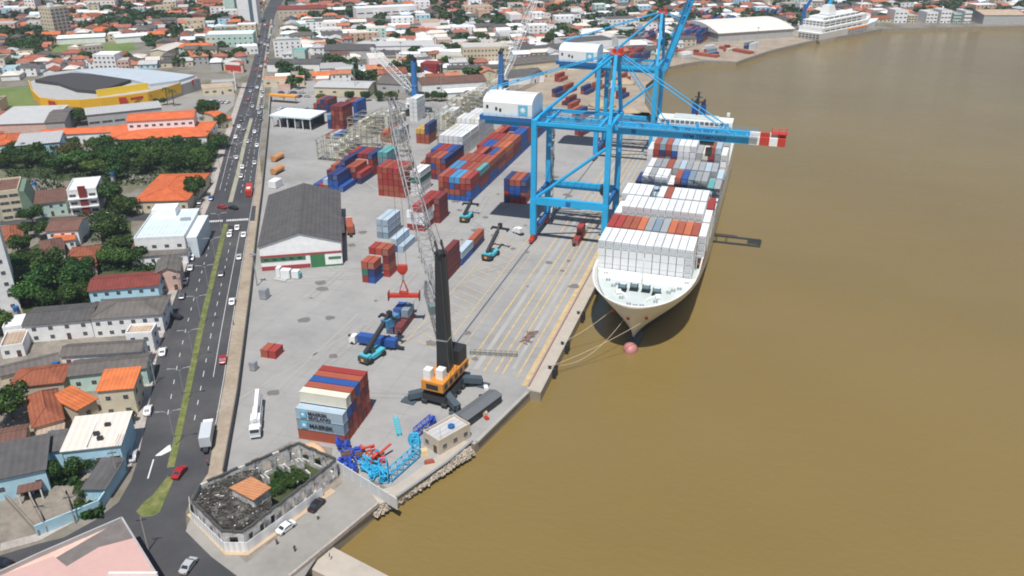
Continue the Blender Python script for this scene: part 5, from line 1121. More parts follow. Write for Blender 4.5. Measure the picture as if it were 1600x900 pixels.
# far harbour cranes behind the cruise ship
for i, (a, hh) in enumerate(((1252, 50), (1283, 46))):
    t = thing('far_quay_crane', ['slim dark blue crane', 'brighter blue crane leaning'][i] + ' behind the stern of the cruise ship', 'crane', (*at(a, 50), 0), 0)
    b = MB(); b.box((0, 0, 0), (8, 8, 4)); b.build('base', m_black, t); MB().beam((0, 0, 4), (0, 0, 26), 3.4).build('tower', m_dblue, t); MB().beam((0, 0, 20), (14, 8, hh), 2.2).build('boom', m_dblue if i == 0 else m_blue, t)

# ================================================================ TOWN FILL: one thing per house, the farthest rest as one mass
RD = Vector((-.503, .864)); RN = Vector((.864, .503))
EXC_PX = [[(-5, 125), (330, 100), (372, 140), (365, 200), (330, 240), (0, 240)], [(68, 66), (240, 60), (240, 92), (70, 94)]]
def road_clear(X, Y):
    if Y > 1480: return True
    l_, r_ = edge_at(RL, Y) if Y > RL[0][1] else -1e3, edge_at(RR, Y)
    return not (l_ - 9 < X < r_ + 11)
PORTX = [(-120, 100), (-285, 418), (-330, 500), (-300, 540), (-170, 590), (-110, 720), (-80, 770), (-30, 860), (30, 960), (160, 1010), (240, 1040), (700, 1260), (2500, 1900), (2500, 0), (0, 0)]
def free(X, Y, r):
    if inpoly((X, Y), PORTX): return False
    if not road_clear(X, Y): return False
    for cx, cy, cr_, f in FOOT:
        if f:
            ox, oy, W, D, rz = f; dx, dy = X - ox, Y - oy; lx = math.cos(rz) * dx + math.sin(rz) * dy; ly = -math.sin(rz) * dx + math.cos(rz) * dy
            if -r < lx < W + r and -r < ly < D + r: return False
        elif math.hypot(X - cx, Y - cy) < cr_ + r: return False
    q = px(X, Y)
    return not any(inpoly(q, e) for e in EXC_PX)
LM = [('grey tower', (88, 50)), ('yellow store', (180, 140)), ('striped white tower', (388, 30)), ('mint office', (360, 72)), ('orange school', (200, 205)), ('cream office block', (760, 95)), ('modernist school', (605, 28)), ('left blue crane', (646, 130)), ('car park', (455, 150)), ('green field', (130, 80)), ('vaulted warehouse', (1180, 50)), ('cruise ship', (1320, 45)), ('red civic building', (472, 26)), ('top edge centre', (780, 8)), ('raised gantry boom', (1050, 60)), ('upper left corner', (5, 5)), ('left edge middle', (5, 120)), ('blue shore sheds', (1500, 15)), ('top edge right', (1200, 5)), ('store forecourt', (300, 165)), ('avenue far end', (425, 10)), ('right blue crane', (782, 130))]
_near = {}
def near_label(desc, X, Y, h=3):
    q = px(X, Y, h); nm, lp = min(LM, key=lambda a: (a[1][0] - q[0]) ** 2 + 5 * (a[1][1] - q[1]) ** 2)
    dx, dy = q[0] - lp[0], (q[1] - lp[1]) * 2.2
    side = ('right of' if dx > 0 else 'left of') if abs(dx) > abs(dy) else ('in front of' if dy > 0 else 'behind')
    k = (desc, nm, side); _near.setdefault(k, []).append(((dx * dx + dy * dy), len(_near.get(k, ())))); return k, math.hypot(dx, dy)
pend = []
def queue_label(o, desc, X, Y, cat, group):
    k, d = near_label(desc, X, Y); pend.append((k, d, o, cat, group))
def flush_labels():
    g = {}
    for k, d, o, cat, group in pend: g.setdefault(k, []).append((d, o, cat, group))
    for (desc, nm, side), L in g.items():
        L.sort(key=lambda a: a[0])
        for i, (d, o, cat, group) in enumerate(L): tag(o, '%s %s the %s, %s away from it' % (desc, side, nm, ordn(i) + ' nearest' if False else ordn(i)), cat, group)
    pend.clear()
cells = []
hr = random.Random(21)
for i in range(-72, 88):
    for j in range(-2, 118):
        p = Vector((-250, 330)) + RN * (i * 13.2) + RD * (j * 13.2); p += Vector((hr.uniform(-3, 3), hr.uniform(-3, 3)))
        q = px(p.x, p.y)
        if not (-40 < q[0] < 1640 and -25 < q[1] < 235): continue
        if q[1] > 165 and q[0] > 330: continue
        cells.append((math.hypot(p.x, p.y), p, q))
cells.sort(key=lambda a: a[0])
rk_ = ['terracotta', 'terracotta', 'terracotta', 'dusty red', 'dusty red', 'orange', 'rust', 'brown', 'grey', 'grey', 'grey', 'light grey', 'light grey', 'white', 'white', 'dark', 'dark', 'bone', 'bone', 'ice blue']
wk_ = ['white', 'white', 'white', 'cream', 'cream', 'beige', 'pale blue', 'pink', 'mint', 'grey', 'peach', 'white']
house_n = 0; TREE_SPOTS = []; mass = MB(); MN = sorted(WALL); RNs = sorted(ROOF); proto = {}
for d, p, q in cells:
    r_ = hr.random(); W = hr.uniform(9, 15.5); D = hr.uniform(8, 13); h = hr.choice((3.2, 3.6, 3.8, 6.2, 6.5, 4)); 
    if hr.random() < .07: h = hr.choice((9.5, 12.5)); W += 3
    if hr.random() < .05: W *= 1.8; D *= 1.5
    isn = noise.noise(Vector((p.x * .012, p.y * .012, 0)))
    if not free(p.x, p.y, 5.5): continue
    if r_ < .10 + max(0, isn) * .4: TREE_SPOTS.append(p); continue
    rz = math.atan2(RN.y, RN.x) + hr.choice((0, 0, 0, math.pi / 2)) + hr.uniform(-.06, .06)
    wl, rf = hr.choice(wk_), hr.choice(rk_)
    kind = 'flat' if h > 7 or rf in ('white', 'light grey', 'bone') and hr.random() < .6 else hr.choice(('gable', 'hip', 'hip', 'gable'))
    if kind == 'flat': rf = hr.choice(('light grey', 'white', 'grey', 'tan', 'bone'))
    if q[0] > 425 and 38 < q[1] < 120:
        if hr.random() < .6: rf = hr.choice(('white', 'light grey', 'grey', 'dark', 'bone', 'white')); W = min(W * 1.4, 22)
        if hr.random() < .3: wl = 'white'
    cs, sn = math.cos(rz), math.sin(rz); ox, oy = p.x - cs * W / 2 + sn * D / 2, p.y - sn * W / 2 - cs * D / 2
    if hr.random() < .22: 
        TREE_SPOTS.append(p + Vector((hr.uniform(-9, 9), hr.uniform(-9, 9))))
    if house_n < 225:
        t = bpy.data.objects.new('house' if h < 9 else 'apartment_house', None); C.objects.link(t); t.location = (ox, oy, 0); t.rotation_euler = (0, 0, rz)
        walls(W, D, h, kind, 2, None).build('wall', wm(wl), t); inst(roof_mesh(kind, W, D, h, 2.0, [rm(rf), wm(wl) if kind == 'flat' else rm(rf)]), 'roof', t)
        fn = 1 if h < 5 else 2 if h < 8 else int(h / 3)
        nwin = max(2, int(W / 4))
        for f in range(fn):
            for k in range(nwin): inst(win_me, 'window', t, (W * (k + .5) / nwin, -.08, 1.1 + f * 3.05), 0, (1.4, 1, 1.2))
        queue_label(t, '%s roofed %s %s' % (rf, wl, 'house' if h < 9 else 'block'), p.x, p.y, 'house' if h < 9 else 'building', 'houses of the town beyond the port')
    else:
        k0 = len(mass.f); wi, ri = MN.index(wl), len(MN) + RNs.index(rf)
        def tr(x, y): return (ox + cs * x - sn * y, oy + sn * x + cs * y)
        c4_ = [tr(0, 0), tr(W, 0), tr(W, D), tr(0, D)]
        mass.prism(c4_, -.2, h, wi)
        if kind == 'flat': mass.prism([tr(.3, .3), tr(W - .3, .3), tr(W - .3, D - .3), tr(.3, D - .3)], h - .1, h + .25, ri)
        else:
            e = .5; m0, m1 = (tr(D * .4, D / 2), tr(W - D * .4, D / 2)) if kind == 'hip' else (tr(-e, D / 2), tr(W + e, D / 2)); a4 = [tr(-e, -e), tr(W + e, -e), tr(W + e, D + e), tr(-e, D + e)]
            mass.add([(*v, h + .05) for v in a4] + [(*m0, h + 2.2), (*m1, h + 2.2)], [(0, 1, 5, 4), (2, 3, 4, 5), (3, 0, 4), (1, 2, 5), (3, 2, 1, 0)], ri)
        nw_ = max(2, int(W / 4.5))
        for f in range(1 if h < 5 else 2 if h < 8 else int(h / 3)):
            for k in range(nw_):
                c = tr(W * (k + .5) / nw_, -.05); mass.box((c[0], c[1], 1.2 + f * 3), (1.5, .12, 1.2), rz, len(MN) + len(RNs))
    FOOT_small = None; house_n += 1
tag(mass.build('distant_houses', [wm(c) for c in MN] + [rm(c) for c in RNs] + [m_glass], fix=False), 'mass of small tiled and flat roofed houses of the far town near the top edge', 'houses', kind='stuff')
print('houses', house_n, 'cells', len(cells))
# ================================================================ TREES
def leaf_mat(name, col, tr=.25):
    m = bpy.data.materials.new(name); m.use_nodes = True; n = m.node_tree.nodes; l = m.node_tree.links; b = n['Principled BSDF']; b.inputs['Roughness'].default_value = .6; b.inputs['Specular IOR Level'].default_value = .25
    oi = n.new('ShaderNodeObjectInfo'); tc = n.new('ShaderNodeNewGeometry'); t = n.new('ShaderNodeTexNoise'); t.inputs['Scale'].default_value = .5; l.new(tc.outputs['Position'], t.inputs['Vector'])
    hs = n.new('ShaderNodeHueSaturation'); hs.inputs['Color'].default_value = (*col, 1)
    a = n.new('ShaderNodeMapRange'); a.inputs[3].default_value = .55; a.inputs[4].default_value = 1.5; l.new(t.outputs['Fac'], a.inputs[0])
    c = n.new('ShaderNodeMapRange'); c.inputs[3].default_value = .47; c.inputs[4].default_value = .525; l.new(oi.outputs['Random'], c.inputs[0]); l.new(c.outputs[0], hs.inputs['Hue']); l.new(a.outputs[0], hs.inputs['Value']); l.new(hs.outputs[0], b.inputs['Base Color'])
    return m
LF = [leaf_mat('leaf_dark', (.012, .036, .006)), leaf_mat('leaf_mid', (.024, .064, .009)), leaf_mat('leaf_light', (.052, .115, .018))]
m_bark = M('bark', (.12, .09, .065), .95, .3, .8)
def crown(seed, leaves, ls, squash=.72, mats=LF):
    r = random.Random(seed); b = MB(); lobes = []
    for i in range(9): a = r.random() * 6.28; q = r.uniform(.15, .62); lobes.append((q * math.cos(a), q * math.sin(a), .62 + r.uniform(-.22, .3) * (1 - q * .5), r.uniform(.26, .44)))
    for k in range(leaves):
        lx, ly, lz, lr_ = r.choice(lobes); v = Vector((r.gauss(0, 1), r.gauss(0, 1), r.gauss(.25, 1))).normalized() * lr_ * r.uniform(.62, 1.06); p = Vector((lx + v.x, ly + v.y, lz + v.z * squash))
        nrm = (v.normalized() + Vector((r.gauss(0, .5), r.gauss(0, .5), r.gauss(.3, .5)))).normalized(); u = nrm.orthogonal().normalized(); w2 = nrm.cross(u); a = r.random() * 6.28; s = ls * r.uniform(.6, 1.3)
        u, w2 = (u * math.cos(a) + w2 * math.sin(a)) * s, (w2 * math.cos(a) - u * math.sin(a)) * s * .75
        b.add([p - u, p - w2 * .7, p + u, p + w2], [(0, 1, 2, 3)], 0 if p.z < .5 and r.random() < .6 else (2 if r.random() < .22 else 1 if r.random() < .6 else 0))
    return b.mesh('crown', mats, fix=False)
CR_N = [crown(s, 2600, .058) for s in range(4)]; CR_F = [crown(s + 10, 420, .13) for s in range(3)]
def trunk_mesh(seed):
    r = random.Random(seed); b = MB().tube([(0, 0, -.02), (.01, .0, .2), (.0, .02, .42)], .045, 7, r2=.03)
    for k in range(5): a = k * 1.26 + r.random(); b.tube([(0, .01, .32), (.18 * math.cos(a), .18 * math.sin(a), .5), (.36 * math.cos(a), .36 * math.sin(a), .68)], .024, 5, r2=.008)
    return b.mesh('trunk', m_bark)
TR = [trunk_mesh(s) for s in range(3)]
ORG = [leaf_mat('leaf_rusty', (.09, .05, .015)), leaf_mat('leaf_mid2', (.07, .09, .022)), leaf_mat('leaf_rusty2', (.12, .075, .02))]
CR_L = crown(55, 2400, .06, mats=[LF[1], LF[2], leaf_mat('leaf_yellow_green', (.10, .16, .03))])
CR_N.append(CR_L)
CR_O = crown(77, 2200, .06, mats=ORG)
def tree(X, Y, rad, far_=False, label=None, me=None, z=0, hk=1.15):
    t = bpy.data.objects.new('tree', None); C.objects.link(t); t.location = (X, Y, z); t.rotation_euler = (0, 0, rng.random() * 6.28); s = rad
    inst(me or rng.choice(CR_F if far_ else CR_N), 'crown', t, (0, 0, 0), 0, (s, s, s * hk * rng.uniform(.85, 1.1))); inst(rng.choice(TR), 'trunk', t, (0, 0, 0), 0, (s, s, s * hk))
    if label: tag(t, label, 'tree', 'trees')
    else: queue_label(t, rng.choice(('dark green tree', 'bushy green tree', 'broad green tree')), X, Y, 'tree', 'trees of the town beyond the port')
    return t
# wooded belt below the school, and garden trees (pixel at the foot, radius)
belt = [((122, 268), 8.5), ((230, 270), 7), ((275, 266), 7.5), ((318, 268), 6.5), ((170, 245), 7.5), ((228, 244), 7.5), ((275, 242), 7.5), ((180, 268), 8), ((60, 255), 7), ((30, 245), 6), ((8, 262), 6), ((345, 232), 6), ((110, 252), 8), ((135, 262), 8), ((165, 258), 7.5), ((190, 262), 8), ((215, 256), 7.5), ((240, 258), 7), ((265, 254), 7.5), ((290, 252), 7), ((312, 256), 7), ((333, 248), 6.5), ((150, 240), 6), ((205, 240), 6), ((250, 240), 6.5), ((300, 238), 6), ((335, 228), 6), ((100, 270), 7), ((70, 262), 6), ((40, 262), 6), ((20, 255), 6), ((180, 282), 6.5), ((150, 275), 7), ((55, 245), 5), ((85, 240), 5), ((120, 235), 5)]
for i, (p, r_) in enumerate(belt): A = at(*p); tree(A[0], A[1], r_ * 1.12, label='dark leafy tree in the belt below the orange school, %s counted' % ordn(i), me=CR_O if i in (12, 26) else None)
gt = [((305, 312), 7, 'round dark tree right of the bright orange hall'), ((172, 322), 8.5, 'large green tree left of the orange hall, upper'), ((198, 335), 7, 'large green tree left of the orange hall, lower'), ((180, 372), 7, 'bright green tree left of the big white flat roof'), ((195, 395), 6, 'green tree below left of the big white flat roof'), ((165, 352), 5, 'small green tree beside the garden lawn'),
      ((30, 440), 7.5, 'big green tree right of the white slab, first'), ((52, 452), 8, 'big green tree right of the white slab, second'), ((75, 462), 8, 'big green tree right of the white slab, third'), ((98, 458), 7.5, 'big green tree right of the white slab, fourth'), ((120, 452), 7, 'big green tree right of the white slab, fifth'), ((48, 425), 7, 'green tree in the back row beside the white slab'), ((75, 430), 7, 'green tree in the middle of the back row by the slab'), ((130, 432), 6, 'green tree right end of the back row by the slab'), ((45, 478), 6.5, 'dark tree at the foot of the white slab'), ((100, 480), 6.5, 'dark green tree above the grey roofs'), ((128, 470), 5, 'small dark tree above the grey roofs'),
      ((30, 398), 6, 'green tree over the rust roof at the left edge'), ((60, 372), 6, 'green tree between the left cottages'), ((52, 350), 5.5, 'dark tree beneath the cream apartments'), ((172, 415), 5.5, 'garden tree left of the pink house, first'), ((195, 418), 5.5, 'garden tree left of the pink house, second'), ((218, 415), 5, 'garden tree left of the pink house, third'), ((250, 400), 5, 'bright tree before the grey shop roof'), ((20, 655), 7, 'dark green tree at the left edge beside the rust hip roof'), ((5, 520), 5, 'small tree at the left edge under the slab'),
      ((108, 642), 3, 'small bush tree behind the rust hip house'), ((45, 705), 3, 'small garden tree above the dark blue warehouse'), ((65, 695), 2.6, 'small garden tree beside the blue annex'), ((100, 752), 4, 'leafy tree in the corner yard by the warehouse door'), ((120, 742), 3, 'low tree between yard and cream warehouse'), ((150, 735), 3.2, 'round tree behind the garage roof'), ((130, 775), 2.6, 'small bush beside the garage'), ((128, 800), 2.2, 'low bush behind the blue wall'), ((205, 662), 2.6, 'narrow tree beside the avenue by the warehouse'),
      ((325, 185), 8, 'big dark tree behind the small gatehouse'), ((350, 198), 6, 'round green tree beside the gatehouse'), ((250, 165), 4, 'tree beside the yellow store front, left'), ((98, 192), 6.5, 'tree before the yellow store, left one'), ((125, 195), 7, 'tree before the yellow store, right one'), ((85, 205), 5, 'dark tree left of the school wing'),
      ((503, 160), 5, 'round dark tree behind the brown container stack'), ((545, 158), 4.5, 'small tree behind the racks, first'), ((570, 158), 4.5, 'small tree behind the racks, second'), ((592, 158), 4.5, 'small tree behind the racks, third'), ((612, 156), 4.5, 'small tree left of the left blue crane'), ((675, 158), 5, 'tree right of the left blue crane'), ((690, 158), 4.5, 'second tree right of the left blue crane'),
      ((530, 108), 8, 'wide tree before the dark hall, first'), ((552, 110), 8, 'wide tree before the dark hall, second'), ((515, 104), 7, 'wide tree before the dark hall, third'), ((570, 108), 6, 'wide tree before the dark hall, fourth'), ((865, 62), 9, 'dark round tree beyond the cream hall, left'), ((893, 64), 9, 'dark round tree beyond the cream hall, middle'), ((945, 56), 8, 'dark round tree beyond the cream hall, right'), ((880, 58), 8, 'dark round tree beyond the cream hall, rear')]
for p, r_, lb in gt: A = at(*p); tree(A[0], A[1], r_ * 1.12, label=lb, far_=p[1] < 130)
# ruin courtyard bushes
for i, p in enumerate(((440, 764), (454, 756), (428, 770), (468, 752))): A = at(*p); tree(A[0], A[1], 3.0, label='wild green bush growing inside the roofless ruin, %s of four' % ORD[i], hk=.8)
far_band = [(0, 90, 60, 12), (20, 60, 78, 10), (60, 105, 20, 8), (150, 190, 38, 9), (520, 560, 8, 10), (560, 640, 44, 12), (30, 70, 85, 10), (240, 300, 58, 8), (210, 260, 72, 8)]
for a, c, y, k in far_band:
    for i in range(k): A = at(rng.uniform(a, c), y + rng.uniform(-6, 6)); TREE_SPOTS.append(Vector(A))
TREE_SPOTS.sort(key=lambda p: p.length)
for i, p in enumerate(TREE_SPOTS[:170]): 
    if not inpoly((p.x, p.y), PORTX) and road_clear(p.x, p.y): tree(p.x, p.y, rng.uniform(5, 8.5), far_=True)
mass = MB(); rr = random.Random(9)
for p in TREE_SPOTS[170:]:
    if inpoly((p.x, p.y), PORTX) or not road_clear(p.x, p.y): continue
    R_ = rr.uniform(4.5, 8.5)
    for k in range(90):
        v = Vector((rr.gauss(0, 1), rr.gauss(0, 1), rr.gauss(0, 1))).normalized() * rr.uniform(.6, 1.05); c = Vector((p.x + v.x * R_, p.y + v.y * R_, R_ * .75 + v.z * R_ * .6)); s = R_ * .24; u = v.orthogonal().normalized() * s; w2 = v.cross(u).normalized() * s
        mass.add([c - u, c - w2, c + u, c + w2], [(0, 1, 2, 3)], rr.choice((0, 0, 1)))
tag(mass.build('distant_trees', LF, fix=False), 'scattered dark trees between the farthest houses near the top edge', 'trees', kind='stuff')
# garden shrubs as ground cover
sh = MB(); rr = random.Random(4)
for a, c, y0, y1, n_ in ((20, 140, 400, 480, 420), (150, 250, 385, 425, 220), (110, 330, 235, 290, 520), (10, 100, 235, 300, 240), (120, 200, 330, 380, 160), (75, 125, 740, 760, 70), (125, 160, 790, 812, 60), (430, 470, 740, 762, 80)):
    for k in range(n_ * 6):
        A = at(rr.uniform(a, c), rr.uniform(y0, y1)); s = rr.uniform(.3, .7); v = Vector((rr.gauss(0, 1), rr.gauss(0, 1), abs(rr.gauss(0, 1)) + .4)).normalized(); u = v.orthogonal().normalized() * s; w2 = v.cross(u) ; c_ = Vector((A[0], A[1], rr.uniform(.1, 1.6)))
        sh.add([c_ - u, c_ - w2, c_ + u, c_ + w2], [(0, 1, 2, 3)], rr.choice((0, 0, 1)))
tag(sh.build('undergrowth', LF, fix=False), 'low green undergrowth between the garden trees at left', 'undergrowth', kind='stuff')
# palms at the store forecourt
def palm(p, h, label):
    A = at(*p); t = thing('palm_tree', label, 'palm', (A[0], A[1], 0), 0); MB().tube([(0, 0, 0), (.3, 0, h * .5), (.1, .1, h)], .3, 7, r2=.2).build('trunk', m_bark, t); b = MB()
    for k in range(16):
        a = k * .7; d = Vector((math.cos(a), math.sin(a), 0)); s = Vector((-d.y, d.x, 0)) * .45; pr = Vector((.1, .1, h))
        for j in range(5):
            q0, q1 = j / 5, (j + 1) / 5; f = lambda q: Vector((.1, .1, h)) + d * 3.4 * q + Vector((0, 0, 1.2 * q - 3 * q * q + (k % 3) * .25)); w0, w1 = 1 - abs(q0 - .4), 1 - abs(q1 - .4)
            b.add([f(q0) - s * w0, f(q0) + s * w0, f(q1) + s * w1, f(q1) - s * w1], [(0, 1, 2, 3)])
    b.build('fronds', LF[1], t, fix=False)
palm((262, 165), 11, 'palm tree standing before the yellow store, left of two'); palm((272, 166), 10, 'palm tree standing before the yellow store, right of two')

# ================================================================ VEHICLES
m_tyre = M('tyre_black', (.02, .02, .02), .85, .1); m_lamp = M('lamp_clear', (.7, .7, .65), .2, .02); m_tail = M('tail_red', (.4, .02, .02), .3, .02)
CARC = {'white': (.78, .78, .78), 'silver': (.45, .46, .47), 'black': (.02, .02, .022), 'red': (.40, .02, .02), 'dark grey': (.09, .095, .10), 'blue': (.05, .10, .28), 'beige': (.45, .38, .28)}
_car = {}
def car_meshes(c):
    if c in _car: return _car[c]
    pm = M('car_' + c.replace(' ', '_'), CARC[c], .3, .03, spec=.6)
    prof = [(-2.1, .35), (-2.15, .75), (-1.95, .95), (-1.35, 1.0), (-.75, 1.42), (.75, 1.46), (1.5, 1.02), (2.1, .9), (2.15, .6), (2.1, .35)]
    body = MB(); body.loft([[(sx * w_, y, z) for y, z in [(p[0] * k, p[1] * k2 + z0) for p in prof]] for sx, w_, k, k2, z0 in ((-1, .84, .97, .97, 0), (-1, .80, 1, 1, 0), (1, .80, 1, 1, 0), (1, .84, .97, .97, 0))], cap=True, closed=True)
    bm_ = body.mesh('body', pm)
    gl = MB(); gl.add([(-.68, 1.44, 1.05), (.68, 1.44, 1.05), (.6, .80, 1.47), (-.6, .80, 1.47)], [(0, 1, 2, 3)]); gl.add([(-.68, -1.32, 1.05), (.68, -1.32, 1.05), (.6, -.80, 1.45), (-.6, -.80, 1.45)], [(3, 2, 1, 0)])
    for s in (-1, 1): gl.add([(s * .86, -1.0, 1.05), (s * .86, 1.1, 1.05), (s * .84, .7, 1.38), (s * .84, -.7, 1.38)], [(0, 1, 2, 3) if s > 0 else (3, 2, 1, 0)])
    g_ = gl.mesh('windows', m_glass, fix=False)
    wh = MB().wheel((0, 0, 0), .33, .22, (1, 0, 0), 12).mesh('wheel', m_tyre); hl = MB().box((0, 0, 0), (.35, .08, .14)).mesh('headlight', m_lamp); tl = MB().box((0, 0, 0), (.3, .08, .16)).mesh('tail_light', m_tail)
    _car[c] = (bm_, g_, wh, hl, tl); return _car[c]
def car(X, Y, rz, c, label, z=.06, s=1.08):
    b, g, wh, hl, tl = car_meshes(c); t = thing('car', label, 'car', (X, Y, z), rz, 'cars on the avenue and side streets'); t.scale = (s, s, s)
    inst(b, 'body', t); inst(g, 'windows', t)
    for x in (-.78, .78):
        for y in (-1.3, 1.35): inst(wh, 'wheel', t, (x, y, .33))
        inst(hl, 'headlight', t, (x * .78, 2.14, .66)); inst(tl, 'tail_light', t, (x * .8, -2.13, .72))
    return t
RZ = math.atan2(.864, -.503) - math.pi / 2
nearcars = [((281, 742), 'red', 'dark red car beside the traffic island at the junction', R(8)), ((349, 565), 'red', 'bright red car in the outer lane beside the verge', RZ), ((209, 716), 'silver', 'silver car parked by the light blue wall', RZ), ((295, 888), 'silver', 'silver car at the bottom edge of the junction', R(5)), ((447, 828), 'white', 'white car parked on the plaza beside the hoarding', R(-18)), ((495, 793), 'black', 'black car parked by the ruin entrance on the plaza', R(-8)), ((232, 645), 'white', 'white car parked beside the garage front, lower avenue', RZ), ((255, 553), 'white', 'white car parked by the mint house', RZ), ((285, 465), 'dark grey', 'dark grey car parked beside the grey hip roofed house', RZ), ((275, 498), 'black', 'black car beside the white house wall', RZ + R(60)), ((363, 474), 'white', 'white car in the right lane level with the hip roof', RZ), ((290, 442), 'white', 'white car parked by the pink house', RZ), ((300, 405), 'white', 'white car parked at the kerb below the grey shop', RZ), ((298, 421), 'silver', 'silver car parked at the kerb by the pink house gable', RZ), ((307, 392), 'white', 'small white car at the kerb right of the shop', RZ), ((346, 430), 'dark grey', 'dark grey car in the inner right lane', RZ), ((374, 404), 'silver', 'silver car at the outer edge near the warehouse', RZ), ((347, 326), 'red', 'red car turning at the crossroads', R(80)), ((365, 327), 'black', 'black car turning right behind the red one', R(78)), ((361, 360), 'black', 'black car waiting by the zebra crossing, inner lane', RZ), ((359, 369), 'white', 'white car behind the black one at the crossing', RZ), ((371, 358), 'white', 'white car in the middle lane at the zebra crossing', RZ), ((381, 369), 'white', 'white car in the outer lane near the crossing', RZ), ((311, 378), 'black', 'black car parked left below the crossing', RZ), ((379, 263), 'white', 'white car just past the median beyond the crossing', RZ), ((377, 277), 'silver', 'silver car behind the red bus', RZ), ((20, 552), 'blue', 'blue car in the yard of the slate roofed house', R(100)), ((3, 884), 'black', 'black car at the left end of the lower street', R(100)), ((88, 622 - 26), 'blue', 'small blue car beside the wide rust roof', R(95)),
            ((312, 318), 'dark grey', 'dark grey car parked under the round tree', RZ), ((330, 312), 'blue', 'blue car waiting at the side street mouth', RZ), ((165, 338), 'white', 'white van-like car on the side street', R(90)), ((300, 340), 'black', 'black car on the side street near the white roof', RZ)]
for p, c, lb, rz in nearcars: A = at(*p); car(A[0], A[1], rz, c, lb)
lanes = [(RR, .2, 'inner right lane'), (RR, .52, 'middle right lane'), (RR, .82, 'outer right lane'), (RL, .25, 'inner left lane'), (RL, .6, 'outer left lane')]
vr = random.Random(12); allc = MED + MED2
for side, tt, nm in lanes:
    y = 330 + vr.uniform(0, 12); k = 0
    while y < 760:
        y += vr.choice((14, 20, 28, 40, 50)) if 'right' in nm else vr.choice((14, 20, 34, 50)); mx = edge_at(allc, y); ex = edge_at(side, y)
        if vr.random() < .2: continue
        c = vr.choice(('white', 'white', 'silver', 'black', 'dark grey', 'red', 'blue', 'silver')); car(mx + (ex - mx) * tt, y, RZ, c, '%s car on the avenue beyond the crossing, %s, %s from the crossing' % (c, nm, ordn(k)) , s=1.12); k += 1
for i in range(22):
    A = at(432 + vr.uniform(0, 60), vr.choice((146, 152, 172, 180))); c = vr.choice(('white', 'dark grey', 'silver', 'blue')); car(A[0], A[1], R(90) if i % 2 else 0, c, '%s car parked in the car park behind the port, %s counted' % (c, ordn(i)), s=1.1)
for i in range(9):
    A = at(*lerp((330, 160), (362, 162), (i % 5) / 5)); c = vr.choice(('white', 'blue', 'silver')); car(A[0] , A[1] - (i // 5) * 9, 0, c, '%s car parked on the store forecourt, %s counted' % (c, ordn(i)), s=1.1)
# bus and box truck, trucks in the yard
A = at(390, 302); t = thing('bus', 'red bus driving in the outer lane beyond the crossing', 'bus', (A[0], A[1], .06), RZ)
MB().box((0, 0, .4), (2.7, 11.5, 2.7)).build('body', m_pred, t); MB().box((0, 0, 1.7), (2.76, 11.0, .9)).build('windows', m_glass, t); MB().box((0, 5.77, 1.3), (2.3, .06, 1.5)).build('windscreen', m_glass, t); MB().box((0, -2, 3.1), (1.6, 2.4, .25)).build('roof_unit', m_pwhite, t)
for x in (-1.15, 1.15):
    for y in (-3.6, 3.8): MB().wheel((x, y, .5), .5, .3).build('wheel', m_tyre, t)
def lorry(p, rz, label, boxc, L=6.5, z=.06, name='box_truck', cab=m_pwhite, load=True, s=1.1):
    A = at(*p); t = thing(name, label, 'truck', (A[0], A[1], z), rz); t.scale = (s, s, s)
    MB().box((0, -L * .15, .7), (1.1, L + 2.2, .3)).build('chassis', m_black, t)
    c = MB().loft([[(-1.2, L / 2 + .3, .5), (1.2, L / 2 + .3, .5), (1.2, L / 2 + 2.3, .5), (-1.2, L / 2 + 2.3, .5)], [(-1.2, L / 2 + .3, 1.6), (1.2, L / 2 + .3, 1.6), (1.2, L / 2 + 2.3, 1.6), (-1.2, L / 2 + 2.3, 1.6)], [(-1.12, L / 2 + .3, 2.8), (1.12, L / 2 + .3, 2.8), (1.12, L / 2 + 1.8, 2.8), (-1.12, L / 2 + 1.8, 2.8)]], closed=True).build('cab', cab, t)
    MB().beam((0, L / 2 + 2.28, 1.72), (0, L / 2 + 1.88, 2.6), 2.0, .06, up=(1, 0, 0)).build('windscreen', m_glass, c)
    if load: MB().box((0, -L * .05, 1.02), (2.5, L, 2.5)).build('cargo_box', boxc, t)
    else: MB().box((0, -L * .05, 1.02), (2.5, L, .25)).build('flatbed', m_black, t)
    for x in (-1.05, 1.05):
        for y in (L / 2 + 1.3, -L * .32, -L * .32 - 1.2): MB().wheel((x, y, .5), .5, .35).build('wheel', m_tyre, t)
    return t
lorry((325, 690), RZ, 'grey box truck driving in the outer lane toward the port corner', M('truck_grey', (.55, .58, .60), .5, .08))
lorry((533, 360), R(30), 'truck carrying a white container parked beside the grey warehouse', cmat('cream'), 10)
lorry((547, 360), R(30), 'truck carrying a rust container right of the white one', cmat('rust'), 10)
lorry((588, 541), R(91), 'white cab truck with long blue container beside the near reach stacker', cmat('blue'), 12.5, s=1.0)
lorry((905, 372), 0, 'flatbed truck standing beneath the nearer gantry crane', m_black, 12, load=False)
b0 = lorry((811, 366), R(60), 'small white service truck beside the gantry crane leg', m_pwhite, 3, s=.8)
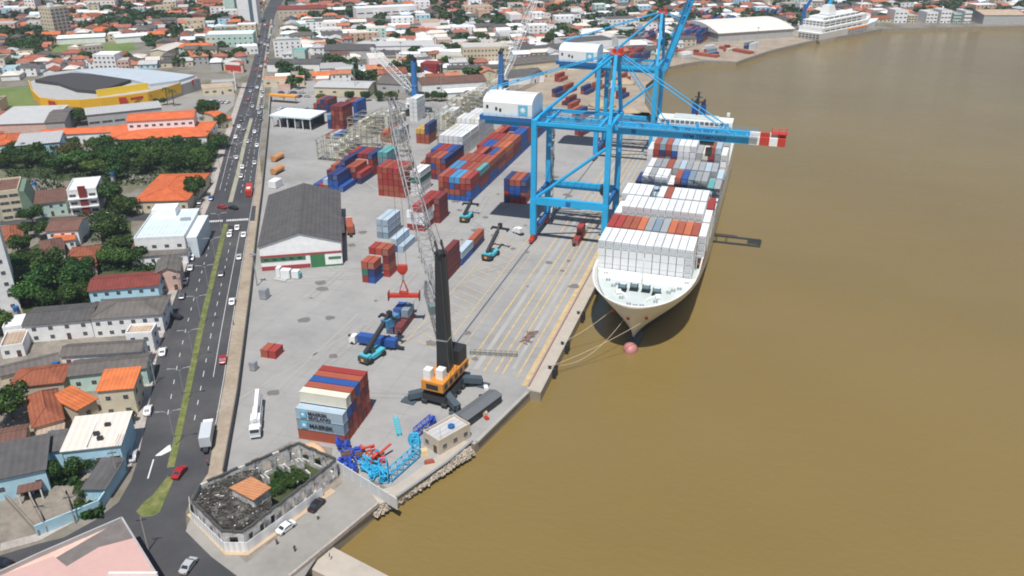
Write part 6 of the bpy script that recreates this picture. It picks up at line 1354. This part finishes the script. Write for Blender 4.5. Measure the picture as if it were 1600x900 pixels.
# white truck crane parked by the fence
A = at(402, 665); t = thing('truck_crane', 'long white truck crane parked beside the port fence', 'truck crane', (A[0], A[1], .05), R(29.5)); MB().box((0, 0, .8), (2.6, 13, 1.0)).build('carrier', m_pwhite, t); MB().box((0, -5.4, 1.8), (2.6, 2.4, 1.5)).build('cab', m_pwhite, t); MB().box((0, -6.66, 2.3), (2.2, .08, .9)).build('windscreen', m_glass, t); MB().box((0, -1.2, 1.8), (2.4, 3.2, 1.8)).build('superstructure', m_pwhite, t); MB().beam((0, -3, 3.6), (0, 10.5, 4.2), 1.0, 1.1).build('boom', m_pwhite, t); MB().beam((.9, 1, 2.2), (.9, 11, 2.4), .5, .6).build('jib', m_steel, t)
for x in (-1.1, 1.1):
    for y in (-4.6, -3, 3, 4.6): MB().wheel((x, y, .6), .6, .4).build('wheel', m_tyre, t)
# reach stackers
m_turq = M('turquoise_paint', (.08, .48, .58), .5, .1)
def stacker(p, rz, label, bl=11, hold=None, up=8.5, s=1.1):
    A = at(*p); t = thing('reach_stacker', label, 'reach stacker', (A[0], A[1], .05), rz, 'reach stackers in the yard'); t.scale = (s, s, s)
    MB().box((0, 0, .9), (3.0, 7.2, 1.1)).box((0, -2.9, 2.0), (2.8, 1.8, .7)).build('body', m_turq, t); MB().box((0, -3.85, .8), (3.2, .9, 1.5)).build('counterweight', M('counterweight_dark', (.05, .06, .06), .6, .1), t); MB().box((0, -4.33, 1.1), (.9, .06, .8)).build('plate', M('orange_plate', (.75, .38, .05), .6, .05), t)
    c = MB().loft([[(-.75, -1.2, 2), (.75, -1.2, 2), (.75, .5, 2), (-.75, .5, 2)], [(-.6, -1, 3.5), (.6, -1, 3.5), (.6, .3, 3.5), (-.6, .3, 3.5)]], closed=True).build('cab', m_glass, t)
    MB().beam((0, -3.0, 3.0), (0, bl * .62 - 1, up), 1.0, 1.1).beam((0, bl * .5 - 1, up * .86), (0, bl - 3.2, up * 1.2), .75, .8).build('boom', m_black, t)
    sp_ = MB().box((0, bl - 3, up * 1.2 - 1.4), (6.2, .8, .6)).box((0, bl - 3, up * 1.2 - .9), (1.2, 1.2, 1.6)).box((-3, bl - 3, up * 1.2 - 1.7), (.4, 2.2, .6)).box((3, bl - 3, up * 1.2 - 1.7), (.4, 2.2, .6)).build('spreader', m_black, t)
    for x in (-1.5, 1.5):
        for y in (-2.6, 2.6): MB().wheel((x, y, .8), .85, .8).build('wheel', m_tyre, t)
    return t, Vector((A[0], A[1]))
s1, sA = stacker((583, 560), R(-14), 'turquoise reach stacker with black boom lifting a bright blue container')
stacker((767, 402), R(-6), 'turquoise reach stacker on the yellow hatched lane right of the black tower', up=7.5)
stacker((729, 343), R(4), 'turquoise reach stacker in the aisle beside the single stack', bl=9, up=4.5)
d = Vector((math.sin(R(14)), math.cos(R(14)))); hp = sA + d * 9.0
o = inst(cmesh('sky blue', L20), 'shipping_container', None, (hp.x, hp.y, 7.4), R(-14) ); tag(o, 'bright blue container held up by the near reach stacker boom', 'container')
# forklift-like grey tank by the fence, orange tanks
for i, (p, mt, lb, sz) in enumerate((((414, 466), m_steel, 'grey skip tank beside the port fence below the warehouse', (2.6, 2.6, 3.2)), ((434, 250), M('tank_orange', (.55, .26, .10), .7, .2), 'rusty orange tank by the fence, farther one', (3.6, 8, 3.0)), ((434, 270), M('tank_orange'), 'rusty orange tank by the fence, nearer one', (3.6, 8, 3.0)), ((431, 292), m_pwhite, 'white tank box by the fence behind the warehouse', (4.0, 6, 3.2)), ((397, 578), m_steel, 'small grey bin at the fence beside the red boxes', (1.8, 1.8, 2.4)))):
    A = at(*p); t = thing('storage_tank', lb, 'tank', (A[0], A[1], .03), 0); secs = []
    for y in (-sz[1] / 2, sz[1] / 2): secs.append([(sz[0] / 2 * math.cos(a * math.pi / 8), y, .3 + sz[2] / 2 + sz[2] / 2 * math.sin(a * math.pi / 8)) for a in range(16)])
    (MB().loft(secs, closed=True) if i in (1, 2) else MB().box((0, 0, .25), sz).box((0, 0, sz[2] + .25), (sz[0] * .9, sz[1] * .9, .2))).build('body', mt, t, smooth=False); MB().box((0, -sz[1] * .3, 0), (sz[0] * .9, .5, .4)).box((0, sz[1] * .3, 0), (sz[0] * .9, .5, .4)).build('saddle', m_black, t)
# reefer racks
m_rack = M('rack_pale_yellow', (.36, .345, .27), .7, .15); racks = [((497, 250), 14, 14, 11), ((540, 236), 16, 13, 11), ((545, 215), 13, 18, 11), ((580, 208), 12, 16, 11), ((700, 186), 12, 22, 11), ((725, 180), 10, 24, 12), ((672, 205), 12, 14, 10), ((598, 243), 12, 9, 9), ((745, 165), 10, 26, 11), ((684, 228), 14, 3, 10.5)]
for i, (p, W, D, H) in enumerate(racks):
    A = at(*p); t = thing('reefer_rack', 'pale yellow steel reefer rack in the back yard, %s of ten' % ORD[i], 'rack', (A[0], A[1], 0), 0, 'steel reefer racks in the back yard'); b = MB(); nx, ny = max(2, int(W / 2.7)), max(1, int(D / 6.5))
    for ix in range(nx + 1):
        for iy in range(ny + 1): b.box((W * ix / nx, D * iy / ny, 0), (.22, .22, H))
    b.build('posts', m_rack, t); b = MB()
    for z in (2.8, 5.5, 8.2, H - .1):
        for iy in range(ny + 1): b.box((W / 2, D * iy / ny, z), (W, .9, .14)); b.box((W / 2, D * iy / ny - .5, z + 1.0), (W, .08, .08))
        for ix in (0, nx): b.box((W * ix / nx, D / 2, z), (.2, D, .2))
    b.build('walkway', m_rack, t); b = MB()
    for k in range(5): b.beam((-.5, .4 + (1.6 if k % 2 else 0), k * 2.6), (-.5, .4 + (0 if k % 2 else 1.6), k * 2.6 + 2.6), .6, .1) if k * 2.6 + 2.6 < H + 1.5 else None
    b.build('stair', m_rack, t)
# street lamps on the median, with double arms
def lamp(X, Y, rz, label, h=10, arm=2.6):
    t = thing('street_lamp', label, 'street lamp', (X, Y, .1), rz, 'double armed street lamps on the median'); MB().tube([(0, 0, 0), (0, 0, h)], .11, 6, r2=.07).build('pole', m_steel, t); MB().tube([(-arm, 0, h + .5), (-arm * .4, 0, h + .4), (0, 0, h - .4), (arm * .4, 0, h + .4), (arm, 0, h + .5)], .06, 5).build('arm', m_steel, t)
    for s in (-1, 1): MB().box((s * arm, 0, h + .42), (1.0, .35, .16)).build('lamp_head', m_steel, t)
for i, y in enumerate((139, 157, 176, 196, 217, 239, 262, 330, 352, 376, 402, 430)): lamp(edge_at(MED if y < 280 else MED2, y), y, RZ, 'grey double armed street lamp on the median, %s from the junction' % ordn(i))
# tall light masts in the yard
for i, (p, h) in enumerate((((556, 150), 22), ((766, 176), 24), ((462, 120), 22), ((628, 108), 20), ((402, 447), 12), ((1180, 86), 22), ((690, 152), 22))):
    A = at(*p); t = thing('light_mast', 'thin grey floodlight mast in or behind the port, %s by size' % ORD[i], 'light mast', (A[0], A[1], 0), 0, 'floodlight masts'); MB().tube([(0, 0, 0), (0, 0, h)], .25, 6, r2=.12).build('pole', m_steel, t); MB().box((0, 0, h), (2.4, .5, .5)).box((0, 0, h - .3), (.5, 2.4, .3)).build('lamp_head', m_steel, t)
# utility poles along left pavement
for i, (p, h) in enumerate((((73, 832), 8), ((118, 818), 8), ((186, 752), 9), ((232, 860), 9), ((243, 600), 8), ((282, 455), 8), ((318, 355), 9), ((345, 270), 9))):
    A = at(*p); t = thing('utility_pole', 'thin grey utility pole on the left side of the avenue, %s from the bottom' % ORD[i], 'utility pole', (A[0], A[1], 0), RZ, 'utility poles'); MB().tube([(0, 0, 0), (0, 0, h)], .16, 6, r2=.1).build('pole', m_walk, t); MB().box((0, 0, h - .8), (2, .15, .15)).build('crossarm', m_black, t)

pw = MB(); PL = [(*at(*p), h - .7) for p, h in (((73, 832), 8), ((118, 818), 8), ((186, 752), 9), ((243, 600), 8), ((282, 455), 8), ((318, 355), 9), ((345, 270), 9))]
for i in range(len(PL) - 1):
    for o_ in (-.7, 0, .7): pw.tube([(a[0] + o_, a[1], a[2]) for a in sag(PL[i], PL[i + 1], 1.2, 8)], .035, 3)
tag(pw.build('power_line', m_cable), 'thin overhead wires strung between the poles along the left pavement', 'power line')
# ================================================================ YARD ODDMENTS
def lattice(A, B, wd, mat, name, label, cat, z=.6):
    a, c = Vector((*A, z)), Vector((*B, z)); d = (c - a); L = d.length; d.normalize(); s = Vector((-d.y, d.x, 0)) * wd / 2; u = Vector((0, 0, wd / 2)); t = thing(name, label, cat, (A[0], A[1], 0), 0); b = MB(); n = max(2, int(L / (wd * 1.1))); o_ = Vector((A[0], A[1], 0)); prev = None
    for k in range(n + 1):
        p = a + d * L * k / n - o_ + Vector((0, 0, wd / 2)); cn = [p + s + u, p - s + u, p - s - u, p + s - u]
        for i in range(4): b.tube([cn[i], cn[(i + 1) % 4]], .09, 4)
        if prev:
            for i in range(4): b.tube([prev[i], cn[i]], .15, 5); b.tube([prev[i], cn[(i + 1) % 4]], .08, 4)
        prev = cn
    b.build('truss', mat, t); return t
m_cyan = M('scrap_cyan', (.03, .36, .60), .55, .2); m_sblue = M('scrap_blue', (.02, .07, .42), .5, .2)
lattice(at(607, 752), at(652, 712), 2.0, m_cyan, 'scrap_truss', 'cyan lattice boom section lying along the river side of the yard', 'truss')
lattice(at(650, 715), at(648, 690), 1.9, m_cyan, 'scrap_truss', 'short cyan lattice section standing against the office', 'truss')
lattice(at(650, 682), at(676, 660), 1.6, m_sblue, 'scrap_truss', 'dark blue lattice section left of the office roof', 'truss')
lattice(at(601, 757), at(598, 728), 1.8, m_cyan, 'scrap_truss', 'bent cyan lattice section at the corner of the scrap heap', 'truss')
lattice(at(735, 553), at(808, 557), 1.3, M('truss_grey', (.30, .29, .26), .7, .2), 'boom_section', 'grey lattice boom section lying on the quay by the black crane', 'truss', z=.1)
lattice(at(618, 655), at(624, 682), 1.0, m_turq, 'spreader_part', 'short cyan spreader part lying on the yard', 'spreader part', z=.1)
for i, (p, sz, mt, lb) in enumerate((((648, 690), (3.2, 2.6, 2.2), m_cyan, 'cyan winch drum box beside the office corner'), ((676, 661), (2.0, 2.0, 1.6), m_sblue, 'dark blue drum near the office roof'), ((663, 710), (2.4, 2.2, 1.4), M('sand_pile', (.6, .45, .25), .9, .2), 'heap of tan sand beside the cyan truss'), ((671, 723), (2.6, 1.2, .8), M('container_rust'), 'rust coloured skip on the shore strip'))):
    A = at(*p); t = thing('yard_item', lb, ['drum box', 'drum', 'sand heap', 'skip'][i], (A[0], A[1], .07), R(35)); (MB().loft([[(-sz[0] / 2, -sz[1] / 2, 0), (sz[0] / 2, -sz[1] / 2, 0), (sz[0] / 2, sz[1] / 2, 0), (-sz[0] / 2, sz[1] / 2, 0)], [(-sz[0] / 3, -sz[1] / 3, sz[2]), (sz[0] / 3, -sz[1] / 3, sz[2]), (sz[0] / 3, sz[1] / 3, sz[2]), (-sz[0] / 3, sz[1] / 3, sz[2])]], closed=True) if i != 1 else MB().wheel((0, 0, 1), 1, 1.6, (1, 0, 0), 16)).build('body', mt, t)
yr = random.Random(8); n_ = 0
for i in range(46):                                      # the scrap heap: every piece its own
    u_, v_ = yr.random(), yr.random(); p = (528 + 74 * u_, 700 + 44 * v_ + (u_ - .5) * 24); A = at(*p); kx = yr.random(); big = yr.uniform(.8, 1.7)
    mt, cn = (m_sblue, 'deep blue') if u_ < .45 and kx < .75 else (m_pred, 'red') if v_ < .45 and kx < .8 else (m_cyan, 'cyan') if u_ > .55 else (M('scrap_brown', (.16, .09, .06), .9, .2), 'brown')
    z = .06 + yr.random() * 1.4; a = yr.random() * 3.14
    b = MB(); sh_ = i % 4
    if sh_ == 0: b.tube([(-big * 1.4, 0, .5), (big * 1.4, 0, .5 + yr.random())], .32, 8)
    elif sh_ == 1: b.box((0, 0, 0), (big * 1.8, big, .9)).box((0, 0, .9), (big, big * .5, .4))
    elif sh_ == 2: b.wheel((0, 0, .8), .8 * big, .7, (1, 0, .3), 14).wheel((0, 0, .8), .3 * big, 1.2, (1, 0, .3), 8)
    else:
        for s in (-.5, .5): b.beam((-big * 1.5, s, .3), (big * 1.5, s, 1.0), .25)
        for k in range(4): b.beam((-big * 1.5 + k * big, -.5, .3 + .17 * k), (-big * 1.5 + k * big, .5, .3 + .17 * k), .2)
    o = b.build(['scrap_pipe', 'scrap_box', 'scrap_reel', 'scrap_ladder'][sh_], mt); o.location = (A[0], A[1], z); o.rotation_euler = (yr.uniform(-.2, .2), yr.uniform(-.2, .2), a)
    tag(o, '%s %s in the scrap heap behind the ruin, %s in the pile' % (cn, ['pipe', 'machine box', 'drum wheel', 'ladder frame'][sh_], ordn(n_)), 'scrap', 'scrap pieces heaped behind the ruin'); n_ += 1
# tarpaulin lumps by the foreground stack
b = MB(); c0_ = Vector(at(492, 703)); tr_ = random.Random(2); secs = []
for k in range(8):
    f = k / 7; w_ = 1.7 * math.sin(math.pi * (f * .9 + .05)); secs.append([(-4 + 8 * f + tr_.uniform(-.2, .2), w_ * math.cos(a * math.pi / 6) + tr_.uniform(-.1, .1), max(0, (1.5 + tr_.uniform(-.3, .3)) * w_ * .7 * math.sin(a * math.pi / 6))) for a in range(7)])
o = b.loft(secs, closed=True).build('tarpaulin_heap', M('tan_tarpaulin', (.62, .40, .24), .9, .2), smooth=True); o.location = (c0_.x, c0_.y, .05); o.rotation_euler = (0, 0, R(-14)); tag(o, 'tan tarpaulin covered heap between the ruin and the foreground container stack', 'tarpaulin')
# dark long tank, gear boxes beside the office
A = at(748, 645); t = thing('covered_store', 'long dark grey covered store lying beside the black crane outriggers', 'store shed', (A[0], A[1], .05), R(-33) + R(14)); MB().box((0, 0, 0), (4.2, 15, 2.6)).build('body', m_black, t); MB().loft([[(-2.3, y, 2.6), (0, y, 3.3), (2.3, y, 2.6), (2.3, y, 2.5), (-2.3, y, 2.5)] for y in (-7.7, 7.7)], closed=True).build('roof', M('grey_sheet', (.13, .14, .15), .7, .1), t)
for i in range(14):
    f = i / 13; p = (705 + 78 * yr.random(), 660 - 48 * f + yr.uniform(-8, 8)); A = at(*p)
    if A[0] > lerp((-60.2, 163), (-54.4, 188.8), (A[1] - 163) / 26)[0] - 1.5: A = (A[0] - 3.5, A[1] + 1)
    mt, cn = ((m_pred, 'red'), (m_pwhite, 'white'), (M('crate_tan', (.5, .42, .3), .8, .2), 'tan'), (m_black, 'black'))[i % 4]; s = yr.uniform(.8, 1.6)
    o = MB().box((0, 0, 0), (s * 1.5, s, s * .7)).box((0, 0, s * .7), (s * 1.2, s * .3, .2)).build('gear_crate', mt); o.location = (A[0], A[1], .05); o.rotation_euler = (0, 0, yr.random() * 3)
    tag(o, '%s gear crate between the black crane and the quay edge, %s along' % (cn, ORD[i]), 'crate', 'gear crates beside the office')
# chain heap on the quay apron
b = MB(); A = at(826, 528)
for i in range(40): b.beam((yr.uniform(-2, 2), yr.uniform(-5, 5), .15), (yr.uniform(-2, 2), yr.uniform(-5, 5), .3), .16)
o = b.build('net_heap', M('net_rust', (.22, .14, .12), .9, .3)); o.location = (A[0], A[1], .08); tag(o, 'tangled heap of rusty rods on the quay apron', 'heap')
for i, (p, L_, rz_, lb) in enumerate((((1100, 87), 26, -25, 'long rust steel pontoon on the far shore, left of three'), ((1150, 80), 34, -38, 'long orange rust pontoon on the far shore, middle of three'), ((1064, 82), 22, -30, 'rust red pontoon near the foot of the raised boom'))):
    A = at(*p); t = thing('steel_pontoon', lb, 'pontoon', (A[0], A[1], .05), R(rz_), 'rusty pontoons on the far shore'); MB().box((0, 0, 0), (L_, 6, 2.2)).build('hull', cmat('rust'), t); MB().box((-L_ * .3, 0, 2.2), (4, 3, 1.6)).build('deck_box', cmat('maroon'), t)
for i, (p, r_) in enumerate((((940, 165), 9), ((955, 150), 8), ((985, 175), 7), ((975, 130), 9), ((1000, 190), 6))):
    A = at(*p); b = MB(); kr = random.Random(i); rg = [[(r_ * (1 - q / 5) * (1 + kr.uniform(-.12, .12)) * math.cos(a * math.pi / 6), r_ * .8 * (1 - q / 5) * (1 + kr.uniform(-.12, .12)) * math.sin(a * math.pi / 6), q * r_ * .1) for a in range(12)] for q in range(5)]
    o = b.loft(rg, closed=True).build('sand_heap', M('heap_sand', (.42, .33, .22), .95, .2, .3), smooth=True); o.location = (A[0], A[1], .03); tag(o, 'sandy heap on the lot behind the gantry cranes, %s of five' % ORD[i], 'sand heap')
# people on the plaza and in the yard (a few pixels tall)
def person_mesh(top, leg, skin):
    b = MB(); ring = lambda z, a, c, x=0: [(x + a * math.cos(k * math.pi / 4), c * math.sin(k * math.pi / 4), z) for k in range(8)]
    for s in (-1, 1): b.loft([ring(.0, .07, .1, s * .1), ring(.5, .075, .085, s * .1), ring(.9, .11, .12, s * .09)], 1, closed=True); b.loft([ring(1.42, .06, .06, s * .2), ring(1.1, .05, .05, s * .27), ring(.82, .04, .04, s * .27)], 0, closed=True)
    b.loft([ring(.86, .17, .12), ring(1.15, .16, .11), ring(1.42, .21, .12), ring(1.5, .08, .07)], 0, closed=True); b.loft([ring(1.48, .06, .06), ring(1.56, .085, .1), ring(1.68, .09, .11), ring(1.76, .05, .06)], 2, closed=True); return b.mesh('person', [top, leg, skin], smooth=True)
sk = M('skin', (.35, .2, .13), .6, .05); pm_ = [person_mesh(M('shirt_dark', (.06, .05, .07), .9, .1), M('jeans', (.05, .07, .12), .9, .1), sk), person_mesh(M('shirt_red', (.35, .08, .06), .9, .1), M('jeans'), sk), person_mesh(M('shirt_pale', (.6, .6, .58), .9, .1), M('trousers_dark', (.04, .04, .04), .9, .1), sk)]
for i, (p, lb) in enumerate((((433, 851), 'person in a red shirt standing on the plaza below the white car'), ((461, 862), 'person in dark clothes walking on the plaza near the ramp'), ((515, 870), 'person standing at the top of the boat ramp'), ((325, 728), 'person in red standing on the verge by the port fence'), ((497, 812), 'person beside the black car on the plaza'), ((365, 508), 'person walking along the verge level with the hip roof'))):
    A = at(*p); o = inst(pm_[[1, 0, 2, 1, 2, 0][i]], 'person', None, (A[0], A[1], .07), i, 1.05); tag(o, lb, 'person')
flush_labels()
# ================================================================ AIR
def haze():
    me = MB().box((-300, 1180, -8), (4600, 2900, 140)).mesh('haze', M('blank')); me.materials.clear()
    m = bpy.data.materials.new('haze'); m.use_nodes = True; n = m.node_tree.nodes; l = m.node_tree.links; n.remove(n['Principled BSDF']); v = n.new('ShaderNodeVolumePrincipled'); v.inputs['Density'].default_value = HAZE; v.inputs['Color'].default_value = (.80, .90, 1, 1); v.inputs['Anisotropy'].default_value = .2; l.new(v.outputs[0], n['Material Output'].inputs['Volume']); me.materials.append(m)
    o = bpy.data.objects.new('haze', me); C.objects.link(o); tag(o, 'thin pale blue haze over the far town and river', 'haze', kind='stuff')
HAZE = .00014
haze()
